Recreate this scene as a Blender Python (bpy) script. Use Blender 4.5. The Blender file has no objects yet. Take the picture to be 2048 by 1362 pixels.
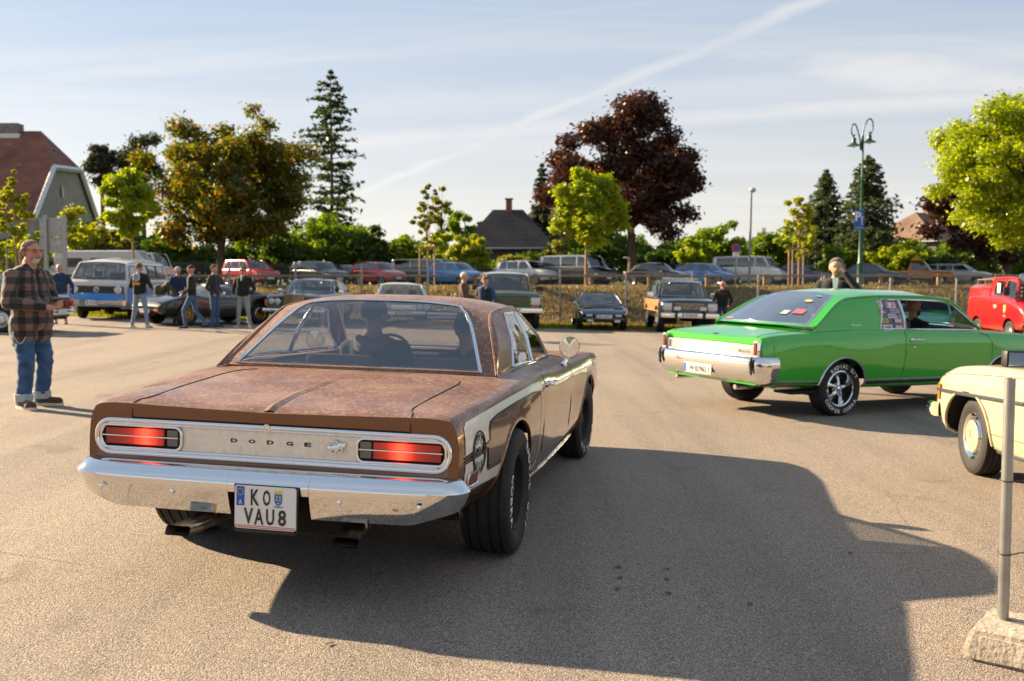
import bpy, bmesh, math, random
import numpy as np
from mathutils import Vector, Matrix

rnd = random.Random(7)
RS = np.random.RandomState(11)
sc = bpy.context.scene
COL = sc.collection
SLOPE = -0.025                      # the car park falls gently towards the right
EYE = 1.54
PX = 1991.0                         # focal length in photo pixels
rad = math.radians

# ------------------------------------------------------------------ camera, sky, sun, exposure
cam_d = bpy.data.cameras.new('camera'); cam = bpy.data.objects.new('camera', cam_d); COL.objects.link(cam)
cam.location = (0, 0, EYE)
cam_d.sensor_width = 36; cam_d.lens = 36*PX/2048
PITCH = math.atan((681-563)/PX)
cam.rotation_euler = (math.pi/2-PITCH, 0, 0)
cam_d.clip_start = .05; cam_d.clip_end = 6000
cam_d.dof.use_dof = True; cam_d.dof.focus_distance = 5.1; cam_d.dof.aperture_fstop = 3.4
sc.camera = cam

SUN_AZ = Vector((-.885, .465, 0)).normalized()
SUN_EL = rad(25)
SUN = Vector((SUN_AZ.x*math.cos(SUN_EL), SUN_AZ.y*math.cos(SUN_EL), math.sin(SUN_EL)))
sun_d = bpy.data.lights.new('sun', 'SUN'); sun_o = bpy.data.objects.new('sun', sun_d); COL.objects.link(sun_o)
sun_d.energy = 5; sun_d.angle = rad(.6); sun_d.color = (1, .77, .50)
sun_o.rotation_euler = (-SUN).to_track_quat('-Z', 'Y').to_euler()
sun_o.location = (-20, 10, 30)

world = bpy.data.worlds.new('World'); sc.world = world; world.use_nodes = True
def make_world():
    nt = world.node_tree; N = nt.nodes; L = nt.links
    for n in list(N): N.remove(n)
    out = N.new('ShaderNodeOutputWorld'); bg = N.new('ShaderNodeBackground'); bg.inputs['Strength'].default_value = .05
    sky = N.new('ShaderNodeTexSky'); sky.sky_type = 'NISHITA'; sky.sun_disc = False
    sky.sun_elevation = SUN_EL; sky.sun_rotation = math.atan2(SUN_AZ.x, SUN_AZ.y)
    sky.air_density = 1.0; sky.dust_density = .6; sky.ozone_density = 1.4; sky.altitude = 200
    tc = N.new('ShaderNodeTexCoord'); sp = N.new('ShaderNodeSeparateXYZ'); L.new(tc.outputs['Generated'], sp.inputs[0])
    def m(op, a, b=None, c=None):
        n = N.new('ShaderNodeMath'); n.operation = op
        for i, v in enumerate((a, b, c)):
            if v is None: continue
            if isinstance(v, (int, float)): n.inputs[i].default_value = v
            else: L.new(v, n.inputs[i])
        return n.outputs[0]
    z = m('ADD', m('MAXIMUM', sp.outputs['Z'], 0), .06)
    px = m('DIVIDE', sp.outputs['X'], z); py = m('DIVIDE', sp.outputs['Y'], z)
    def cloud(rot, sx, sy, scale, lo, hi, det=6, dist=.6):
        cb = N.new('ShaderNodeCombineXYZ'); L.new(px, cb.inputs[0]); L.new(py, cb.inputs[1])
        mp = N.new('ShaderNodeMapping'); mp.vector_type = 'TEXTURE'; mp.inputs['Rotation'].default_value = (0, 0, rot); mp.inputs['Scale'].default_value = (sx, sy, 1)
        L.new(cb.outputs[0], mp.inputs[0])
        no = N.new('ShaderNodeTexNoise'); no.inputs['Scale'].default_value = scale; no.inputs['Detail'].default_value = det
        no.inputs['Roughness'].default_value = .55; no.inputs['Distortion'].default_value = dist
        L.new(mp.outputs[0], no.inputs['Vector'])
        mr = N.new('ShaderNodeMapRange'); mr.interpolation_type = 'SMOOTHSTEP'; mr.inputs[1].default_value = lo; mr.inputs[2].default_value = hi
        L.new(no.outputs[0], mr.inputs[0]); return mr.outputs[0]
    c1 = cloud(rad(8), 5.0, 1.0, .9, .42, .78)
    c2 = cloud(rad(-14), 7.0, .8, 1.7, .48, .80)
    # two long thin streaks of cirrus, as bands in the cloud plane: (azimuth line)
    def streak(nx, ny, off, w, wob):
        cb = N.new('ShaderNodeCombineXYZ'); L.new(px, cb.inputs[0]); L.new(py, cb.inputs[1])
        no = N.new('ShaderNodeTexNoise'); no.inputs['Scale'].default_value = 1.1; no.inputs['Detail'].default_value = 7; no.inputs['Roughness'].default_value = .6
        L.new(cb.outputs[0], no.inputs['Vector'])
        d = m('ADD', m('MULTIPLY', px, nx), m('MULTIPLY', py, ny))
        d = m('ADD', d, m('MULTIPLY', m('SUBTRACT', no.outputs[0], .5), wob))
        d = m('ABSOLUTE', m('SUBTRACT', d, off))
        mr = N.new('ShaderNodeMapRange'); mr.interpolation_type = 'SMOOTHSTEP'; mr.inputs[1].default_value = w; mr.inputs[2].default_value = 0
        L.new(d, mr.inputs[0]); return m('MULTIPLY', mr.outputs[0], m('ADD', m('MULTIPLY', no.outputs[0], 1.5), -.05))
    s1 = streak(*STREAK1); s2 = streak(*STREAK2); s3 = streak(*STREAK3)
    cl = m('MAXIMUM', m('MULTIPLY', m('ADD', m('MULTIPLY', c1, .75), m('MULTIPLY', c2, .40)), .9), m('MAXIMUM', m('MULTIPLY', s1, .9), m('MAXIMUM', m('MULTIPLY', s2, .9), m('MULTIPLY', s3, .5))))
    # a feathery patch on the right
    cb = N.new('ShaderNodeCombineXYZ'); L.new(px, cb.inputs[0]); L.new(py, cb.inputs[1]); no = N.new('ShaderNodeTexNoise'); no.inputs['Scale'].default_value = 2.2; no.inputs['Detail'].default_value = 8; no.inputs['Roughness'].default_value = .62; L.new(cb.outputs[0], no.inputs['Vector'])
    ex = m('DIVIDE', m('SUBTRACT', px, 1.45), .75); ey = m('DIVIDE', m('SUBTRACT', m('ADD', py, m('MULTIPLY', px, -.25)), 3.30), .42)
    dd = m('SQRT', m('ADD', m('MULTIPLY', ex, ex), m('MULTIPLY', ey, ey)))
    pm = N.new('ShaderNodeMapRange'); pm.interpolation_type = 'SMOOTHSTEP'; pm.inputs[1].default_value = 1.1; pm.inputs[2].default_value = .1; L.new(m('ADD', dd, m('MULTIPLY', m('SUBTRACT', no.outputs[0], .5), 1.6)), pm.inputs[0])
    cl = m('MAXIMUM', cl, m('MULTIPLY', pm.outputs[0], .8))
    cl = m('MINIMUM', cl, .9)
    # thin high veil that whitens towards the horizon and round the sun, cirrus on top of it
    bw = N.new('ShaderNodeRGBToBW'); L.new(sky.outputs[0], bw.inputs[0])
    glow = m('ADD', m('MULTIPLY', m('MINIMUM', bw.outputs[0], 12), .035), .86)
    hz = N.new('ShaderNodeMapRange'); hz.interpolation_type = 'SMOOTHSTEP'; hz.inputs[1].default_value = .0; hz.inputs[2].default_value = .34; L.new(sp.outputs['Z'], hz.inputs[0])
    def scaled(c):
        n = N.new('ShaderNodeVectorMath'); n.operation = 'SCALE'
        if isinstance(c, tuple): n.inputs[0].default_value = c
        else: L.new(c, n.inputs[0])
        L.new(glow, n.inputs['Scale']); return n.outputs[0]
    def mixc(f, a, b):
        n = N.new('ShaderNodeMix'); n.data_type = 'RGBA'
        for i, v in ((0, f), (6, a), (7, b)):
            if isinstance(v, tuple): n.inputs[i].default_value = (*v, 1)
            elif isinstance(v, float): n.inputs[i].default_value = v
            else: L.new(v, n.inputs[i])
        return n.outputs[2]
    veil = mixc(hz.outputs[0], (4.75, 4.35, 4.0), (2.6, 3.3, 4.3))
    base = mixc(.78, sky.outputs[0], scaled(veil))
    fin = mixc(cl, base, scaled((5.0, 4.95, 4.95)))
    L.new(fin, bg.inputs[0]); L.new(bg.outputs[0], out.inputs[0])
STREAK1 = (.897, .443, 2.08, .10, .24); STREAK2 = (.35, .937, 4.45, .30, .30); STREAK3 = (.156, .988, 4.07, .5, .8)
make_world()
vs = sc.view_settings; vs.view_transform = 'Standard'; vs.look = 'None'; vs.gamma = 1; vs.exposure = 1.82
try: vs.use_curve_mapping = False
except Exception: pass
sc.cycles.max_bounces = 10; sc.cycles.transparent_max_bounces = 24; sc.cycles.glossy_bounces = 5; sc.cycles.diffuse_bounces = 3
sc.cycles.transmission_bounces = 6; sc.cycles.use_denoising = True; sc.cycles.caustics_reflective = False; sc.cycles.caustics_refractive = False
sc.cycles.sample_clamp_indirect = 6

# ------------------------------------------------------------------ helpers: pixels and the sloping ground
def gz(x, y=0): return SLOPE*max(-30., min(30., x))
_F = Vector((0, math.cos(PITCH), -math.sin(PITCH))); _D = Vector((0, -math.sin(PITCH), -math.cos(PITCH)))
def ray(px, py): return _F + Vector((1, 0, 0))*((px-1024)/PX) + _D*((py-681)/PX)
def at(px, py, Y):                   # the point seen at a photo pixel, at distance Y
    d = ray(px, py); return Vector((0, 0, EYE)) + d*(Y/d.y)
def on_lot(px, py):
    d = ray(px, py); t = -EYE/(d.z-SLOPE*d.x); return Vector((0, 0, EYE))+d*t

# ------------------------------------------------------------------ helpers: materials
MATS = {}
def mat(name, col, r=.5, m=0., coat=0., noise=None, bump=None, emit=0., alpha=None, trans=0., col2=None, spec=.5, sheen=0.):
    """plain procedural material: colour with a noise mottle (scale, amount) and a relief (scale, strength)"""
    if name in MATS: return MATS[name]
    M = bpy.data.materials.new(name); M.use_nodes = True; MATS[name] = M
    nt = M.node_tree; N = nt.nodes; L = nt.links; b = N['Principled BSDF']
    b.inputs['Base Color'].default_value = (*col, 1); b.inputs['Roughness'].default_value = r; b.inputs['Metallic'].default_value = m
    b.inputs['Coat Weight'].default_value = coat; b.inputs['Coat Roughness'].default_value = .04
    b.inputs['Specular IOR Level'].default_value = spec
    if sheen: b.inputs['Sheen Weight'].default_value = sheen
    if emit: b.inputs['Emission Color'].default_value = (*col, 1); b.inputs['Emission Strength'].default_value = emit
    if trans: b.inputs['Transmission Weight'].default_value = trans
    tc = N.new('ShaderNodeTexCoord')
    if noise:
        no = N.new('ShaderNodeTexNoise'); no.inputs['Scale'].default_value = noise[0]; no.inputs['Detail'].default_value = 5
        L.new(tc.outputs['Object'], no.inputs['Vector'])
        mx = N.new('ShaderNodeMix'); mx.data_type = 'RGBA'
        c2 = col2 if col2 else tuple(min(1, c*(1+noise[1])) for c in col); c1 = col if col2 else tuple(c*(1-noise[1]) for c in col)
        mx.inputs[6].default_value = (*c1, 1); mx.inputs[7].default_value = (*c2, 1)
        mr = N.new('ShaderNodeMapRange'); mr.inputs[1].default_value = .3; mr.inputs[2].default_value = .7
        L.new(no.outputs[0], mr.inputs[0]); L.new(mr.outputs[0], mx.inputs[0]); L.new(mx.outputs[2], b.inputs['Base Color'])
    if bump:
        nb = N.new('ShaderNodeTexNoise'); nb.inputs['Scale'].default_value = bump[0]; nb.inputs['Detail'].default_value = 4
        L.new(tc.outputs['Object'], nb.inputs['Vector'])
        bp = N.new('ShaderNodeBump'); bp.inputs['Strength'].default_value = bump[1]; bp.inputs['Distance'].default_value = .01
        L.new(nb.outputs[0], bp.inputs['Height']); L.new(bp.outputs[0], b.inputs['Normal'])
    return M
def glass(name, tint=(.75, .8, .78), clear=.9, rough=0.):
    if name in MATS: return MATS[name]
    M = bpy.data.materials.new(name); M.use_nodes = True; MATS[name] = M
    nt = M.node_tree; N = nt.nodes; L = nt.links
    for n in list(N): N.remove(n)
    o = N.new('ShaderNodeOutputMaterial'); mx = N.new('ShaderNodeMixShader'); tr = N.new('ShaderNodeBsdfTransparent'); gl = N.new('ShaderNodeBsdfGlossy')
    ge = N.new('ShaderNodeNewGeometry'); dt = N.new('ShaderNodeVectorMath'); dt.operation = 'DOT_PRODUCT'; L.new(ge.outputs['Incoming'], dt.inputs[0]); L.new(ge.outputs['Normal'], dt.inputs[1])
    def mm(op, a, b=None):
        n = N.new('ShaderNodeMath'); n.operation = op
        for i, v in enumerate((a, b)):
            if v is None: continue
            if isinstance(v, (int, float)): n.inputs[i].default_value = v
            else: L.new(v, n.inputs[i])
        return n.outputs[0]
    f_ = mm('ADD', mm('MULTIPLY', mm('POWER', mm('SUBTRACT', 1, mm('ABSOLUTE', dt.outputs['Value'])), 5), .92), .05)     # thin pane, both faces
    ad = N.new('ShaderNodeMath'); ad.operation = 'ADD'; ad.inputs[1].default_value = 1-clear; ad.use_clamp = True
    tr.inputs[0].default_value = (*tint, 1); gl.inputs['Roughness'].default_value = rough; gl.inputs[0].default_value = (.95, .97, 1, 1)
    L.new(f_, ad.inputs[0]); L.new(ad.outputs[0], mx.inputs[0]); L.new(tr.outputs[0], mx.inputs[1]); L.new(gl.outputs[0], mx.inputs[2]); L.new(mx.outputs[0], o.inputs[0])
    return M
def chrome(): return mat('chrome', (.78, .78, .78), .06, 1, bump=(9, .02))
def rubber(): return mat('rubber', (.013, .012, .012), .75, noise=(30, .3))
def black(): return mat('black_plastic', (.012, .012, .012), .5)
def void(): return mat('dark_inside', (.006, .006, .006), .9)
def white(): return mat('white_print', (.72, .70, .66), .5)

# ------------------------------------------------------------------ helpers: meshes
def pchip(xs, ys, x):
    xs = np.asarray(xs, float); ys = np.asarray(ys, float); x = np.asarray(x, float)
    if len(xs) == 2: return ys[0]+(ys[1]-ys[0])*np.clip((x-xs[0])/(xs[1]-xs[0]), 0, 1)
    h = np.diff(xs); d = np.diff(ys)/h; m = np.zeros(len(xs))
    m[0], m[-1] = d[0], d[-1]
    for i in range(1, len(xs)-1):
        if d[i-1]*d[i] > 0:
            w1 = 2*h[i]+h[i-1]; w2 = h[i]+2*h[i-1]; m[i] = (w1+w2)/(w1/d[i-1]+w2/d[i])
    x = np.clip(x, xs[0], xs[-1]); i = np.clip(np.searchsorted(xs, x)-1, 0, len(xs)-2); t = (x-xs[i])/h[i]
    return ((1+2*t)*(1-t)**2*ys[i]+t*(1-t)**2*h[i]*m[i]+t*t*(3-2*t)*ys[i+1]+t*t*(t-1)*h[i]*m[i+1])

class G:
    """collects geometry for ONE mesh object"""
    def __init__(s): s.v = []; s.f = []; s.m = []
    def add(s, V, F, mi=0):
        n = len(s.v); s.v.extend([tuple(map(float, p)) for p in V]); s.f.extend([tuple(int(i)+n for i in f) for f in F]); s.m.extend([mi]*len(F)); return s
    def box(s, c, d, rot=None, mi=0, bev=0):
        hx, hy, hz = d[0]/2, d[1]/2, d[2]/2
        if not bev:
            V = [(sx*hx, sy*hy, sz*hz) for sx in (-1, 1) for sy in (-1, 1) for sz in (-1, 1)]
            F = [(0, 1, 3, 2), (4, 6, 7, 5), (0, 4, 5, 1), (2, 3, 7, 6), (0, 2, 6, 4), (1, 5, 7, 3)]
        else:
            bm = bmesh.new(); bmesh.ops.create_cube(bm, size=1)
            for v in bm.verts: v.co = Vector((v.co.x*d[0], v.co.y*d[1], v.co.z*d[2]))
            bmesh.ops.bevel(bm, geom=bm.edges[:], offset=bev, segments=2, profile=.6, affect='EDGES', clamp_overlap=True)
            bm.verts.index_update(); V = [v.co[:] for v in bm.verts]; F = [[v.index for v in f.verts] for f in bm.faces]; bm.free()
        if rot is not None:
            R = rot if isinstance(rot, Matrix) else Matrix.Rotation(rot[2], 3, 'Z') @ Matrix.Rotation(rot[1], 3, 'Y') @ Matrix.Rotation(rot[0], 3, 'X')
            V = [R @ Vector(p) for p in V]
        return s.add([(p[0]+c[0], p[1]+c[1], p[2]+c[2]) for p in V], F, mi)
    def grid(s, P, mi=0, cu=False, cv=False, flip=False, keep=None):
        P = np.asarray(P, float); a, b = P.shape[:2]; F = []
        for i in range(a if cu else a-1):
            for j in range(b if cv else b-1):
                if keep is not None and not keep[i][j]: continue
                q = (i*b+j, i*b+(j+1) % b, ((i+1) % a)*b+(j+1) % b, ((i+1) % a)*b+j)
                F.append(q[::-1] if flip else q)
        return s.add(P.reshape(-1, 3), F, mi)
    def tube(s, path, r, n=8, closed=False, caps=True, mi=0, flat=None):
        pts = [Vector(p) for p in path]; k = len(pts); rr = r if hasattr(r, '__len__') else [r]*k
        rings = []; prev = None
        for i in range(k):
            if closed: t = pts[(i+1) % k]-pts[i-1]
            else: t = pts[min(i+1, k-1)]-pts[max(i-1, 0)]
            t = t.normalized() if t.length > 1e-9 else Vector((0, 0, 1))
            if prev is None:
                a = Vector((0, 0, 1)) if abs(t.z) < .9 else Vector((1, 0, 0)); u = t.cross(a).normalized()
            else:
                u = prev-t*prev.dot(t); u = u.normalized() if u.length > 1e-6 else t.orthogonal().normalized()
            prev = u; w = t.cross(u)
            fl = flat or 1.
            rings.append([pts[i]+(u*math.cos(2*math.pi*j/n)+w*math.sin(2*math.pi*j/n)*fl)*rr[i] for j in range(n)])
        s.grid(np.array([[p[:] for p in R] for R in rings]), mi, cu=closed, cv=True)
        if caps and not closed:
            b = len(s.v)-k*n; s.f.append(tuple(b+j for j in range(n))[::-1]); s.f.append(tuple(b+(k-1)*n+j for j in range(n))); s.m += [mi, mi]
        return s
    def lathe(s, prof, n=24, axis='z', c=(0, 0, 0), mi=0, arc=None):
        P = []
        for r, h in prof:
            row = []
            for j in range(n):
                a = 2*math.pi*j/n; p = (r*math.cos(a), r*math.sin(a), h)
                if axis == 'x': p = (p[2], p[0], p[1])
                elif axis == 'y': p = (p[1], p[2], p[0])
                row.append((p[0]+c[0], p[1]+c[1], p[2]+c[2]))
            P.append(row)
        return s.grid(np.array(P), mi, cv=True)
    def poly(s, pts, mi=0): return s.add(pts, [tuple(range(len(pts)))], mi)
    def prism(s, pts, fn, d0, d1, mi=0):
        """outline pts (a,b) pushed from depth d0 to d1; fn(a,b,d)->xyz"""
        n = len(pts); V = [fn(a, b, d0) for a, b in pts]+[fn(a, b, d1) for a, b in pts]
        F = [tuple(range(n))[::-1], tuple(range(n, 2*n))]+[(i, (i+1) % n, n+(i+1) % n, n+i) for i in range(n)]
        return s.add(V, F, mi)
    def ball(s, c, r, n=12, mi=0):
        rx, ry, rz = r if hasattr(r, '__len__') else (r, r, r)
        P = [[(c[0]+rx*math.sin(math.pi*i/n)*math.cos(2*math.pi*j/n), c[1]+ry*math.sin(math.pi*i/n)*math.sin(2*math.pi*j/n), c[2]-rz*math.cos(math.pi*i/n)) for j in range(n)] for i in range(n+1)]
        return s.grid(np.array(P), mi, cv=True)
    def mesh(s, name, mats, smooth=35):
        used = sorted({i for f in s.f for i in f})
        if len(used) < len(s.v):
            rm = {a: b for b, a in enumerate(used)}; s.v = [s.v[i] for i in used]; s.f = [tuple(rm[i] for i in f) for f in s.f]
        me = bpy.data.meshes.new(name); me.from_pydata(s.v, [], s.f)
        for m in (mats if isinstance(mats, (list, tuple)) else [mats]): me.materials.append(m)
        if any(s.m): me.polygons.foreach_set('material_index', s.m)
        if smooth:
            me.polygons.foreach_set('use_smooth', [True]*len(s.f))
            me.set_sharp_from_angle(angle=rad(smooth))
        me.update(); return me
    def o(s, name, mats, parent=None, smooth=35, fix=True):
        me = s.mesh(name, mats, smooth); ob = bpy.data.objects.new(name, me); COL.objects.link(ob)
        if parent is not None: ob.parent = parent
        return ob
def fixn(ob):
    bm = bmesh.new(); bm.from_mesh(ob.data); bmesh.ops.recalc_face_normals(bm, faces=bm.faces[:]); bm.to_mesh(ob.data); bm.free(); return ob

def tag(o, label=None, cat=None, group=None, kind=None):
    if label: o['label'] = label
    if cat: o['category'] = cat
    if group: o['group'] = group
    if kind: o['kind'] = kind
    return o
def thing(name, label, cat, loc=(0, 0, 0), yaw=0, group=None, tilt=False):
    """Empty at the thing's base; yaw is clockwise from +Y (the way a car points); tilt lays it on the sloping car park"""
    o = bpy.data.objects.new(name, None); COL.objects.link(o); o.empty_display_size = .2
    if tilt:
        d = Vector((math.sin(yaw), math.cos(yaw), SLOPE*math.sin(yaw))).normalized()
        r = Vector((math.cos(yaw), -math.sin(yaw), SLOPE*math.cos(yaw))); r = (r-d*r.dot(d)).normalized(); u = r.cross(d)
        M = Matrix((r, d, u)).transposed().to_4x4(); M.translation = Vector(loc); o.matrix_world = M
    else:
        o.location = loc; o.rotation_euler = (0, 0, -yaw)
    return tag(o, label, cat, group)
def clone(o, parent=None):
    c = o.copy(); COL.objects.link(c)
    if parent is not None: c.parent = parent
    for ch in list(o.children): clone(ch, c)
    return c

_TX = {}
def text(s, h, w=None, bold=0., res=2):
    """outline letters as flat triangles centred on 0,0: cap height h, total width w if given"""
    k = (s, round(bold, 3))
    if k not in _TX:
        cu = bpy.data.curves.new('lettering', 'FONT'); cu.body = s; cu.size = 1; cu.offset = bold; cu.resolution_u = res; cu.align_x = 'CENTER'
        ob = bpy.data.objects.new('lettering', cu); COL.objects.link(ob)
        bpy.context.view_layer.update()
        me = bpy.data.meshes.new_from_object(ob.evaluated_get(bpy.context.evaluated_depsgraph_get()))
        V = np.array([v.co[:2] for v in me.vertices]); F = [tuple(p.vertices) for p in me.polygons]
        bpy.data.objects.remove(ob); bpy.data.curves.remove(cu); bpy.data.meshes.remove(me)
        lo, hi = V.min(0), V.max(0); V = V-(lo+hi)/2; _TX[k] = (V, F, hi-lo)
    V, F, sz = _TX[k]
    sy = h/sz[1]; sx = w/sz[0] if w else sy
    return V*np.array([sx, sy]), F
def put(g, vf, fn, mi=0):
    V, F = vf; g.add([fn(a, b) for a, b in V], F, mi)
def rrect(x0, y0, x1, y1, r, n=4):
    P = []
    for cx, cy, a0 in ((x1-r, y1-r, 0), (x0+r, y1-r, 90), (x0+r, y0+r, 180), (x1-r, y0+r, 270)):
        for i in range(n+1):
            a = rad(a0+90*i/n); P.append((cx+r*math.cos(a), cy+r*math.sin(a)))
    return P
def decal(g, poly, fn, step=.04, mi=0):
    """flat outline (a,b) cut into small cells and laid on a curved surface by fn(a,b)"""
    bm = bmesh.new(); vs_ = [bm.verts.new((a, b, 0)) for a, b in poly]; f = bm.faces.new(vs_)
    bmesh.ops.triangulate(bm, faces=[f])
    A = np.array(poly)
    for ax in (0, 1):
        lo, hi = A[:, ax].min(), A[:, ax].max(); k = int((hi-lo)/step)
        for i in range(1, k+1):
            co = Vector((0, 0, 0)); co[ax] = lo+(hi-lo)*i/(k+1); no = Vector((0, 0, 0)); no[ax] = 1
            bmesh.ops.bisect_plane(bm, geom=bm.verts[:]+bm.edges[:]+bm.faces[:], plane_co=co, plane_no=no)
    bm.verts.index_update()
    g.add([fn(v.co.x, v.co.y) for v in bm.verts], [[v.index for v in q.verts] for q in bm.faces], mi); bm.free()
def ring_text(g, s, r, h, a_mid, fn, per=None, inward=False, bold=.02, mi=0):
    """letters set round a circle; fn(a,b): point in the wheel's plane"""
    n = len(s); step = per if per else h*.95/r
    for i, ch in enumerate(s):
        if ch == ' ': continue
        a = a_mid+(i-(n-1)/2)*step*(-1 if not inward else 1)
        V, F = text(ch, h, bold=bold)
        def q(u, v, a=a):
            rr = r+v if not inward else r-v
            uu = u if not inward else -u
            ang = a-uu/r
            return fn(rr*math.cos(ang), rr*math.sin(ang))
        put(g, (V, F), q, mi)

# ------------------------------------------------------------------ car building kit (x right, y forward from the rear bumper, z up)
class Body:
    """body shell lofted through cross-sections: keys = [(y, [(x,z)...bottom to centre])]"""
    def __init__(s, keys, ny=60, sub=4):
        ky = [k[0] for k in keys]; C = np.array([k[1] for k in keys]); K = C.shape[1]
        ys = np.linspace(ky[0], ky[-1], ny)
        s.ys = np.unique(np.round(np.concatenate([ys, ky]), 4)); s.K = K; s.sub = sub
        P = np.stack([[pchip(ky, C[:, k, a], s.ys) for k in range(K)] for a in (0, 1)], -1)      # K,ny,2
        P = P.transpose(1, 0, 2); t = np.linspace(0, K-1, (K-1)*sub+1); idx = np.arange(K)
        R = np.zeros((len(s.ys), len(t), 3))
        for j in range(len(s.ys)):
            R[j, :, 0] = pchip(idx, P[j, :, 0], t); R[j, :, 2] = pchip(idx, P[j, :, 1], t); R[j, :, 1] = s.ys[j]
        s.R = R; s.sh = 5*sub
    def _row(s, y):
        y = min(max(y, s.ys[0]), s.ys[-1]); j = min(max(np.searchsorted(s.ys, y)-1, 0), len(s.ys)-2); f = (y-s.ys[j])/(s.ys[j+1]-s.ys[j])
        return s.R[j]*(1-f)+s.R[j+1]*f
    def x(s, y, z):
        r = s._row(y)[:s.sh+1]; return float(np.interp(z, r[:, 2], r[:, 0]))
    def top(s, y, x):
        r = s._row(y)[s.sh:]; return float(np.interp(x, r[::-1, 0], r[::-1, 2]))
    def build(s, root, paint, arches=(), hole=None, caps=(True, True), name='body', smooth=28):
        R = s.R.copy(); ny, nm = R.shape[:2]
        keep = np.ones((ny-1, nm-1), bool)
        cen = (R[:-1, :-1]+R[1:, :-1]+R[:-1, 1:]+R[1:, 1:])/4; side = np.arange(nm-1)[None, :] < s.sh
        for yc, zc, r in arches:
            keep &= ~(((cen[..., 1]-yc)**2+(cen[..., 2]-zc)**2 < r*r) & side)
        if hole:
            ya, yb, xi = hole; keep &= ~((cen[..., 1] > ya) & (cen[..., 1] < yb) & (cen[..., 0] < xi) & ~side)
        kp = np.zeros((ny, nm), bool); dl = np.zeros((ny, nm), bool)
        for a in (0, 1):
            for b in (0, 1):
                kp[a:ny-1+a, b:nm-1+b] |= keep; dl[a:ny-1+a, b:nm-1+b] |= ~keep
        bd = kp & dl
        for yc, zc, r in arches:
            dy = R[..., 1]-yc; dz = R[..., 2]-zc; d = np.sqrt(dy*dy+dz*dz)+1e-9
            mk = bd & (abs(d-r) < .12) & (np.arange(nm)[None, :] <= s.sh)
            R[..., 1] = np.where(mk, yc+dy/d*r, R[..., 1]); R[..., 2] = np.where(mk, zc+dz/d*r, R[..., 2])
        g = G(); g.grid(R, keep=keep); Lf = R.copy(); Lf[..., 0] *= -1; g.grid(Lf, keep=keep, flip=True)
        for e, on in ((0, caps[0]), (-1, caps[1])):
            if on:
                o = [tuple(p) for p in R[e]]+[(-p[0], p[1], p[2]) for p in R[e][::-1][1:]]
                g.poly(o if e == -1 else o[::-1])
        ob = g.o(name, paint, root, smooth)
        bm = bmesh.new(); bm.from_mesh(ob.data); bmesh.ops.remove_doubles(bm, verts=bm.verts[:], dist=.0008); bm.to_mesh(ob.data); bm.free()
        if smooth: ob.data.set_sharp_from_angle(angle=rad(smooth))
        # wheel housings and the floor pan: dark inner skins
        g = G()
        for yc, zc, r in arches:
            for sx in (-1, 1):
                aa = np.linspace(-.25, math.pi+.25, 20); xo = s.x(yc, zc)
                xs = [min(s.x(yc+r*math.cos(a), zc+r*math.sin(a)), xo)-.018 for a in aa]
                P = [[(sx*(xx if k == 0 else xo*.42), yc+(r+.006)*math.cos(a), zc+(r+.006)*math.sin(a)) for a, xx in zip(aa, xs)] for k in (0, 1)]
                g.grid(np.array(P)); g.poly([P[1][i] for i in range(20)])
        zf = float(s.R[:, 0, 2].min())+.05; xf = float(s.R[len(s.ys)//2, 0, 0])*.8
        g.box((0, (s.ys[0]+s.ys[-1])/2, zf+.05), (xf*1.0, s.ys[-1]-s.ys[0]-.3, .1))
        g.o('underbody', void(), root, 0)
        return ob
def std(L, W, prof):
    """generic sections from rows (y, width factor, sill z, shoulder z, top z)"""
    w = W/2; out = []
    for y, f, z0, zs, zt in prof:
        a = w*f; mid = z0+(zs-z0)*.55
        out.append((y, [(.80*a, z0), (.93*a, z0+.04), (.98*a, z0+.14), (a, mid), (.995*a, zs-.10), (.955*a, zs), (.85*a, zs+.6*(zt-zs)), (.5*a, zt), (0, zt+.012)]))
    return out

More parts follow.
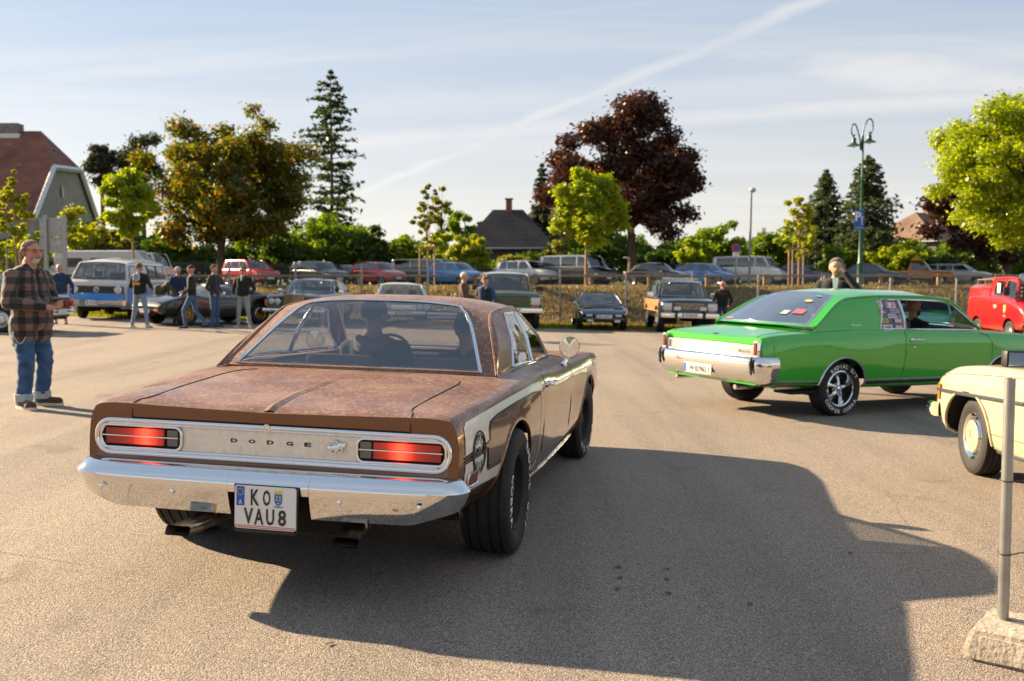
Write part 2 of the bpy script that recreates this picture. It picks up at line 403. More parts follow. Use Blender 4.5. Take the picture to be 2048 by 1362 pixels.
def cabin(root, chain, glass_m, paint, gf=(.05, .93), vg=(.92, .92), sides=None, belt=None, zlim=(.06, .92), trim=None, trim_r=.012, round_b=0., ncol=10, edge_p=3.0, pillar_r=.022, names=('windscreen', 'rear_window'), vgb=None, side_mats=None, roof_name='roof'):
    """greenhouse. chain: front to rear points (y, z, edge x, edge y, edge z): windscreen base, roof front, ..., roof rear, rear glass base.
    sides: [(belt y, rail y, kind)] kinds between successive lines: 'p' painted, 'g' window. belt(y)->(x,z)"""
    Cn = np.array(chain, float); n = len(Cn); idx = np.arange(n)
    def pt(t, v):
        c = [float(pchip(idx, Cn[:, k], [t])[0]) for k in range(5)]
        a = abs(v); w = a**edge_p
        return (c[2]*v, c[0]+(c[3]-c[0])*a**2, c[1]+(c[4]-c[1])*w)
    rows = []; gl = {}
    for i in range(n-1):
        if i == 0 or i == n-2:
            ts = [i, i+gf[0]]+list(np.linspace(i+gf[0], i+gf[1], 7)[1:])+[i+1] if i == 0 else [i, i+1-gf[1]]+list(np.linspace(i+1-gf[1], i+1-gf[0], 7)[1:])+[i+1]
            if i == n-2: gl[i] = (i+1-gf[1], i+1-gf[0])
            else: gl[i] = (i+gf[0], i+gf[1])
        else: ts = list(np.linspace(i, i+1, 6))
        rows += [t for t in ts if not rows or t > rows[-1]+1e-6]
    def vgt(t):
        if t <= 1: return vg[0]
        if t >= n-2:
            v = vg[1]
            if vgb is not None: v = vgb+(vg[1]-vgb)*max(0, min(1, (t-gl[n-2][0])/max(1e-6, gl[n-2][1]-gl[n-2][0])))
            u = (gl[n-2][1]-t)/max(1e-6, gl[n-2][1]-gl[n-2][0])
            if round_b and u > 0: v *= 1-round_b*max(0, min(u, 1))**5
            return v
        return vg[0]+((vgb or vg[1])-vg[0])*(t-1)/max(1, n-3)
    inner = np.linspace(-1, 1, ncol+1); P = []; 
    for t in rows:
        v = vgt(t); cols = [-1, -(1+2*v)/3, -(.3+v)/1.3 if v < .97 else -(1+3*v)/4]+[a*v for a in inner]+[(.3+v)/1.3 if v < .97 else (1+3*v)/4, (1+2*v)/3, 1]
        cols = sorted(cols)
        P.append([pt(t, c) for c in cols])
    P = np.array(P); nc = P.shape[1]; gp = G(); obs = {}
    km = np.ones((len(rows)-1, nc-1), bool)
    for i in gl:
        a, b = gl[i]; m = np.zeros_like(km)
        for k in range(len(rows)-1):
            tm = (rows[k]+rows[k+1])/2
            if a < tm < b: m[k, 3:nc-4] = True
        km &= ~m; g = G(); g.grid(P, keep=m); nm = names[0] if i == 0 else names[1]
        go = g.o(nm, glass_m, root, 60); obs[nm] = go
        rs = [k for k in range(len(rows)) if a-1e-6 <= rows[k] <= b+1e-6]
        loop = [tuple(P[rs[0], c]) for c in range(3, nc-3)]+[tuple(P[k, nc-4]) for k in rs[1:]]+[tuple(P[rs[-1], c]) for c in range(nc-4, 2, -1)]+[tuple(P[k, 3]) for k in rs[::-1][1:-1]]
        obs[nm+'_loop'] = loop
        if trim: 
            gt = G(); gt.tube(loop, trim_r, 6, closed=True, flat=.6); gt.o(nm+'_trim', trim, go, 60)
    gp.grid(P, keep=km)
    # pillars along both glass edges
    E = np.array([[pt(t, sg) for t in rows] for sg in (1, -1)])
    for sg in (0, 1):
        ra = [k for k in range(len(rows)) if rows[k] <= 1.0001]; rb = [k for k in range(len(rows)) if rows[k] >= n-2-.0001]
        for rr in (ra, rb): gp.tube([tuple(E[sg, k]) for k in rr], pillar_r, 6)
        gp.tube([tuple(E[sg, k]) for k in range(len(rows)) if 1 <= rows[k] <= n-2], pillar_r*.8, 6)
    # sides
    if sides:
        ek = E[0]; ey = ek[::-1, 1]
        def rail(y): return np.array([np.interp(y, ey, ek[::-1, 0]), y, np.interp(y, ey, ek[::-1, 2])])
        ts_ = [0, zlim[0], (zlim[0]+zlim[1])/2, zlim[1], 1]
        for sg in (1, -1):
            for (a, b) in zip(sides[:-1], sides[1:]):
                kind = a[2]; PP = []
                for f in np.linspace(0, 1, 7):
                    yb = a[0]+(b[0]-a[0])*f; yr = a[1]+(b[1]-a[1])*f
                    bx, bz = belt(yb); bp = np.array([bx, yb, bz]); rp = rail(yr); row = []
                    for t in ts_:
                        q = bp+(rp-bp)*t; q[0] += .03*math.sin(math.pi*t); row.append((sg*q[0], q[1], q[2]))
                    PP.append(row)
                PP = np.array(PP)
                if kind == 'p': gp.grid(PP, flip=sg < 0)
                else:
                    k1 = np.zeros((6, 4), bool); k1[:, 1:3] = True; gp.grid(PP, keep=~k1, flip=sg < 0)
                    gw = G(); gw.grid(PP, keep=k1, flip=sg < 0)
                    if kind == 'g' or kind == 'q':
                        wo = gw.o('side_window', (side_mats or {}).get(kind, glass_m), root, 60)
                    else: wo = None
                    if trim:
                        lp = [tuple(PP[i, 1]) for i in range(7)]+[tuple(PP[6, 2]), tuple(PP[6, 3])]+[tuple(PP[i, 3]) for i in range(5, -1, -1)]+[tuple(PP[0, 2])]
                        gt = G(); gt.tube(lp, trim_r*.8, 6, closed=True); gt.o('window_trim', trim, wo or root, 60)
        # slivers between the first and last pillar lines and the glass edges
        for sg in (0, 1):
            for (yb_, yr_, *_k), rr in ((sides[0], ra), (sides[-1], rb)):
                ed = [E[sg, k] for k in rr]
                if rr is rb: ed = ed[::-1]
                bx, bz = belt(yb_); bp = np.array([bx, yb_, bz]); rp = rail(yr_); st = []
                z0, z1 = ed[0][2], ed[-1][2]
                for e in ed:
                    t = min(1, max(0, (e[2]-z0)/(z1-z0))); q = bp+(rp-bp)*t; q[0] = (q[0]+.03*math.sin(math.pi*t))*(1 if sg == 0 else -1); st.append([tuple(e), tuple(q)])
                gp.grid(np.array(st))
    gp.o(roof_name, paint, root, 35)
    obs['pt'] = pt; obs['n'] = n
    return obs

def tyre_mesh(r, w, rim, grooves=True, n=40, bulge=1.0):
    b = w/2; pr = [(rim-.02, -b*.72), (rim, -b*.80), (rim+.012, -b*.86), (rim+(r-rim)*.45, -b*bulge), (rim+(r-rim)*.75, -b*.98), (r-.022, -b*.93), (r-.006, -b*.84)]
    half = pr[:]; tread = []
    if grooves:
        for q in (-.60, -.22, .22, .60):
            tread += [(r, b*q-.008), (r-.009, b*q-.006), (r-.009, b*q+.006), (r, b*q+.008)]
    else: tread = [(r, -b*.6), (r, b*.6)]
    pr = half+tread+[(q, -h) for q, h in half[::-1]]
    g = G(); g.lathe(pr, n, 'x'); return g
_WH = {}
def wheel(root, c, r, w, rim, style, side, spin=0., steer=0., letters=None, n=36, key=None):
    wk = bpy.data.objects.new('wheel', None); COL.objects.link(wk); wk.parent = root; wk.location = c
    wk.rotation_euler = (0, 0, -steer if side > 0 else -steer+math.pi); wk.empty_display_size = .1
    k = (round(r, 3), round(w, 3), round(rim, 3), style)
    if k not in _WH:
        gr = n >= 32
        tm = tyre_mesh(r, w, rim, gr, n).mesh('tyre', rubber(), 40)
        rims = {}
        g = G(); b = w/2*.80; ch = chrome(); alu = mat('wheel_silver', (.55, .55, .55), .3, .9); dk = mat('wheel_black', (.008, .008, .008), .7, noise=(8, .3))
        ms = [alu, dk, ch]
        if style == 'five':
            g.lathe([(rim+.006, b*.98), (rim+.010, b+.006), (rim-.004, b+.012), (rim-.016, b+.004), (rim-.022, b-.03), (rim-.03, b-.10), (rim-.035, -b)], n, 'x', mi=2)
            g.lathe([(rim-.04, -.02), (.001, -.02)], n, 'x', mi=1)
            g.lathe([(.075, -.02), (.072, b-.055), (.055, b-.035), (.052, b-.05), (.034, b-.05), (.032, b-.018), (.02, b-.012), (.001, b-.010)], 20, 'x', mi=2)
            for i in range(5):
                a = 2*math.pi*i/5+.25+spin; ca, sa = math.cos(a), math.sin(a)
                P = []
                for q, wd, dp, th in ((.05, .032, b-.05, .03), (.09, .024, b-.045, .022), (.13, .026, b-.06, .02), (rim-.03, .036, b-.085, .02)):
                    ring = []
                    for j in range(8):
                        e = 2*math.pi*j/8; u = wd*math.cos(e); v = th*math.sin(e)
                        ring.append((dp+v, ca*q-sa*u, sa*q+ca*u))
                    P.append(ring)
                g.grid(np.array(P), cv=True, mi=2)
                g.lathe([(.012, b-.03), (.012, b-.045)], 6, 'x', (0, math.cos(a+.63)*.055, math.sin(a+.63)*.055), mi=2)
        elif style == 'black':
            g.lathe([(rim+.006, b), (rim-.004, b+.010), (rim-.016, b), (rim-.024, b-.04), (rim-.05, b-.10), (rim*.62, b-.10), (rim*.55, b-.07), (rim*.3, b-.06), (.05, b-.05), (.045, b-.02), (.001, b-.018)], n, 'x', mi=1)
            for i in range(8):
                a = 2*math.pi*i/8; g.lathe([(.03, b-.094), (.001, b-.094)], 10, 'x', (0, math.cos(a)*rim*.76, math.sin(a)*rim*.76), mi=1)
        elif style == 'hubcap':
            g.lathe([(rim+.006, b), (rim, b+.010), (rim-.014, b+.006), (rim-.03, b-.008), (rim-.05, b-.018), (rim*.74, b+.0), (rim*.70, b+.012)], n, 'x', mi=2)
            for i in range(12):
                a = 2*math.pi*i/12; q = rim-.042; ca, sa = math.cos(a), math.sin(a)
                P = [[(b-.010+k*.0, ca*(q+v)-sa*u, sa*(q+v)+ca*u) for u, v in ((-.016, -.010), (.016, -.010), (.016, .008), (-.016, .008))] for k in (0,)]
                g.poly(P[0], 1)
        elif style == 'multi':
            g.lathe([(rim+.006, b), (rim-.004, b+.008), (rim-.02, b), (rim-.03, b-.05), (rim*.4, b-.07), (.001, b-.05)], n, 'x', mi=1)
            g.lathe([(rim+.008, b), (rim-.004, b+.010), (rim-.018, b+.002)], n, 'x', mi=0)
            for i in range(10):
                a = 2*math.pi*i/10; g.box((b-.03, math.cos(a)*rim*.55, math.sin(a)*rim*.55), (.02, rim*.75, .025), (a, 0, 0), 0)
        else:
            g.lathe([(rim+.006, b), (rim, b+.008), (rim-.015, b), (rim-.03, b-.04), (rim*.55, b-.02), (rim*.5, b+.005), (.001, b+.012)], n, 'x', mi=0)
        _WH[k] = (tm, g.mesh('rim', ms, 35))
    tm, rm = _WH[k]
    t = bpy.data.objects.new('tyre', tm); COL.objects.link(t); t.parent = wk
    q = bpy.data.objects.new('rim', rm); COL.objects.link(q); q.parent = wk
    if letters:
        g = G(); b = w/2
        rl = rim+(r-rim)*.50
        f = lambda a, bb: (b+.0035-abs(math.hypot(a, bb)-rl)*.10, a, bb)
        for s_, mid, inw in letters: ring_text(g, s_, rl, (r-rim)*.40, rad(mid), f, per=(r-rim)*.40*1.05/rl, inward=inw, bold=.03)
        g.o('tyre_lettering', white(), wk, 0)
    return wk
def plate(root, c, txt, w=.52, h=.12, face=1, name='licence_plate', tiltx=0., size=.62):
    """white plate with blue band; face 1 looks forward, -1 backward"""
    p = bpy.data.objects.new(name, None); COL.objects.link(p); p.parent = root; p.location = c
    p.rotation_euler = (tiltx, 0, 0 if face < 0 else math.pi)
    g = G(); g.box((0, .006, 0), (w, .012, h), bev=.003); g.o('plate_blank', mat('plate_white', (.74, .73, .69), .35), p)
    g = G(); g.box((-w/2+.026, -.0015, .0), (.042, .003, h-.012)); g.o('euro_band', mat('plate_blue', (.02, .10, .42), .4), p, 0)
    if txt:
        g = G(); put(g, text(txt, h*size, w*.74, .02), lambda a, b: (a+.03, -.003, b)); g.o('plate_text', black(), p, 0)
    g = G()
    for z in (h/2-.010, -h/2+.010): g.box((0, -.001, z), (w-.01, .0022, .006))
    g.o('plate_lines', mat('plate_red', (.5, .05, .04), .4), p, 0)
    return p
def seats(root, rows, z0=.5, m=None, w=.5):
    """rows: [(y, top z, [x...])] front seats with headrests (x list) or bench (None)"""
    m = m or mat('seat_dark', (.03, .028, .026), .8)
    for y, zt, xs in rows:
        if xs is None:
            g = G(); g.box((0, y, (z0+zt)/2), (1.2, .18, zt-z0), (.2, 0, 0), bev=.05); g.o('bench_seat', m, root)
        else:
            for x in xs:
                g = G(); g.box((x, y, (z0+zt-.2)/2), (w, .14, zt-.2-z0), (.2, 0, 0), bev=.05); g.box((x, y-.06, zt-.09), (.26, .09, .17), (.15, 0, 0), bev=.04); g.o('seat', m, root)
def steering(root, x, y, z, r=.19):
    g = G(); c = np.array((x, y, z)); tl = .45
    g.tube([(x+r*math.cos(a), y+r*math.sin(a)*math.sin(tl), z+r*math.sin(a)*math.cos(tl)) for a in np.linspace(0, 2*math.pi, 25)[:-1]], .012, 6, closed=True)
    g.tube([(x-r, y, z), (x+r, y, z)], .012, 6); g.tube([(x, y, z), (x, y+.3, z-.15)], .02, 6); g.o('steering_wheel', black(), root)
def round_lamp(root, c, r, face=1, name='headlight', d=.03, m=None, rim=True, nn=20):
    g = G(); f = face; g.lathe([(r*1.12, 0), (r*1.14, d*.9), (r, d*1.1), (r*.96, d*.5)], nn, 'y', (0, 0, 0)) 
    o = g.o(name, chrome(), root); o.location = c; o.rotation_euler = (0, 0, 0 if f > 0 else math.pi)
    g = G(); g.lathe([(r*.98, d*.6), (r*.8, d*.95), (r*.4, d*1.15), (.001, d*1.2)], nn, 'y'); g.o('lens', m or mat('lamp_glass', (.55, .57, .55), .12, .2), o); return o
def box_part(root, name, c, d, m, bev=.01, rot=None):
    g = G(); g.box((0, 0, 0), d, rot, bev=min(bev, min(d)*.45)); o = g.o(name, m, root); o.location = c; return o

# ------------------------------------------------------------------ ground
def asphalt():
    M = bpy.data.materials.new('asphalt'); M.use_nodes = True; nt = M.node_tree; N = nt.nodes; L = nt.links; b = N['Principled BSDF']
    tc = N.new('ShaderNodeTexCoord')
    def vor(s):
        n = N.new('ShaderNodeTexVoronoi'); n.inputs['Scale'].default_value = s; L.new(tc.outputs['Object'], n.inputs['Vector']); return n
    def noise(s, d=5):
        n = N.new('ShaderNodeTexNoise'); n.inputs['Scale'].default_value = s; n.inputs['Detail'].default_value = d; n.inputs['Roughness'].default_value = .6; L.new(tc.outputs['Object'], n.inputs['Vector']); return n.outputs[0]
    def mix(f, a, c, bt='MIX'):
        n = N.new('ShaderNodeMix'); n.data_type = 'RGBA'; n.blend_type = bt
        for i, v in ((0, f), (6, a), (7, c)):
            if isinstance(v, tuple): n.inputs[i].default_value = (*v, 1)
            elif isinstance(v, float): n.inputs[i].default_value = v
            else: L.new(v, n.inputs[i])
        return n.outputs[2]
    def ramp(v, pts):
        n = N.new('ShaderNodeValToRGB'); e = n.color_ramp.elements
        for i, (p, c) in enumerate(pts):
            if i < 2: e[i].position = p; e[i].color = (*c, 1)
            else: q = e.new(p); q.color = (*c, 1)
        L.new(v, n.inputs[0]); return n.outputs[0]
    v1 = vor(125); v2 = vor(290)
    sep = N.new('ShaderNodeSeparateColor'); L.new(v1.outputs['Color'], sep.inputs[0])
    stone = ramp(sep.outputs[0], [(0, (.050, .047, .043)), (.30, (.112, .103, .094)), (.75, (.18, .165, .148)), (1, (.33, .305, .275))])
    sep2 = N.new('ShaderNodeSeparateColor'); L.new(v2.outputs['Color'], sep2.inputs[0])
    fine = ramp(sep2.outputs[1], [(0, (.06, .057, .053)), (.6, (.155, .144, .13)), (1, (.27, .25, .225))])
    c = mix(.55, stone, fine)
    gapm = N.new('ShaderNodeMapRange'); gapm.inputs[1].default_value = .25; gapm.inputs[2].default_value = .75; L.new(v1.outputs['Distance'], gapm.inputs[0])
    c = mix(gapm.outputs[0], c, (.055, .051, .047))
    big = ramp(noise(.35, 6), [(.25, (2.15, 1.94, 1.74)), (.5, (2.5, 2.25, 2.01)), (.75, (2.8, 2.52, 2.25))])
    c = mix(1., c, big, 'MULTIPLY')
    spots = ramp(noise(1.7, 3), [(.62, (1, 1, 1)), (.72, (.76, .75, .74))]); c = mix(1., c, spots, 'MULTIPLY')
    # hairline cracks, darker wheel tracks and pits
    cv = N.new('ShaderNodeTexVoronoi'); cv.feature = 'DISTANCE_TO_EDGE'; cv.inputs['Scale'].default_value = .33
    wob = N.new('ShaderNodeMix'); wob.data_type = 'VECTOR'; wob.inputs[0].default_value = .10; nv = N.new('ShaderNodeTexNoise'); nv.inputs['Scale'].default_value = 1.6; nv.inputs['Detail'].default_value = 6; L.new(tc.outputs['Object'], nv.inputs['Vector'])
    L.new(tc.outputs['Object'], wob.inputs[4]); L.new(nv.outputs['Color'], wob.inputs[5]); L.new(wob.outputs[1], cv.inputs['Vector'])
    ck = N.new('ShaderNodeMapRange'); ck.inputs[1].default_value = .0010; ck.inputs[2].default_value = .0032; ck.inputs[3].default_value = .45; ck.inputs[4].default_value = 0; L.new(cv.outputs['Distance'], ck.inputs[0])
    ckm = N.new('ShaderNodeMath'); ckm.operation = 'MULTIPLY'; L.new(ck.outputs[0], ckm.inputs[0]); n3 = N.new('ShaderNodeMapRange'); n3.inputs[1].default_value = .5; n3.inputs[2].default_value = .62; L.new(noise(.6, 2), n3.inputs[0]); L.new(n3.outputs[0], ckm.inputs[1])
    c = mix(ckm.outputs[0], c, (.05, .045, .04))
    trk = N.new('ShaderNodeTexNoise'); trk.inputs['Scale'].default_value = 1.; trk.inputs['Detail'].default_value = 4; mpt = N.new('ShaderNodeMapping'); mpt.inputs['Rotation'].default_value = (0, 0, .9); mpt.inputs['Scale'].default_value = (1.3, .09, 1); L.new(tc.outputs['Object'], mpt.inputs[0]); L.new(mpt.outputs[0], trk.inputs['Vector'])
    c = mix(1., c, ramp(trk.outputs[0], [(.34, (.80, .80, .82)), (.50, (1, 1, 1)), (.70, (1.06, 1.05, 1.04))]), 'MULTIPLY')
    pits = N.new('ShaderNodeTexVoronoi'); pits.inputs['Scale'].default_value = 14; L.new(tc.outputs['Object'], pits.inputs['Vector']); pr = N.new('ShaderNodeMapRange'); pr.inputs[1].default_value = .10; pr.inputs[2].default_value = .06; L.new(pits.outputs['Distance'], pr.inputs[0]); sp3 = N.new('ShaderNodeSeparateColor'); L.new(pits.outputs['Color'], sp3.inputs[0]); p2 = N.new('ShaderNodeMath'); p2.operation = 'GREATER_THAN'; p2.inputs[1].default_value = .72; L.new(sp3.outputs[2], p2.inputs[0]); p3 = N.new('ShaderNodeMath'); p3.operation = 'MULTIPLY'; L.new(pr.outputs[0], p3.inputs[0]); L.new(p2.outputs[0], p3.inputs[1])
    p4 = N.new('ShaderNodeMath'); p4.operation = 'MULTIPLY'; p4.inputs[1].default_value = .6; L.new(p3.outputs[0], p4.inputs[0]); c = mix(p4.outputs[0], c, (.06, .052, .045))
    L.new(c, b.inputs['Base Color']); b.inputs['Roughness'].default_value = .82; b.inputs['Specular IOR Level'].default_value = .35
    ad = N.new('ShaderNodeMath'); ad.operation = 'SUBTRACT'; L.new(noise(260, 3), ad.inputs[0]); L.new(v1.outputs['Distance'], ad.inputs[1])
    bp = N.new('ShaderNodeBump'); bp.inputs['Strength'].default_value = .65; bp.inputs['Distance'].default_value = .006
    L.new(ad.outputs[0], bp.inputs['Height']); L.new(bp.outputs[0], b.inputs['Normal']); return M
def sheet(name, xs, ys, zf, m, kind='structure'):
    g = G(); g.grid(np.array([[(x, y, zf(x, y)) for x in xs] for y in ys]), flip=True); o = g.o(name, m, None, 180); tag(o, kind=kind); fixn(o); return o
XS = [-90, -60, -30, -20, -10, 0, 10, 20, 30, 60, 90]
ROW_Y = 33.3; FOOT_Y = 37.4; TOP_Y = 41.2; BANK = 1.28
def bank_z(x, y):
    f = min(1, max(0, (y-FOOT_Y)/(TOP_Y-FOOT_Y))); f = f*f*(3-2*f); return gz(x)*(1-f)+BANK*f
sheet('car_park', XS, [-40, -10, 0, 10, 20, ROW_Y], lambda x, y: gz(x), asphalt())

# ------------------------------------------------------------------ bank, upper lot, land
def grassy(name, a, b, c):
    return mat(name, a, .9, noise=(1.6, .3), col2=b, bump=(14, .8), spec=.2)
sheet('grass_strip', XS, [ROW_Y, 34.5, 36, FOOT_Y, FOOT_Y+.6, FOOT_Y+1.2, FOOT_Y+1.9, FOOT_Y+2.6, FOOT_Y+3.2, TOP_Y, TOP_Y+1.5], lambda x, y: bank_z(x, y)-.004, grassy('dry_grass_ground', (.085, .065, .030), (.22, .165, .075), 0))
sheet('upper_lot', XS, [TOP_Y+1.5, 50, 60, 72], lambda x, y: BANK, mat('gravel_lot', (.20, .18, .15), .9, noise=(6, .2)))
sheet('field', [-2500, -90, 0, 90, 2500], [72, 90, 200, 600, 3000], lambda x, y: BANK-.02, grassy('far_grass', (.05, .075, .02), (.08, .10, .03), 0))
sheet('land', [-2500, -90, -89.9], [-1500, -40, 0, 40, 72], lambda x, y: .70, grassy('far_grass', (0, 0, 0), (0, 0, 0), 0))
sheet('land', [89.9, 90, 2500], [-1500, -40, 0, 40, 72], lambda x, y: -.76, grassy('far_grass', (0, 0, 0), (0, 0, 0), 0))
sheet('land', [-2500, -90, 0, 90, 2500], [-1500, -40.02], lambda x, y: gz(x)-.01, grassy('far_grass', (0, 0, 0), (0, 0, 0), 0))
def blades(name, n, xr, yr, zf, hmin, hmax, m, w=.02, dens=None):
    r = np.random.RandomState(len(name)*7+n % 97)
    x = r.uniform(*xr, n); y = r.uniform(*yr, n); V = np.zeros((n, 3, 3)); h = r.uniform(hmin, hmax, n); a = r.uniform(0, 6.28, n); ln = r.normal(0, .45, (n, 2))*h[:, None]
    z = np.array([zf(p, q) for p, q in zip(x, y)])
    V[:, 0] = np.stack([x-np.cos(a)*w, y-np.sin(a)*w, z-.01], 1); V[:, 1] = np.stack([x+np.cos(a)*w, y+np.sin(a)*w, z-.01], 1); V[:, 2] = np.stack([x+ln[:, 0], y+ln[:, 1], z+h], 1)
    me = bpy.data.meshes.new(name); me.vertices.add(n*3); me.vertices.foreach_set('co', V.ravel()); me.loops.add(n*3); me.loops.foreach_set('vertex_index', np.arange(n*3, dtype=np.int32)); me.polygons.add(n); me.polygons.foreach_set('loop_start', np.arange(0, n*3, 3, dtype=np.int32)); me.update(); me.validate()
    me.materials.append(m); o = bpy.data.objects.new(name, me); COL.objects.link(o); tag(o, kind='stuff'); return o
def leaf_mat(name, c1, c2, trans=.5, gloss=.35, c3=None):
    """leaves: colour varies from leaf to leaf, light comes through them"""
    if name in MATS: return MATS[name]
    M = bpy.data.materials.new(name); M.use_nodes = True; MATS[name] = M; nt = M.node_tree; N = nt.nodes; L = nt.links
    for n in list(N): N.remove(n)
    o = N.new('ShaderNodeOutputMaterial'); ge = N.new('ShaderNodeNewGeometry'); rp = N.new('ShaderNodeValToRGB'); e = rp.color_ramp.elements
    e[0].color = (*c1, 1); e[1].color = (*c2, 1)
    if c3: q = e.new(.75); q.color = (*c2, 1); e[-1].color = (*c3, 1)
    L.new(ge.outputs['Random Per Island'], rp.inputs[0])
    d = N.new('ShaderNodeBsdfDiffuse'); t = N.new('ShaderNodeBsdfTranslucent'); g = N.new('ShaderNodeBsdfGlossy'); g.inputs['Roughness'].default_value = gloss
    L.new(rp.outputs[0], d.inputs[0]); hs = N.new('ShaderNodeHueSaturation'); hs.inputs['Value'].default_value = 1.5; hs.inputs['Saturation'].default_value = 1.15; L.new(rp.outputs[0], hs.inputs['Color']); L.new(hs.outputs[0], t.inputs[0])
    m1 = N.new('ShaderNodeMixShader'); m1.inputs[0].default_value = trans; L.new(d.outputs[0], m1.inputs[1]); L.new(t.outputs[0], m1.inputs[2])
    m2 = N.new('ShaderNodeMixShader'); m2.inputs[0].default_value = .025; L.new(m1.outputs[0], m2.inputs[1]); L.new(g.outputs[0], m2.inputs[2]); L.new(m2.outputs[0], o.inputs[0]); return M
blades('bank_grass', 60000, (-26, 30), (FOOT_Y-.6, TOP_Y+1.4), lambda x, y: bank_z(x, y), .04, .17, leaf_mat('dry_grass', (.10, .080, .028), (.30, .22, .10), .45), .022)
blades('lawn_edge', 36000, (-26, 30), (ROW_Y+.05, FOOT_Y-.4), lambda x, y: gz(x), .04, .11, leaf_mat('short_grass', (.13, .17, .02), (.27, .25, .04), .5), .02)

# ------------------------------------------------------------------ fence along the foot of the bank
def mesh_fence():
    t = thing('mesh_fence', 'grey wire mesh fence on posts between the car rows', 'fence', (0, FOOT_Y-.3, 0)); y0 = 0
    galv = mat('galvanised', (.30, .31, .31), .45, .7, noise=(20, .2)); wire = mat('fence_wire', (.13, .135, .13), .5, .6)
    xs = [at(1120, 600, FOOT_Y-.3).x+2.46*i for i in range(-9, 9)]; H_ = 2.03
    pm = None; wm = None
    for i, x in enumerate(xs):
        z = gz(x)
        if pm is None:
            g = G(); g.box((0, 0, H_/2-.05), (.07, .05, H_+.10), bev=.006); g.box((0, 0, H_+.005), (.075, .055, .012)); pm = g.mesh('post', galv)
            g = G()
            for k in range(49): g.box((.05+k*.05, -.035, H_/2+.02), (.006, .006, H_-.10))
            for zz in np.arange(.10, H_, .20): g.box((1.23, -.042, zz), (2.40, .008, .008)); g.box((1.23, -.028, zz), (2.40, .008, .008))
            wm = g.mesh('mesh_panel', wire, 0)
        o = bpy.data.objects.new('post', pm); COL.objects.link(o); o.parent = t; o.location = (x, y0, z)
        if i < len(xs)-1:
            o = bpy.data.objects.new('mesh_panel', wm); COL.objects.link(o); o.parent = t; o.location = (x, y0, gz(x+1.2)); o['kind'] = 'stuff' 
mesh_fence()
def guard_rail():
    wood = mat('weathered_wood', (.24, .19, .14), .8, noise=(12, .25))
    t = thing('guard_rail', 'low wooden guard rail on top of the bank', 'barrier', (0, TOP_Y+1.0, BANK)); pm = None
    for i in range(-11, 13):
        if pm is None: g = G(); g.box((0, 0, .28), (.14, .12, .58), bev=.012); pm = g.mesh('post', mat('rail_post_wood', (.30, .17, .07), .8, noise=(12, .25))); g = G(); g.box((0, -.10, .50), (2.44, .06, .10), bev=.012); rm = g.mesh('rail', wood)
        for nm, me in (('post', pm), ('rail', rm)):
            o = bpy.data.objects.new(nm, me); COL.objects.link(o); o.parent = t; o.location = (i*2.45+.9+(1.22 if nm == 'rail' else 0), 0, 0)
guard_rail()

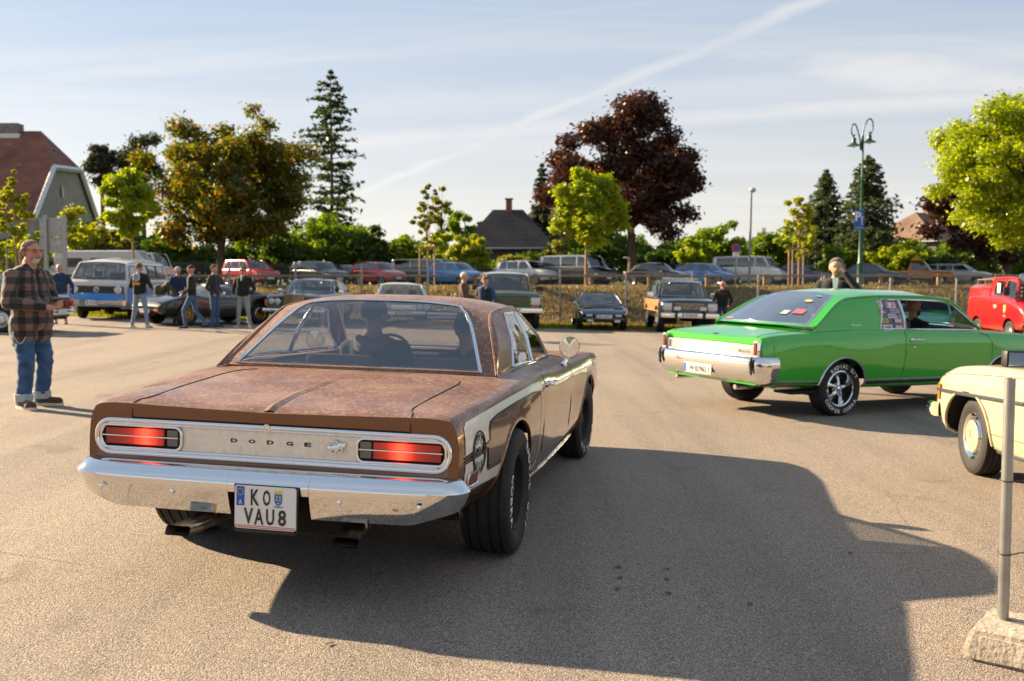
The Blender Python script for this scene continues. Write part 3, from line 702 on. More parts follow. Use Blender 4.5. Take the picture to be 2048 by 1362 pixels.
# ------------------------------------------------------------------ paints
def aged_brown():
    """bronze metallic: glossy flanks, upper faces sun-faded and dusty with pale specks"""
    M = bpy.data.materials.new('aged_brown_paint'); M.use_nodes = True; nt = M.node_tree; N = nt.nodes; L = nt.links; b = N['Principled BSDF']
    tc = N.new('ShaderNodeTexCoord'); sp = N.new('ShaderNodeSeparateXYZ'); L.new(tc.outputs['Normal'], sp.inputs[0])
    def noise(s, d=4, r=.6, src='Object'):
        n = N.new('ShaderNodeTexNoise'); n.inputs['Scale'].default_value = s; n.inputs['Detail'].default_value = d; n.inputs['Roughness'].default_value = r
        L.new(tc.outputs[src], n.inputs['Vector']); return n.outputs[0]
    def mr(v, a, c, lo=0, hi=1):
        n = N.new('ShaderNodeMapRange'); n.interpolation_type = 'SMOOTHSTEP'; n.inputs[1].default_value = a; n.inputs[2].default_value = c; n.inputs[3].default_value = lo; n.inputs[4].default_value = hi
        L.new(v, n.inputs[0]); return n.outputs[0]
    def mul(a, c):
        n = N.new('ShaderNodeMath'); n.operation = 'MULTIPLY'; L.new(a, n.inputs[0])
        if isinstance(c, float): n.inputs[1].default_value = c
        else: L.new(c, n.inputs[1])
        return n.outputs[0]
    def mix(f, a, c):
        n = N.new('ShaderNodeMix'); n.data_type = 'RGBA'; L.new(f, n.inputs[0])
        for i, v in ((6, a), (7, c)):
            if isinstance(v, tuple): n.inputs[i].default_value = (*v, 1)
            else: L.new(v, n.inputs[i])
        return n.outputs[2]
    up = mr(sp.outputs['Z'], .10, .62)
    fade = mul(up, mr(noise(2.2), .25, .6, .55, 1.))
    c = mix(fade, (.150, .055, .020), mix(mr(noise(3.5, 6), .35, .65), (.165, .072, .038), (.25, .140, .086)))
    vo = N.new('ShaderNodeTexVoronoi'); vo.inputs['Scale'].default_value = 62; vo.inputs['Randomness'].default_value = 1; L.new(tc.outputs['Object'], vo.inputs['Vector'])
    sk = mul(mr(vo.outputs['Distance'], .24, .10), mul(up, mr(noise(7, 5), .42, .62)))
    streak = N.new('ShaderNodeTexNoise'); streak.inputs['Scale'].default_value = 45; streak.inputs['Detail'].default_value = 3
    L.new(tc.outputs['Object'], streak.inputs['Vector'])
    sk2 = mul(mr(streak.outputs[0], .52, .68), mul(up, .65))
    c = mix(sk, c, (.52, .42, .34)); c = mix(sk2, c, (.40, .28, .225))
    L.new(c, b.inputs['Base Color'])
    L.new(mr(fade, 0, 1, .26, .42), b.inputs['Roughness']); L.new(mr(fade, 0, 1, .55, .12), b.inputs['Metallic'])
    L.new(mr(fade, 0, 1, 1., .12), b.inputs['Coat Weight']); b.inputs['Coat Roughness'].default_value = .035
    bp = N.new('ShaderNodeBump'); bp.inputs['Strength'].default_value = .05; bp.inputs['Distance'].default_value = .01
    L.new(noise(5, 2), bp.inputs['Height']); L.new(bp.outputs[0], b.inputs['Coat Normal']); return M
def metal_paint(name, col, m=.35, r=.28, wob=.03):
    return mat(name, col, r, m, 1., noise=(300, .15), bump=(2.5, wob))

# ------------------------------------------------------------------ the brown coupe
BROWN_YAW = rad(11.0); BROWN_AT = (-1.215, 4.66, gz(-1.215))
BR = thing('brown_coupe', 'weathered brown two-door hardtop seen from behind with red tail lights lit', 'car', BROWN_AT, BROWN_YAW, tilt=True)
BP = aged_brown()
brown = Body([
 (.10, [(.78, .455), (.88, .475), (.935, .53), (.952, .65), (.945, .79), (.905, .880), (.78, .893), (.40, .885), (0, .878)]),
 (.16, [(.79, .44), (.89, .465), (.945, .53), (.962, .65), (.957, .80), (.918, .893), (.78, .908), (.40, .902), (0, .902)]),
 (.90, [(.82, .34), (.93, .39), (1.00, .50), (1.022, .66), (1.012, .83), (.985, .925), (.80, .950), (.40, .958), (0, .960)]),
 (1.45, [(.86, .27), (.96, .33), (1.03, .48), (1.052, .66), (1.046, .84), (1.01, .948), (.84, .972), (.45, .985), (0, .988)]),
 (1.95, [(.88, .23), (.97, .29), (1.03, .46), (1.050, .66), (1.050, .84), (1.02, .950), (.90, .985), (.50, .995), (0, .995)]),
 (2.60, [(.88, .22), (.98, .28), (1.03, .45), (1.040, .64), (1.045, .80), (1.01, .915), (.90, .965), (.50, .985), (0, .985)]),
 (3.40, [(.88, .22), (.98, .28), (1.03, .45), (1.040, .64), (1.045, .80), (1.01, .905), (.90, .955), (.50, .975), (0, .985)]),
 (4.40, [(.88, .26), (.98, .32), (1.05, .47), (1.075, .64), (1.070, .80), (1.03, .915), (.88, .930), (.50, .930), (0, .950)]),
 (5.00, [(.84, .34), (.95, .40), (1.03, .50), (1.065, .64), (1.06, .79), (1.02, .888), (.86, .890), (.50, .895), (0, .910)]),
 (5.24, [(.74, .40), (.86, .45), (.96, .52), (1.0, .64), (.99, .75), (.96, .845), (.80, .855), (.50, .865), (0, .875)])], 110, 5)
ARCH_B = [(1.15, .36, .405), (4.37, .35, .40)]
body_b = brown.build(BR, BP, ARCH_B, hole=(1.48, 3.34, .80), caps=(False, True))
def tail_frame():
    """painted tail round the recessed chrome panel"""
    R = brown.R[0]; out = [(p[0], p[2]) for p in R]+[(-p[0], p[2]) for p in R[::-1][1:]]
    out.append((-.5, .455)); out.append((.5, .455))
    inn = rrect(-.912, .640, .912, .812, .075, 6)
    cx, cz = 0, .726
    def radial(poly, a):
        best = None; ca, sa = math.cos(a), math.sin(a)
        for (x0, z0), (x1, z1) in zip(poly, poly[1:]+poly[:1]):
            ex, ez = x1-x0, z1-z0; den = ca*ez-sa*ex
            if abs(den) < 1e-9: continue
            t = ((x0-cx)*ez-(z0-cz)*ex)/den; u = ((x0-cx)*sa-(z0-cz)*ca)/den
            if t > 0 and -1e-6 <= u <= 1+1e-6: best = t if best is None else max(best, t)
        return best or .01
    angs = sorted(set([round(math.atan2(z-cz, x-cx), 5) for x, z in inn+out]))
    P = []
    for a in angs:
        ro, ri = radial(out, a), radial(inn, a); ri = min(ri, ro*.995)
        row = []
        for f, y in ((1, .10), (.5, .098), (.0, .103), (-.02, .135)):
            r_ = ri+(ro-ri)*f if f >= 0 else ri*(1+f)
            row.append((cx+r_*math.cos(a), y, cz+r_*math.sin(a)))
        P.append(row)
    g = G(); g.grid(np.array(P), cu=True, flip=False); o = g.o('tail_surround', BP, BR, 30); fixn(o); return inn
tail_frame()
brush = mat('brushed_panel', (.78, .74, .67), .38, .45, noise=(40, .08))
# aluminium tail panel with lettering and emblem
def tail_panel():
    g = G(); g.prism(rrect(-.90, .652, .90, .800, .065), lambda a, b, d: (a, d, b), .110, .150); p = g.o('tail_panel', brush, BR, 30); fixn(p)
    g = G()
    for ins, r in ((0, .0125), (.022, .007)):
        g.tube([(a, .100+ins*.2, b) for a, b in rrect(-.908+ins, .645+ins*.72, .908-ins, .808-ins*.72, .075-ins*.6, 6)], r, 8, closed=True)
    g.o('panel_trim', chrome(), p, 60)
    for s_, x in zip('DODGE', (-.178, -.085, .010, .110, .202)):
        g = G(); put(g, text(s_, .020, .036, .045), lambda a, b: (a+x, .1085, b+.735)); g.o('letter', mat('letter_black', (.02, .02, .02), .4), p, 0)
    g = G(); g.lathe([(.022, 0), (.020, .012), (.012, .012), (.010, .002), (.001, .002)], 16, 'y'); k = g.o('boot_lock', chrome(), p); k.location = (.0, .098, .806); k.rotation_euler = (0, 0, math.pi)
    g = G()                                              # the small chrome bee on wheels
    g.ball((.375, .100, .742), (.022, .012, .017), 10); g.ball((.348, .100, .732), (.024, .012, .018), 10); g.ball((.322, .100, .728), (.020, .012, .016), 10)
    g.tube([(.300, .10, .722), (.312, .096, .742), (.33, .094, .752), (.352, .096, .752)], .006, 6); g.ball((.392, .100, .748), (.008, .008, .010), 8)
    g.tube([(.345, .098, .745), (.325, .092, .760), (.350, .092, .763), (.36, .096, .75)], .005, 6)
    for x, z in ((.335, .716), (.366, .722)): g.tube([(x+.013*math.cos(t), .094, z+.013*math.sin(t)) for t in np.linspace(0, 2*math.pi, 13)[:-1]], .004, 5, closed=True)
    g.o('bee_emblem', chrome(), p, 60)
tail_panel()
def red_lens():
    M = bpy.data.materials.new('lit_red_lens'); M.use_nodes = True; nt = M.node_tree; N = nt.nodes; L = nt.links; b = N['Principled BSDF']
    b.inputs['Base Color'].default_value = (.22, .004, .004, 1); b.inputs['Roughness'].default_value = .18; b.inputs['Coat Weight'].default_value = .5
    tc = N.new('ShaderNodeTexCoord'); sp = N.new('ShaderNodeSeparateXYZ'); L.new(tc.outputs['Object'], sp.inputs[0])
    # ribbed plastic over a bulb: brightest near the bulb
    def m(op, a, c):
        n = N.new('ShaderNodeMath'); n.operation = op
        for i, v in enumerate((a, c)):
            if isinstance(v, (int, float)): n.inputs[i].default_value = v
            else: L.new(v, n.inputs[i])
        return n.outputs[0]
    d = m('POWER', 2.718, m('MULTIPLY', m('MULTIPLY', sp.outputs['X'], sp.outputs['X']), -700)); d2 = m('POWER', 2.718, m('MULTIPLY', m('MULTIPLY', sp.outputs['X'], sp.outputs['X']), -90))
    rib = m('ADD', m('MULTIPLY', m('SINE', m('MULTIPLY', sp.outputs['X'], 900), 0), .25), .85)
    e = m('MULTIPLY', m('ADD', m('ADD', m('MULTIPLY', d, 1.1), m('MULTIPLY', d2, .17)), .015), rib)
    b.inputs['Emission Color'].default_value = (1, .045, .018, 1); L.new(e, b.inputs['Emission Strength']); return M
RED = red_lens()
def tail_light(sx):
    x0, x1 = sorted((sx*.455, sx*.885))
    g = G(); g.prism(rrect(x0, .672, x1, .780, .03), lambda a, b, d: (a, d, b), .106, .128); o = g.o('tail_light', void(), BR, 30); fixn(o)
    # lens shifted so the bulb sits towards the outside of the middle
    xl0, xl1 = (.535, .865) if sx > 0 else (-.855, -.545)
    cx = (xl0+xl1)/2+(-.03 if sx > 0 else .06)
    g = G()
    for z0, z1 in ((.735, .768), (.690, .727)): g.prism(rrect(xl0-cx, z0, xl1-cx, z1, .004, 2), lambda a, b, d: (a, d, b), .094, .106)
    l = g.o('lens', RED, o, 30); l.location.x = cx; fixn(l)
    a, b_ = sorted((sx*.47, sx*.525)); 
    g = G(); g.prism(rrect(a, .690, b_, .768, .004, 2), lambda a, b, d: (a, d, b), .095, .106); fixn(g.o('reversing_lens', mat('clear_ribbed', (.16, .14, .12), .2, noise=(200, .3)), o, 30))
    g = G(); g.box(((x0+x1)/2, .091, .731), (x1-x0-.02, .008, .006), bev=.002); g.o('lens_bar', chrome(), o)
    g = G(); g.tube([(p, .102, q) for p, q in rrect(x0-.002, .670, x1+.002, .782, .034, 5)], .008, 8, closed=True); g.o('bezel', chrome(), o, 60)
tail_light(-1); tail_light(1)
# rear deck details: gap round the boot lid, centre ridge, fuel stains left to the paint
def deck_pt(x, y, dz=.001): return (x, y, brown.top(y, abs(x))+dz)
def boot():
    g = G(); gap = mat('panel_gap', (.006, .005, .005), .9)
    for sx in (-1, 1):
        pth = [(.715*sx, .098, .822), (.715*sx, .1, .86)]+[deck_pt(sx*x, y) for x, y in ((.715, .11), (.708, .15), (.690, .19), (.680, .24), (.690, .5), (.705, .9), (.708, 1.02), (.695, 1.12), (.655, 1.20), (.60, 1.25))]
        g.tube(pth, .0032, 6)
    g.tube([(x, .0985, .822+.0*abs(x)) for x in np.linspace(-.715, .715, 9)], .0032, 6)
    o = g.o('boot_lid_gap', gap, BR, 60)
    P = []
    for y in np.linspace(.11, 1.05, 24):
        f = min(1, (y-.11)/.94); hh = .010*(1-f)**.8; wd = .03+.10*(1-f)*0+.0
        P.append([(x, y+.012*abs(x)/wd*0, brown.top(y, abs(x))+.0012+hh*(1-abs(x)/wd)**1.3) for x in np.linspace(-wd, wd, 9)])
    g = G(); g.grid(np.array(P), flip=True); r_ = g.o('boot_ridge', BP, BR, 60); fixn(r_)
boot()
# bumper: bright ledge over a deep face, notched in the middle for the plate
def bumper():
    prof = lambda k: [(.10, .618), (.03, .622), (-.012, .612), (-.052, .572), (-.058, .560), (-.050, .52), (-.030, .45), (-.012, .425-.02*k), (.02, .418-.02*k), (.06, .425-.02*k)]
    plan = [(-.205, 0), (-.55, .008), (-.80, .022), (-.90, .036), (-.945, .050), (-.970, .070), (-.982, .095), (-.986, .125)]
    g = G()
    def row(x, y0, ang, lift, low):
        r_ = []
        for d, z in prof(1):
            q = z+lift*(.6-z)/.2*1.0 if z < .5 else z
            r_.append((x+math.sin(ang)*(-d)*-1*0+d*math.sin(ang), y0+d*math.cos(ang), q))
        return r_
    for sx in (1, -1):
        plan[0] = (-.285 if sx > 0 else -.135, 0); P = []
        t = np.linspace(0, len(plan)-1, 30); px = pchip(range(len(plan)), [p[0] for p in plan], t); py = pchip(range(len(plan)), [p[1] for p in plan], t)
        for i in range(30):
            a = max(0, i-1); b = min(29, i+1); tx, ty = px[b]-px[a], py[b]-py[a]; l = math.hypot(tx, ty)
            nx, ny_ = -ty/l, tx/l            # inward normal for the left half
            if ny_ < 0: nx, ny_ = -nx, -ny_
            lift = max(0, (-px[i]-.78)/.2); rr = []
            for d, z in prof(1):
                zz = z+(.06*min(1, lift)*(.56-z)/.15 if z < .56 else 0)
                rr.append((-sx*(px[i]+nx*d)*.962, py[i]+ny_*d, zz))
            P.append(rr)
        g.grid(np.array(P), flip=sx > 0)
        for e in (0, -1): g.poly(P[e])
    # the ledge carries on over the plate recess
    P = []
    for x in np.linspace(-.135*.962, .285*.962, 13): P.append([(x, d-.006*(1-((x-.072)/.205)**2), z) for d, z in prof(1)[:6]]+[(x, .03, .515)])
    g.grid(np.array(P))
    o = g.o('rear_bumper', chrome(), BR, 40); fixn(o)
    g = G(); g.box((.072, .07, .465), (.43, .03, .11)); g.o('plate_recess', void(), o, 0)
    for x in (-.80, -.42, .42, .80):
        g = G(); g.lathe([(.014, 0), (.012, .007), (.001, .009)], 12, 'y'); b_ = g.o('bumper_bolt', chrome(), o, 60); b_.location = (x, -.046+.03*max(0, abs(x)-.3)*.8, .50); b_.rotation_euler = (0, 0, math.pi)
bumper()
# two-line number plate
def brown_plate():
    p = bpy.data.objects.new('licence_plate', None); COL.objects.link(p); p.parent = BR; p.location = (.075, -.082, .462)
    g = G(); g.prism(rrect(-.152, -.102, .152, .100, .012), lambda a, b, d: (a, d, b), 0, .006); fixn(g.o('plate_blank', mat('plate_white', (.74, .73, .69), .35), p, 30))
    g = G(); g.box((0, .012, -.006), (.318, .012, .220), bev=.004); g.box((0, .002, -.112), (.30, .012, .014), bev=.003); g.o('plate_frame', black(), p)
    g = G(); g.prism(rrect(-.143, .005, -.103, .095, .004), lambda a, b, d: (a, d, b), -.0015, .001); e = g.o('euro_band', mat('plate_blue', (.02, .10, .42), .4), p, 0)
    g = G(); put(g, text('A', .022, .016, .03), lambda a, b: (a-.123, -.003, b+.023)); g.o('country_letter', white(), e, 0)
    g = G()
    for i in range(12):
        a = 2*math.pi*i/12; g.box((-.123+.015*math.cos(a), -.002, .070+.015*math.sin(a)), (.0035, .0015, .0035))
    g.o('euro_stars', mat('plate_gold', (.75, .55, .04), .5), e, 0)
    for s_, w, x, z in (('K', .042, -.050, .047), ('O', .038, .008, .047), ('V', .046, -.082, -.042), ('A', .046, -.030, -.042), ('U', .040, .026, -.042), ('8', .040, .085, -.042)):
        g = G(); put(g, text(s_, .076, w, .022), lambda a, b: (a+x, -.003, b+z)); g.o('plate_letter', mat('letter_black', (.02, .02, .02), .4), p, 0)
    sh = [(-.019, .026), (.019, .026), (.019, -.008), (.012, -.022), (0, -.030), (-.012, -.022), (-.019, -.008)]
    g = G(); g.prism([(a+.065, b+.042) for a, b in sh], lambda a, b, d: (a, d, b), -.0025, .001); cst = g.o('crest', mat('crest_blue', (.03, .16, .50), .4), p, 0)
    g = G()
    for x, z in ((-.011, .016), (.005, .016), (-.011, .002), (.005, .002), (-.003, -.014)): g.prism([(x+.065, z+.042), (x+.072, z+.045), (x+.073, z+.038), (x+.067, z+.035)], lambda a, b, d: (a, d, b), -.0038, -.002)
    cr = [(-.018, .028), (.018, .028), (.020, .042), (.012, .038), (.008, .044), (0, .038), (-.008, .044), (-.012, .038), (-.020, .042)]
    g.prism([(a+.065, b+.042) for a, b in cr], lambda a, b, d: (a, d, b), -.0025, .001)
    g.o('crest_charges', mat('plate_gold', (.75, .55, .04), .5), cst, 0)
    g = G(); g.box((.065, -.0015, .008), (.042, .002, .005)); g.o('crest_caption', mat('letter_grey', (.2, .2, .2), .5), p, 0)
    g = G()
    for z in (-.088, -.096): g.box((0, -.001, z), (.298, .002, .0028))
    g.o('plate_lines', mat('plate_red', (.5, .05, .04), .4), p, 0)
brown_plate()
# exhaust tips
for x, dx, y, z in ((-.315, -.12, -.12, .342), (.455, .05, -.08, .335)):
    g = G(); P = []
    for (yy, xx, zz) in ((.55, x-dx, z+.05), (y+.08, x, z), (y, x+dx*.25, z-.008)):
        P.append([(xx+a, yy+b*.5, zz+b) for a, b in rrect(-.062, -.021, .062, .021, .009, 2)])
    g.grid(np.array(P), cv=True); Q = np.array(P[1:][::-1]); Q[..., 0] = (Q[..., 0]-x)*.93+x; Q[..., 2] = (Q[..., 2]-z)*.85+z; g.grid(Q, cv=True, flip=True)
    e = g.o('exhaust_tip', mat('exhaust_dark', (.34, .28, .22), .22, .9, noise=(20, .5)), BR, 40)
    g = G(); g.box((x+.03, .10, z+.075), (.13, .03, .035), bev=.006); g.tube([(x+.05, .10, z+.07), (x+.05, .10, z+.02)], .008, 6); g.o('exhaust_hanger', mat('exhaust_dark', (0, 0, 0)), e)
g = G(); g.tube([(-.75, 1.15, .35), (.75, 1.15, .35)], .045, 10); g.ball((0, 1.15, .35), .12, 10); g.tube([(-.30, .5, .36), (-.35, 2.5, .30)], .03, 8); g.tube([(.40, .5, .36), (.38, 2.5, .30)], .03, 8); g.o('rear_axle', mat('exhaust_dark', (0, 0, 0)), BR)
# white stripe with the round badge on the rear wing
def stripe():
    for sx in (1, -1):
        fn = lambda y, z, e=.003: (sx*(brown.x(y, z)+e), y, z)
        g = G()
        up = [(.17, .842), (.21, .868), (.40, .880), (.80, .898), (1.20, .914), (1.55, .924), (1.80, .918), (1.86, .895), (1.86, .80), (1.80, .86), (1.55, .885), (1.15, .872), (.70, .850), (.56, .83), (.53, .80), (.53, .735), (.50, .732), (.17, .715)]
        decal(g, up, fn, .05)
        lo = [(.17, .672), (.47, .685), (.49, .692), (.50, .60), (.53, .580), (.78, .578), (.755, .515), (.155, .535)]
        decal(g, lo, fn, .05)
        decal(g, [(1.58, .26), (1.85, .42), (1.85, .80), (1.87, .80), (1.87, .40), (1.66, .24)], fn, .05)
        o = g.o('white_stripe', mat('stripe_white', (.74, .71, .65), .32, 0, .6, noise=(14, .08)), BR, 60); fixn(o)
        g = G(); fb = lambda y, z: fn(y, z, .0045)
        for pts in ([(.47, .722), (.545, .738), (.552, .80), (.575, .822), (.71, .838), (1.15, .860), (1.55, .873), (1.80, .848)], [(.16, .702), (.32, .708)], [(.16, .684), (.32, .69)], [(.42, .695), (.512, .704), (.520, .612), (.54, .596), (.79, .590)]):
            g.tube([fb(a, b) for a, b in pts], .0035, 5)
        cy, cz = .365, .700
        for r_, w in ((.105, .0055), (.088, .0035)): g.tube([fb(cy+r_*.92*math.cos(t), cz+r_*math.sin(t)) for t in np.linspace(0, 2*math.pi, 33)[:-1]], w, 5, closed=True)
        fl = 1 if sx > 0 else -1
        f2 = lambda a, b: fb(cy+a*fl, cz+b)
        ring_text(g, 'SUPER', .066, .034, rad(90), f2, per=.55, bold=.03); ring_text(g, 'BEE', .066, .034, rad(270), f2, per=.60, inward=True, bold=.03)
        for a, b, r_ in ((-.02, -.005, .016), (.015, .0, .02), (-.005, .018, .014)): decal(g, [(cy+a+r_*math.cos(t), cz+b+r_*math.sin(t)) for t in np.linspace(0, 2*math.pi, 11)[:-1]], fb, .2)
        g.o('round_badge', mat('letter_black', (.02, .02, .02), .4), o, 60)
        g = G(); decal(g, rrect(.205, .560, .345, .615, .008, 2), lambda y, z: fn(y, z, .012), .2); sm = g.o('side_marker', mat('dark_red_lens', (.16, .008, .008), .15, 0, .6), BR, 60)
        g = G(); g.tube([fn(a, b, .010) for a, b in rrect(.20, .555, .35, .620, .01, 3)], .006, 6, closed=True); g.o('bezel', chrome(), sm, 60)
stripe()
# flank details: door gaps, handle, sill strip, arch lips
def flank():
    for sx in (1, -1):
        fn = lambda y, z, e=.0005: (sx*(brown.x(y, z)+e), y, z)
        g = G()
        g.tube([fn(y, z) for y, z in ((1.98, .945), (1.99, .90), (1.99, .6), (2.02, .45), (2.10, .30))], .004, 5)
        g.tube([fn(y, z) for y, z in ((3.34, .90), (3.36, .85), (3.36, .6), (3.33, .45), (3.28, .30))], .004, 5)
        g.tube([fn(y, .285) for y in np.linspace(2.1, 3.28, 8)], .003, 5)
        g.tube([(sx*.78, 3.42, .975), (sx*.93, 3.42, .955), fn(3.42, .90), (sx*1.02, 3.40, .86)], .004, 5)
        g.o('door_gap', mat('panel_gap', (0, 0, 0)), BR, 60)
        g = G(); g.tube([fn(y, z, .012+.01*e) for y, z, e in ((2.10, .872, 0), (2.14, .874, 2), (2.30, .876, 2), (2.33, .876, .5))], [.012, .014, .012, .008], 8, flat=.7); g.tube([fn(2.07, .872, .0), fn(2.07, .872, .016)], .018, 10); g.o('door_handle', chrome(), BR, 60)
        g = G(); g.tube([fn(y, .288, .006) for y in np.linspace(1.62, 3.92, 24)], .009, 6); g.o('sill_strip', chrome(), BR, 60)
        for yc, zc, r_ in ARCH_B:
            g = G(); g.tube([(sx*(brown.x(yc+r_*math.cos(a), zc+r_*math.sin(a))-.004), yc+r_*math.cos(a), zc+r_*math.sin(a)) for a in np.linspace(-.15, math.pi+.2, 30)], .013, 6); g.o('arch_lip', BP, BR, 60)
        g = G(); decal(g, rrect(4.88, .56, 4.98, .60, .008, 2), lambda y, z: fn(y, z, .006), .3); g.o('front_marker', mat('amber_lens', (.55, .16, .01), .2, 0, .5), BR, 60)
flank()
for sx in (-1, 1):
    wheel(BR, (sx*.915, 1.15, .355), .355, .285, .215, 'black', sx, letters=[('RADIAL G/T', 0, False), ('COBRA', 180, True)])
    wheel(BR, (sx*.935, 4.37, .345), .345, .245, .20, 'black', sx, steer=rad(4), letters=[('RADIAL G/T', -80, False)])
# greenhouse
GL_B = glass('smoked_glass', (.68, .69, .68), .90)
chain_b = [(3.62, .985, .84, 3.36, .985), (2.86, 1.380, .72, 2.78, 1.340), (2.60, 1.425, .730, 2.55, 1.362), (2.28, 1.427, .730, 2.26, 1.356), (2.00, 1.402, .715, 1.98, 1.330), (1.33, .985, .880, 1.42, .978)]
belt_b = lambda y: (float(np.interp(y, [1.4, 1.9, 2.3, 3.5], [.895, .91, .91, .88])), brown.top(y, .9))
_n0 = set(bpy.data.objects)
cab_b = cabin(BR, chain_b, GL_B, BP, gf=(.03, .92), vg=(.93, .895), vgb=.82, sides=[(3.40, 2.80, 'g'), (2.50, 2.62, 'p'), (2.47, 2.59, 'g'), (1.78, 2.24, 'p'), (1.36, 1.97, 'p')], belt=belt_b, zlim=(.05, .90), trim=chrome(), trim_r=.015, round_b=.13, ncol=14, pillar_r=.010)
for o in set(bpy.data.objects)-_n0:
    if o.parent == BR: o.location.x = -.035

# ------------------------------------------------------------------ people
SKIN = lambda: mat('skin', (.46, .24, .165), .5, noise=(12, .12))
def capsules_mesh(caps, voxel, smooth=2, bumpy=0.):
    g = G()
    for c in caps:
        p0, p1, r0, r1 = Vector(c[0]), Vector(c[1]), c[2], c[3]
        sc_ = c[5] if len(c) > 5 else (1, 1, 1)
        d = p1-p0; L_ = d.length; ax = d.normalized() if L_ > 1e-6 else Vector((0, 0, 1))
        u = ax.orthogonal().normalized(); w = ax.cross(u); n = 14; R = []
        for i in range(7):
            a = math.pi/2*(i/6); R.append((p0-ax*r0*math.cos(a), r0*math.sin(a)))
        for i in range(7):
            a = math.pi/2*(i/6); R.append((p1+ax*r1*math.sin(a), r1*math.cos(a)))
        P = []
        for q, r in R:
            row = []
            for j in range(n):
                t = 2*math.pi*j/n; o = u*math.cos(t)*max(r, 1e-4)+w*math.sin(t)*max(r, 1e-4); m_ = (p0+p1)/2; v = q+o
                row.append((m_.x+(v.x-m_.x)*sc_[0], m_.y+(v.y-m_.y)*sc_[1], m_.z+(v.z-m_.z)*sc_[2]))
            P.append(row)
        g.grid(np.array(P), cv=True)
    me = g.mesh('body', [SKIN()], 0); ob = bpy.data.objects.new('body', me); COL.objects.link(ob)
    md = ob.modifiers.new('r', 'REMESH'); md.mode = 'VOXEL'; md.voxel_size = voxel
    if smooth: ms = ob.modifiers.new('s', 'SMOOTH'); ms.iterations = smooth; ms.factor = .5
    bpy.context.view_layer.update()
    m2 = bpy.data.meshes.new_from_object(ob.evaluated_get(bpy.context.evaluated_depsgraph_get()))
    bpy.data.objects.remove(ob); bpy.data.meshes.remove(me); return m2
def paint_regions(me, caps, mats, rules=None):
    """material of each face: that of the nearest limb"""
    for m in list(me.materials): me.materials.clear(); break
    names = list(dict.fromkeys(c[4] for c in caps))
    for k in names: me.materials.append(mats[k])
    n = len(me.polygons); cen = np.zeros(n*3); me.polygons.foreach_get('center', cen); cen = cen.reshape(-1, 3)
    best = np.full(n, 1e9); idx = np.zeros(n, int)
    for c in caps:
        p0, p1 = np.array(c[0], float), np.array(c[1], float); d = p1-p0; l2 = d@d
        t = np.clip(((cen-p0)@d)/l2, 0, 1) if l2 > 1e-9 else np.zeros(n)
        q = p0+t[:, None]*d; df = cen-q
        if len(c) > 5: df = df/np.array(c[5])
        dist = np.linalg.norm(df, axis=1)-(c[2]+(c[3]-c[2])*t)
        m = dist < best; best = np.where(m, dist, best); idx = np.where(m, names.index(c[4]), idx)
    if rules: idx = rules(cen, idx, names)
    me.polygons.foreach_set('material_index', idx.astype(np.int32)); me.polygons.foreach_set('use_smooth', [True]*n); me.update()
def cloth(name, col, n=(25, .18)): return mat(name, col, .85, noise=n, bump=(22, .35), sheen=.15, spec=.3)
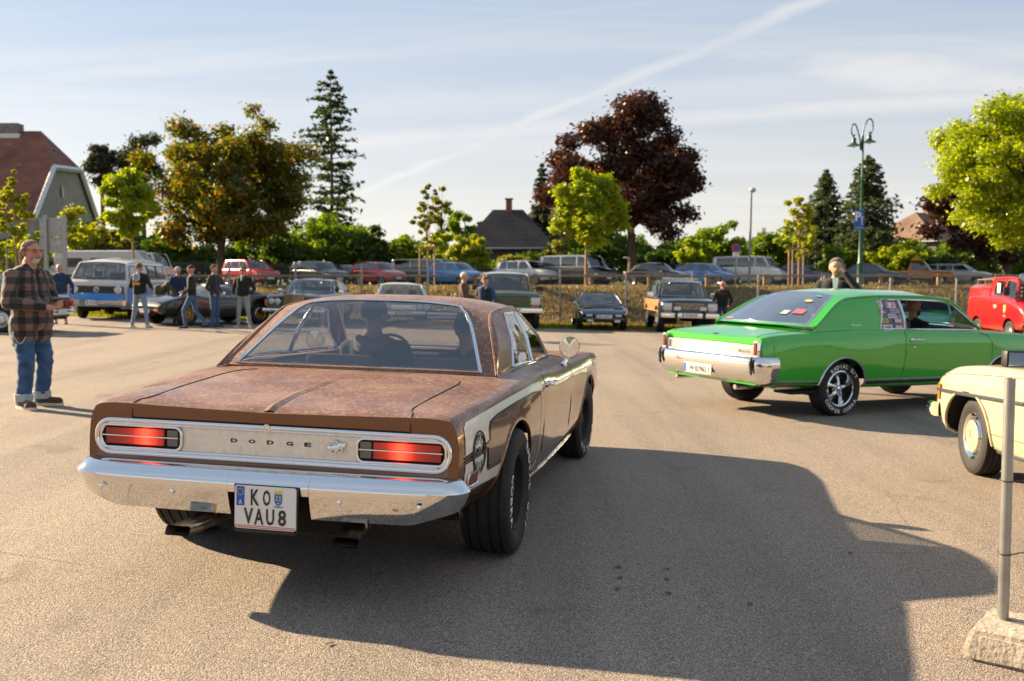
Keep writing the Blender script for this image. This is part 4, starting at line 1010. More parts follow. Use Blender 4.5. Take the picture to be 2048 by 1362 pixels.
def person(label, loc, yaw, H=1.78, arms=None, legs=None, lean=0., bulk=1., top='cloth_black', pants='denim', shoes='shoe_dark', hair=None, cap=None, beard=None, head_yaw=0., head_tilt=0., voxel=.021, bust=False, glasses=None, sleeve=1., shorts=False, group=None, extra=None, belly=0., collar=True, face=True, tilt=False):
    """loc: point between the feet. arms: [(elbow),(wrist)] offsets from the shoulder, left then right; legs likewise from the hip"""
    root = thing('person', label, 'person', loc, yaw, group)
    k = H/1.735; hz = .93*k
    arms = arms or [((-.10, -.02, -.29), (-.12, .06, -.55)), ((.10, -.02, -.29), (.12, .06, -.55))]
    legs = legs or [((-.03, .02, -.44), (-.05, -.01, -.86)), ((.03, .02, -.44), (.05, -.01, -.86))]
    fw = Vector((0, math.sin(lean), math.cos(lean)))
    pel = Vector((0, 0, hz)); nk = pel+fw*.53*k; ch = pel+fw*.36*k; wa = pel+fw*.14*k
    up = Vector((0, math.sin(lean+head_tilt), math.cos(lean+head_tilt))); hd = nk+up*.15*k+Vector((0, .015*k, 0))
    b = bulk; C = []
    T, P_, S, K = 'top', 'pants', 'shoes', 'skin'
    for sx in (-1, 1):
        C.append((ch+Vector((sx*.075*k, 0, .06*k)), wa+Vector((sx*.07*k, .0, -.02)), .115*k*b, .110*k*b, T))
        C.append((ch+Vector((sx*.09*k, -.01, .06*k)), nk+Vector((sx*.05*k, -.01, -.04*k)), .095*k*b, .05*k, T))
        C.append((pel+Vector((sx*.065*k, 0, .07*k)), pel+Vector((sx*.075*k, 0, -.03*k)), .112*k*b, .105*k*b, P_ if not bust else T))
        C.append((pel+Vector((sx*.06*k, 0, .12*k)), pel+Vector((sx*.065*k, 0, .02*k)), .118*k*b, .120*k*b, T))
    if belly: C.append((wa+Vector((0, .05+belly, .02)), pel+Vector((0, .05+belly, .04)), .13*k*b, .12*k*b, T))
    for i, sx in enumerate((-1, 1)):
        sh = ch+Vector((sx*.185*k*(.6+.4*b), 0, .085*k)); e = sh+Vector(arms[i][0])*k; w = sh+Vector(arms[i][1])*k
        C.append((sh, e, .068*k*b, .052*k*b, T if sleeve > .3 else K)); C.append((e, w, .050*k*(b if sleeve > .6 else .85), .036*k*(b if sleeve > .6 else .85), T if sleeve > .6 else K))
        d = (w-e).normalized(); hnd = w+d*.075*k; C.append((w+d*.03*k, hnd, .032*k, .030*k, K)); C.append((hnd, hnd+d*.05*k, .026*k, .018*k, K))
        if not bust:
            hp = pel+Vector((sx*.085*k, 0, -.03*k)); kn = hp+Vector(legs[i][0])*k; an = hp+Vector(legs[i][1])*k
            C.append((hp, kn, .092*k*b, .064*k, P_)); C.append((kn, an, .060*k, .048*k if not shorts else .042*k, K if shorts else P_))
            if shorts: C.append((hp, kn, .10*k, .08*k, P_))
            f = legs[i][2] if len(legs[i]) > 2 else (sx*.03, .16, -.03)
            C.append((an+Vector((0, -.03, -.035)), an+Vector((f[0], f[1], f[2]-.010)), .046*k, .040*k, S))
    C.append((nk+Vector((0, 0, -.06*k)), hd+Vector((0, -.02*k, -.05*k)), .058*k, .054*k, K))
    hc = Matrix.Rotation(-head_yaw, 3, 'Z')
    def hp_(x, y, z): return hd+hc @ Vector((x*k, y*k, z*k))
    C.append((hp_(0, -.015, .025), hp_(0, -.005, .02), .093*k, .090*k, K)); C.append((hp_(0, .030, -.045), hp_(0, .022, -.085), .064*k, .046*k, K)); C.append((hp_(0, .025, .02), hp_(0, .03, -.03), .076*k, .066*k, K))
    C.append((hp_(0, .095, -.015), hp_(0, .102, -.035), .012*k, .016*k, K))
    for sx in (-1, 1): C.append((hp_(sx*.083, -.01, .01), hp_(sx*.085, -.014, -.035), .018*k, .012*k, K))
    mats = {T: MATS.get(top) or cloth(top, TOPS[top]), P_: MATS.get(pants) or cloth(pants, TOPS[pants]), S: MATS.get(shoes) or cloth(shoes, TOPS[shoes]), K: SKIN()}
    me = capsules_mesh(C, voxel, 2)
    hm = None
    if beard:
        mats['beard'] = MATS.get(beard) or cloth(beard, TOPS[beard])
    paint_regions(me, C, mats)
    ob = bpy.data.objects.new('body', me); COL.objects.link(ob); ob.parent = root
    # hair or cap, ears' glasses
    def shell(nm, r, keepf, m, off=(0, 0, 0), sq=(1, 1, 1), th=.012):
        n = 18; P = [[(math.sin(math.pi*i/n)*math.cos(2*math.pi*j/n), math.sin(math.pi*i/n)*math.sin(2*math.pi*j/n), math.cos(math.pi*i/n)) for j in range(n)] for i in range(n+1)]
        kp = [[keepf(*[(P[i][j][a]+P[i+1][(j+1) % n][a])/2 for a in range(3)]) for j in range(n)] for i in range(n)]
        W = [[tuple(hp_(p[0]*r*sq[0]+off[0], p[1]*r*sq[1]+off[1], p[2]*r*sq[2]+off[2])) for p in row] for row in P]
        g = G(); g.grid(np.array(W), cv=True, keep=kp); o = g.o(nm, m, root, 180); md = o.modifiers.new('t', 'SOLIDIFY'); md.thickness = (th*1.7 if nm == 'hair' else th)*k; md.offset = 1; return o
    if hair and hair != 'bald':
        shell('hair', .096, lambda x, y, z: z > .12+y*.62 if z > -.6 else False, mats.setdefault('h', MATS.get(hair) or cloth(hair, TOPS[hair], (60, .4))), (0, -.010, .026), (1.0, 1.08, 1.08))
    if cap:
        cm = MATS.get(cap) or cloth(cap, TOPS[cap]); o = shell('cap', .102, lambda x, y, z: z > .12, cm, (0, -.008, .03), (1, 1.08, 1))
        g = G(); g.grid(np.array([[tuple(hp_(.075*math.sin(a)*q, .085*math.cos(a)*1.1+ (q-1)*.0+ (q*.075), .042-.02*q)) for a in np.linspace(-1.4, 1.4, 9)] for q in (.98, 1.25)])); b_ = g.o('cap_peak', cm, o, 60); 
        md = b_.modifiers.new('t', 'SOLIDIFY'); md.thickness = .006
    if beard: shell('beard', .070, lambda x, y, z: z < .15 and y > -.2 and (z < -.25 or abs(x) > .6), mats['beard'], (0, .028, -.055), (1.02, 1., 1.05), .008)
    if face and voxel < .03:
        g = G()
        for sx in (-1, 1): g.ball(tuple(hp_(sx*.032, .089, .012)), .009*k, 6)
        g.o('eyes', mat('eye_dark', (.03, .02, .015), .3), root)
    if glasses:
        g = G()
        for sx in (-1, 1):
            g.tube([tuple(hp_(sx*.036+.030*math.cos(a), .106-abs(sx*.036+.030*math.cos(a))*.15, .010+.021*math.sin(a))) for a in np.linspace(0, 2*math.pi, 15)[:-1]], .003*k, 5, closed=True)
            g.tube([tuple(hp_(sx*.066, .098, .014)), tuple(hp_(sx*.088, .02, .012)), tuple(hp_(sx*.090, -.02, .0))], .0028*k, 5)
        g.tube([tuple(hp_(-.008, .106, .014)), tuple(hp_(.008, .106, .014))], .003*k, 5); go = g.o('glasses', mat('spectacle_frame', (.05, .035, .03), .3), root)
        if glasses == 'dark':
            g = G()
            for sx in (-1, 1): g.ball(tuple(hp_(sx*.036, .102, .010)), (.030*k, .006*k, .021*k), 8)
            g.o('dark_lens', mat('dark_lens', (.008, .008, .01), .08), go)
    root['_head'] = tuple(hd)
    del root['_head']
    return root, hp_, C
TOPS = {'cloth_black': (.012, .012, .013), 'denim': (.055, .105, .20), 'denim_pale': (.20, .26, .34), 'denim_grey': (.26, .27, .27), 'denim_dark': (.03, .06, .12), 'shoe_dark': (.025, .022, .02), 'shoe_white': (.55, .52, .50), 'shoe_pink': (.55, .38, .36),
 'cloth_navy': (.018, .035, .085), 'cloth_olive': (.085, .070, .040), 'cloth_charcoal': (.030, .030, .033), 'cloth_brown': (.085, .045, .028), 'cloth_blue': (.02, .06, .16), 'cloth_tan': (.25, .16, .09), 'hair_brown': (.035, .022, .014), 'hair_grey': (.12, .115, .11), 'hair_white': (.55, .53, .50), 'hair_dark': (.012, .010, .009), 'hair_red': (.14, .07, .035), 'beard_grey': (.36, .31, .28), 'cap_black': (.012, .012, .013), 'cap_khaki': (.11, .09, .06), 'cap_grey': (.35, .34, .33)}

# ------------------------------------------------------------------ inside the brown coupe
def brown_inside():
    tan_ = mat('seat_brown', (.085, .042, .030), .45, noise=(8, .2), bump=(30, .15)); dk = mat('trim_brown', (.030, .016, .012), .6)
    g = G(); g.box((0, 2.5, .62), (1.66, 1.9, .04)); g.box((0, 1.47, .80), (1.6, .05, .30)); g.box((0, 1.58, .945), (1.60, .34, .02)); g.o('cabin_tub', dk, BR)
    for sx in (-1, 1):
        g = G(); g.box((sx*.83, 2.6, .80), (.05, 1.7, .32), bev=.02); g.o('door_card', tan_, BR)
    for x in (-.36, .42):
        g = G(); g.box((x-.06, 2.16, .79), (.50, .16, .44), (-.16, 0, 0), bev=.06); g.o('bucket_seat', tan_, BR)
    g = G(); g.box((0, 1.86, .80), (1.4, .16, .34), (-.2, 0, 0), bev=.06); g.o('rear_bench', tan_, BR)
    g = G(); g.box((0, 3.36, .87), (1.62, .34, .18), bev=.05); g.o('dashboard', dk, BR)
    steering(BR, -.36, 3.02, .93)
    m_ = mat('mirror_glass', (.80, .83, .86), .02, 1)
    g = G(); g.box((0, 0, 0), (.25, .025, .065), bev=.012); o = g.o('inner_mirror', black(), BR); o.location = (.13, 2.82, 1.275); o.rotation_euler = (.08, 0, .12)
    g = G(); g.box((0, -.014, 0), (.225, .003, .048)); g.o('mirror_face', m_, o, 0)
    for sx, loc in ((-1, (-1.03, 3.20, 1.035)), (1, (1.05, 3.12, 1.055))):
        g = G(); g.lathe([(.078, 0), (.080, .012), (.070, .045), (.03, .07), (.001, .074)], 24, 'y'); o = g.o('door_mirror', chrome(), BR); o.location = loc; o.rotation_euler = (0, 0, .42 if sx > 0 else -.18)
        g = G(); g.lathe([(.076, .004), (.001, .002)], 24, 'y'); g.o('mirror_face', m_, o)
        g = G(); g.tube([(0, .02, -.07), (0-sx*.03, .02, -.115), (-sx*.04, .02, -.135)], [.012, .014, .026], 8); g.o('mirror_stalk', chrome(), o)
    g = G(); g.tube([(-.98, 3.7, .96), (-.98, 3.7, 1.42)], .003, 5); g.o('aerial', chrome(), BR)
brown_inside()
def in_car(root, x, y, z): return root.matrix_world @ Vector((x, y, z))
bpy.context.view_layer.update()
drv, _, _ = person('driver in dark hooded jacket seen through the rear window of the brown coupe', in_car(BR, -.22, 2.42, -.345), BROWN_YAW-.05, 1.74, arms=[((-.05, .18, -.20), (.02, .42, -.12)), ((.05, .18, -.2), (-.02, .42, -.12))], bust=True, top='cloth_charcoal', hair='hair_brown', bulk=1.05, voxel=.02)
g = G(); g.tube([(-.10, -.05, 1.46), (-.07, -.13, 1.42), (0, -.155, 1.40), (.07, -.13, 1.42), (.10, -.05, 1.46)], [.03, .05, .055, .05, .03], 10); g.o('hood', cloth('hood_grey', (.16, .13, .115)), drv, 60)
psg, _, _ = person('passenger with dark hair on the front seat of the brown coupe', in_car(BR, .44, 2.48, -.40), BROWN_YAW+.15, 1.72, bust=True, top='cloth_black', hair='hair_dark', voxel=.02)

# ------------------------------------------------------------------ the green coupe
GREEN_YAW = rad(62); GREEN_AT = (2.41, 12.26, gz(2.41))
GC = thing('green_coupe', 'bright green two-door hardtop with chrome five-spoke wheels and stickers in its rear side window', 'car', GREEN_AT, GREEN_YAW, tilt=True)
GP = metal_paint('green_paint', (.030, .37, .018), .10, .18)
green = Body([
 (.03, [(.80, .40), (.88, .44), (.92, .54), (.935, .70), (.925, .85), (.885, .945), (.78, .955), (.4, .940), (0, .938)]),
 (.14, [(.81, .39), (.90, .43), (.94, .53), (.955, .70), (.945, .86), (.905, .968), (.80, .985), (.4, .975), (0, .975)]),
 (.90, [(.84, .36), (.92, .39), (.955, .52), (.970, .72), (.965, .90), (.925, 1.010), (.85, 1.035), (.45, 1.070), (0, 1.080)]),
 (1.60, [(.84, .34), (.93, .37), (.97, .50), (.988, .72), (.975, .92), (.935, 1.030), (.875, 1.055), (.5, 1.065), (0, 1.07)]),
 (2.40, [(.84, .33), (.92, .36), (.945, .48), (.958, .70), (.952, .90), (.93, 1.020), (.88, 1.050), (.5, 1.06), (0, 1.06)]),
 (3.90, [(.84, .33), (.92, .36), (.945, .48), (.960, .70), (.955, .90), (.925, 1.010), (.87, 1.035), (.5, 1.06), (0, 1.085)]),
 (4.40, [(.84, .34), (.93, .37), (.97, .50), (.985, .72), (.97, .90), (.93, 1.000), (.86, 1.015), (.5, 1.03), (0, 1.05)]),
 (5.20, [(.82, .38), (.92, .42), (.95, .52), (.965, .70), (.955, .85), (.91, .945), (.84, .955), (.5, .965), (0, .985)]),
 (5.35, [(.74, .42), (.84, .46), (.88, .54), (.90, .68), (.89, .80), (.85, .88), (.78, .90), (.5, .91), (0, .925)])], 90, 5)
ARCH_G = [(1.30, .345, .375), (4.27, .345, .37)]
green.build(GC, GP, ARCH_G, hole=(1.0, 3.9, .80))
GL_G = glass('coupe_glass', (.42, .50, .50), .78)
chain_g = [(4.10, 1.09, .86, 3.88, 1.06), (3.42, 1.495, .72, 3.34, 1.445), (2.85, 1.555, .735, 2.80, 1.475), (2.15, 1.560, .735, 2.12, 1.470), (1.60, 1.515, .715, 1.55, 1.430), (.62, 1.095, .90, .86, 1.085)]
cab_g = cabin(GC, chain_g, glass('coupe_rear_glass', (.34, .40, .42), .60), GP, gf=(.05, .90), vg=(.93, .87), vgb=.82, sides=[(3.88, 3.34, 'o'), (2.44, 2.42, 'p'), (2.42, 2.40, 'q'), (1.97, 2.10, 'p'), (.80, 1.50, 'p')], belt=lambda y: (float(np.interp(y, [.8, 1.6, 2.2, 3.9], [.90, .895, .885, .87])), green.top(y, .88)), zlim=(.03, .90), trim=chrome(), trim_r=.013, round_b=.10, ncol=12, side_mats={'g': GL_G, 'q': glass('sticker_glass', (.25, .30, .32), .93)})
def green_details():
    fn = lambda y, z, e=.002, sx=1: (sx*(green.x(y, z)+e), y, z)
    ch = chrome()
    for sx in (1, -1):
        wheel(GC, (sx*.815, 1.30, .335), .335, .245, .215, 'five', sx, letters=[('RADIAL G/T', 80, False), ('COOPER COBRA', 268, True)], n=40)
        wheel(GC, (sx*.82, 4.27, .33), .33, .225, .205, 'five', sx, n=36)
        for yc, zc, r_ in ARCH_G:
            g = G(); g.tube([(sx*(green.x(yc+r_*math.cos(a), zc+r_*math.sin(a))+.002), yc+r_*math.cos(a), zc+r_*math.sin(a)) for a in np.linspace(.02, math.pi-.12, 30)], .014, 6); g.o('arch_trim', ch, GC, 60)
        g = G(); 
        for a, b in ((.10, .90), (1.68, 3.88), (4.66, 5.2)): g.grid(np.array([[fn(y, z, e, sx) for z, e in ((.425, .002), (.428, .012), (.447, .012), (.450, .002))] for y in np.linspace(a, b, 14)])); 
        s_ = g.o('sill_trim', ch, GC, 40); fixn(s_)
        g = G()
        for a, b in ((.10, .92), (1.68, 3.88), (4.66, 5.2)): g.grid(np.array([[fn(y, z, .004, sx) for z in (.385, .42)] for y in np.linspace(a, b, 14)]))
        g.o('sill_band', black(), GC, 40)
        g = G(); g.grid(np.array([[fn(y, z, .005, sx) for z in (.345+.04*(y < .3), .37, .382)] for y in np.linspace(.16, .93, 10)])); fixn(g.o('rear_lower_trim', mat('brushed_steel', (.5, .48, .45), .25, .9), GC, 40))
        g = G(); g.box(fn(.42, .402, .008, sx), (.006, .30, .018), bev=.002); g.o('side_marker', mat('dark_red_lens', (.16, .008, .008), .15, 0, .6), GC)
        g = G(); g.tube([fn(y, z, .0005, sx) for y, z in ((2.36, 1.03), (2.37, .95), (2.37, .75), (2.34, .55), (2.29, .40), (2.27, .34))], .004, 5)
        g.tube([fn(y, z, .0005, sx) for y, z in ((3.80, 1.02), (3.95, .97), (4.02, .88), (4.02, .70))]+[fn(3.86, .345, .0005, sx)], .004, 5)
        g.tube([fn(y, z, .0005, sx) for y, z in ((.19, .96), (.185, .85), (.175, .66), (.165, .45))], .0035, 5)
        g.o('door_gap', mat('panel_gap', (0, 0, 0)), GC, 60)
        g = G(); g.ball(fn(2.47, .926, .008, sx), (.012, .03, .026), 10); g.tube([fn(y, .930, e, sx) for y, e in ((2.47, .02), (2.55, .03), (2.66, .028), (2.70, .008))], [.012, .011, .009, .006], 8); g.ball(fn(2.53, .83, .002, sx), (.006, .016, .016), 10); g.o('door_handle', ch, GC, 60)
        for i, ch_ in enumerate(('Monte', )):
            g = G(); put(g, text('Monte Carlo', .020, .15, .0), lambda a, b: (sx*(.90+.02-(b+.01)*.2+.018), 1.50+a*(1 if sx > 0 else -1), 1.115+b)); g.o('side_script', ch, GC, 0)
        # tail light in its tall chrome frame
        x0, x1 = sorted((sx*.835, sx*.905))
        g = G(); g.prism(rrect(x0, .555, x1, .925, .02, 3), lambda a, b, d: (a, d, b), -.03, .04); fr = g.o('tail_light', ch, GC, 30); fixn(fr)
        g = G(); g.prism(rrect(x0+.015, .58, x1-.015, .735, .012, 3), lambda a, b, d: (a, d, b), -.040, -.028); g.prism(rrect(x0+.015, .755, x1-.015, .90, .012, 3), lambda a, b, d: (a, d, b), -.040, -.028); fixn(g.o('lens', mat('dark_red_lens', (.16, .008, .008), .15), fr, 30))
        g = G(); P = []
        g = G(); g.box((0, 0, 0), (.05, .03, .03)); 
    # panel of fine ribs between the lights
    g = G(); g.box((0, .015, .80), (1.68, .03, .125), bev=.006)
    for i in range(7): g.box((0, -.004, .748+i*.0175), (1.64, .012, .008), bev=.003)
    o = g.o('rear_panel', mat('bright_trim', (.72, .70, .66), .22, .85), GC)
    g = G(); put(g, text('Monte Carlo', .032, .20, .004), lambda a, b: (.66+a, -.014, .795+b)); g.o('panel_script', black(), o, 0)
    for x in (-.80, ): box_part(GC, 'reversing_lamp', (x, -.006, .80), (.07, .02, .10), mat('clear_ribbed', (.16, .14, .12), .2))
    # bumper
    prof = [(.10, .742), (.01, .748), (-.035, .738), (-.066, .712), (-.078, .672), (-.076, .62), (-.064, .56), (-.046, .505), (-.018, .455), (.02, .425), (.08, .42)]
    plan = [(0, -.012), (.5, -.008), (.80, 0), (.90, .012), (.945, .045), (.962, .10), (.965, .20)]
    t = np.linspace(0, 6, 26); px = pchip(range(7), [p[0] for p in plan], t); py = pchip(range(7), [p[1] for p in plan], t); g = G()
    for sx in (1, -1):
        P = []
        for i in range(26):
            a, b = max(0, i-1), min(25, i+1); tx, ty = px[b]-px[a], py[b]-py[a]; l = math.hypot(tx, ty); nx, ny_ = -ty/l, tx/l
            P.append([(sx*(px[i]+nx*d), py[i]+ny_*d, z-(0.0 if i < 20 else 0)) for d, z in prof])
        g.grid(np.array(P), flip=sx < 0)
    b_ = g.o('rear_bumper', ch, GC, 40); fixn(b_)
    for x in (.87, -.87):
        g = G(); g.tube([(x, -.080, .74), (x, -.098, .66), (x, -.080, .53)], [.012, .022, .012], 8); g.box((x, -.100, .635), (.02, .01, .17)); g.o('bumper_guard', black(), b_, 60)
    for x in (-.46, .21): box_part(GC, 'bumper_lamp', (x, -.070, .635), (.15, .03, .045), mat('clear_ribbed', (.16, .14, .12), .2), .006)
    box_part(GC, 'plate_bracket', (-.12, -.05, .60), (.30, .04, .07), black())
    p = plate(GC, (-.105, -.085, .522), 'W 83965 I', .53, .125, -1, size=.62)
    g = G(); put(g, text('*', .0, .0) if False else (np.array([(-.012, -.016), (.012, -.016), (.012, .016), (-.012, .016)]), [(0, 1, 2, 3)]), lambda a, b: (a-.075, -.003, b)); g.o('plate_crest', mat('crest_red', (.55, .10, .08), .5), p, 0)
    for x, z in ((-.66, .385), (.48, .355)):
        g = G(); g.tube([(x-.06, .75, z+.03), (x, .25, z), (x, .02, z-.005)], .036, 10, caps=False); g.tube([(x, .02, z-.005), (x, .24, z)], .031, 10); e = g.o('exhaust_tip', mat('brushed_steel', (.5, .48, .45), .25, .9), GC, 60)
    g = G(); g.box((.72, .85, .30), (.3, .6, .04), bev=.01); g.tube([(-.75, 1.3, .33), (.75, 1.3, .33)], .05, 10); g.o('rear_axle', void(), GC)
    # boot lid gap, bow-tie mark
    g = G(); tp = lambda x, y, dz=.0008: (x, y, green.top(y, abs(x))+dz)
    for sx in (1, -1): g.tube([(.79*sx, .03, .87), (.79*sx, .035, .935)]+[tp(.79*sx, y) for y in (.05, .10, .2, .4, .6, .76)]+[tp(.72*sx, .80), tp(.5*sx, .79)], .004, 5)
    g.tube([(x, .029, .868) for x in np.linspace(-.79, .79, 9)], .004, 5); g.o('boot_lid_gap', mat('panel_gap', (0, 0, 0)), GC, 60)
    bt = [(-.05, -.012), (-.018, -.012), (-.018, -.020), (.018, -.020), (.018, -.012), (.05, -.012), (.05, .012), (.018, .012), (.018, .02), (-.018, .02), (-.018, .012), (-.05, .012)]
    g = G(); decal(g, bt, lambda a, b: (a+.25*b, .10+b*.9, green.top(.10+b*.9, abs(a))+.004), .05); g.o('boot_emblem', black(), GC, 0)
    # stickers on the rear side window
    def wp(y, z):
        f = (z-1.045)/(.41); return (.885+(.735-.885)*f+.03*math.sin(math.pi*min(1, max(0, f)))+.006, y, z)
    stk = [('sticker', 2.055, 1.375, .085, .075, (.70, .68, .66), 'STP', (.55, .03, .04)), ('sticker', 2.24, 1.375, .17, .095, (.66, .66, .68), '12', (.60, .02, .03)), ('sticker', 2.05, 1.275, .11, .05, (.45, .03, .04), 'turbo', (.8, .78, .75)), ('sticker', 2.21, 1.225, .15, .055, (.62, .55, .58), 'AUTO', (.10, .16, .45)),
           ('sticker', 2.07, 1.165, .11, .055, (.60, .45, .05), 'OIL', (.45, .03, .03)), ('sticker', 2.30, 1.165, .13, .05, (.60, .25, .28), 'GAS', (.8, .78, .75)), ('sticker', 2.10, 1.080, .17, .070, (.74, .73, .70), 'LOSER', (.02, .02, .02)), ('sticker', 2.31, 1.085, .13, .05, (.62, .30, .34), 'Pedders', (.75, .74, .75)), ('sticker', 2.27, 1.29, .16, .05, (.50, .40, .42), 'RACING', (.10, .10, .30))]
    gh = bpy.data.objects['side_window.003'] if 'side_window.003' in bpy.data.objects else GC
    for nm, y, z, w, h, col, tx, tc_ in stk:
        g = G(); decal(g, rrect(y-w/2, z-h/2, y+w/2, z+h/2, h*.2, 3), wp, .06); s_ = g.o(nm, mat('sticker_%s' % tx.lower(), col, .4), GC, 0)
        g = G(); put(g, text(tx, h*.62, w*.84, .02), lambda a, b: tuple(np.array(wp(y+a, z+b))+np.array((.002, 0, .0005)))); g.o('sticker_text', mat('sticker_ink_%s' % tx.lower(), tc_, .4), s_, 0)
    # stickers behind the rear glass
    pt, n_ = cab_g['pt'], cab_g['n']
    for v, u, w, h, col, tx in ((.50, .60, .13, .07, (.42, .36, .14), 'OIL'), (.36, .30, .10, .09, (.36, .37, .39), 'QR'), (.58, .34, .15, .11, (.34, .10, .13), 'SUN'), (-.66, .10, .16, .035, (.42, .20, .20), '1972'), (.56, .76, .10, .03, (.12, .30, .28), 'GO')):
        if tx == 'QR': tx = None
        def q(a, b):
            p0 = pt(n_-1-max(.02, u+b/1.0), v+a/.80); return (p0[0], p0[1]-.006, p0[2]+.006)
        g = G(); decal(g, [(w/2*math.cos(t), h/2*math.sin(t)) for t in np.linspace(0, 2*math.pi, 17)[:-1]] if tx == 'OIL' else rrect(-w/2, -h/2, w/2, h/2, .01, 2), q, .05); s_ = g.o('rear_sticker', mat('rear_sticker_%s' % (tx or 'grey').lower(), col, .4), GC, 0)
    # inside
    tr = mat('cabin_black', (.014, .014, .015), .6)
    g = G(); g.box((0, 2.45, .70), (1.6, 2.9, .05)); g.box((0, 1.02, .98), (1.45, .30, .02)); g.o('cabin_tub', tr, GC)
    for sx in (1, -1):
        g = G(); g.box((sx*.82, 2.9, .90), (.05, 1.9, .25), bev=.02); g.o('door_card', tr, GC)
    for x in (-.38, .38):
        g = G(); g.box((x, 2.72, .94), (.52, .16, .46), (-.2, 0, 0), bev=.06); g.o('front_seat', tr, GC)
    g = G(); g.box((0, 1.45, .93), (1.4, .16, .34), (-.2, 0, 0), bev=.06); g.o('rear_bench', tr, GC)
    g = G(); g.box((0, 3.70, .99), (1.62, .34, .16), bev=.05); g.o('dashboard', tr, GC)
    steering(GC, -.36, 3.18, 1.02)
    g = G(); g.box((0, 3.30, 1.40), (.24, .02, .06), bev=.01); g.o('inner_mirror', black(), GC)
    # nose, out of the picture
    g = G(); g.tube([(x, 5.38-.10*abs(x)**2, .58) for x in np.linspace(-.92, .92, 15)], .055, 8); g.o('front_bumper', ch, GC, 60)
    g = G(); g.box((0, 5.34, .76), (1.0, .05, .16), bev=.02); g.o('grille', black(), GC)
    for sx in (1, -1): round_lamp(GC, (sx*.68, 5.33, .77), .085, 1)
green_details()
bpy.context.view_layer.update()
person('bald driver with dark sunglasses and black top inside the green coupe', in_car(GC, .20, 3.42, -.33), GREEN_YAW, 1.78, bust=True, top='cloth_black', hair=None, beard='hair_brown', glasses='dark', voxel=.02)

# ------------------------------------------------------------------ the pale yellow saloon at the right edge
TAN_YAW = rad(-4.6); TAN_AT = (5.04, 4.61, gz(5.04))
TC = thing('yellow_saloon', 'pale yellow classic saloon cut off by the right edge with black door mirror', 'car', TAN_AT, TAN_YAW, tilt=True)
TP = mat('pale_yellow_paint', (.45, .395, .245), .25, 0, .8, noise=(3, .03))
tanb = Body([
 (0, [(.70, .34), (.78, .38), (.82, .48), (.84, .62), (.82, .78), (.77, .86), (.70, .88), (.4, .89), (0, .90)]),
 (.25, [(.74, .28), (.84, .32), (.88, .46), (.89, .62), (.875, .80), (.83, .90), (.75, .925), (.4, .93), (0, .94)]),
 (1.2, [(.74, .24), (.85, .28), (.89, .44), (.893, .62), (.875, .80), (.835, .92), (.77, .945), (.4, .95), (0, .95)]),
 (3.1, [(.74, .22), (.85, .27), (.89, .44), (.893, .62), (.875, .80), (.835, .92), (.77, .945), (.4, .97), (0, .975)]),
 (3.8, [(.74, .26), (.85, .30), (.895, .46), (.900, .62), (.875, .78), (.82, .89), (.74, .93), (.4, .945), (0, .95)]),
 (4.26, [(.74, .30), (.84, .34), (.88, .48), (.885, .62), (.865, .76), (.80, .855), (.72, .89), (.4, .90), (0, .905)]),
 (4.46, [(.72, .36), (.80, .40), (.83, .50), (.84, .62), (.82, .74), (.75, .82), (.66, .85), (.4, .86), (0, .865)])], 90, 5)
ARCH_T = [(1.05, .32, .36), (3.87, .34, .375)]
tanb.build(TC, TP, ARCH_T)
cabin(TC, [(3.15, .98, .80, 2.98, .955), (2.45, 1.40, .62, 2.40, 1.36), (1.9, 1.44, .63, 1.88, 1.38), (1.4, 1.43, .63, 1.38, 1.37), (1.0, 1.39, .61, .98, 1.34), (.35, .95, .78, .45, .93)], GL_G, TP, sides=[(2.98, 2.40, 'g'), (1.75, 1.72, 'p'), (1.68, 1.66, 'g'), (.75, 1.15, 'p'), (.45, .98, 'p')], belt=lambda y: (.79, tanb.top(y, .78)), trim=chrome(), trim_r=.01)
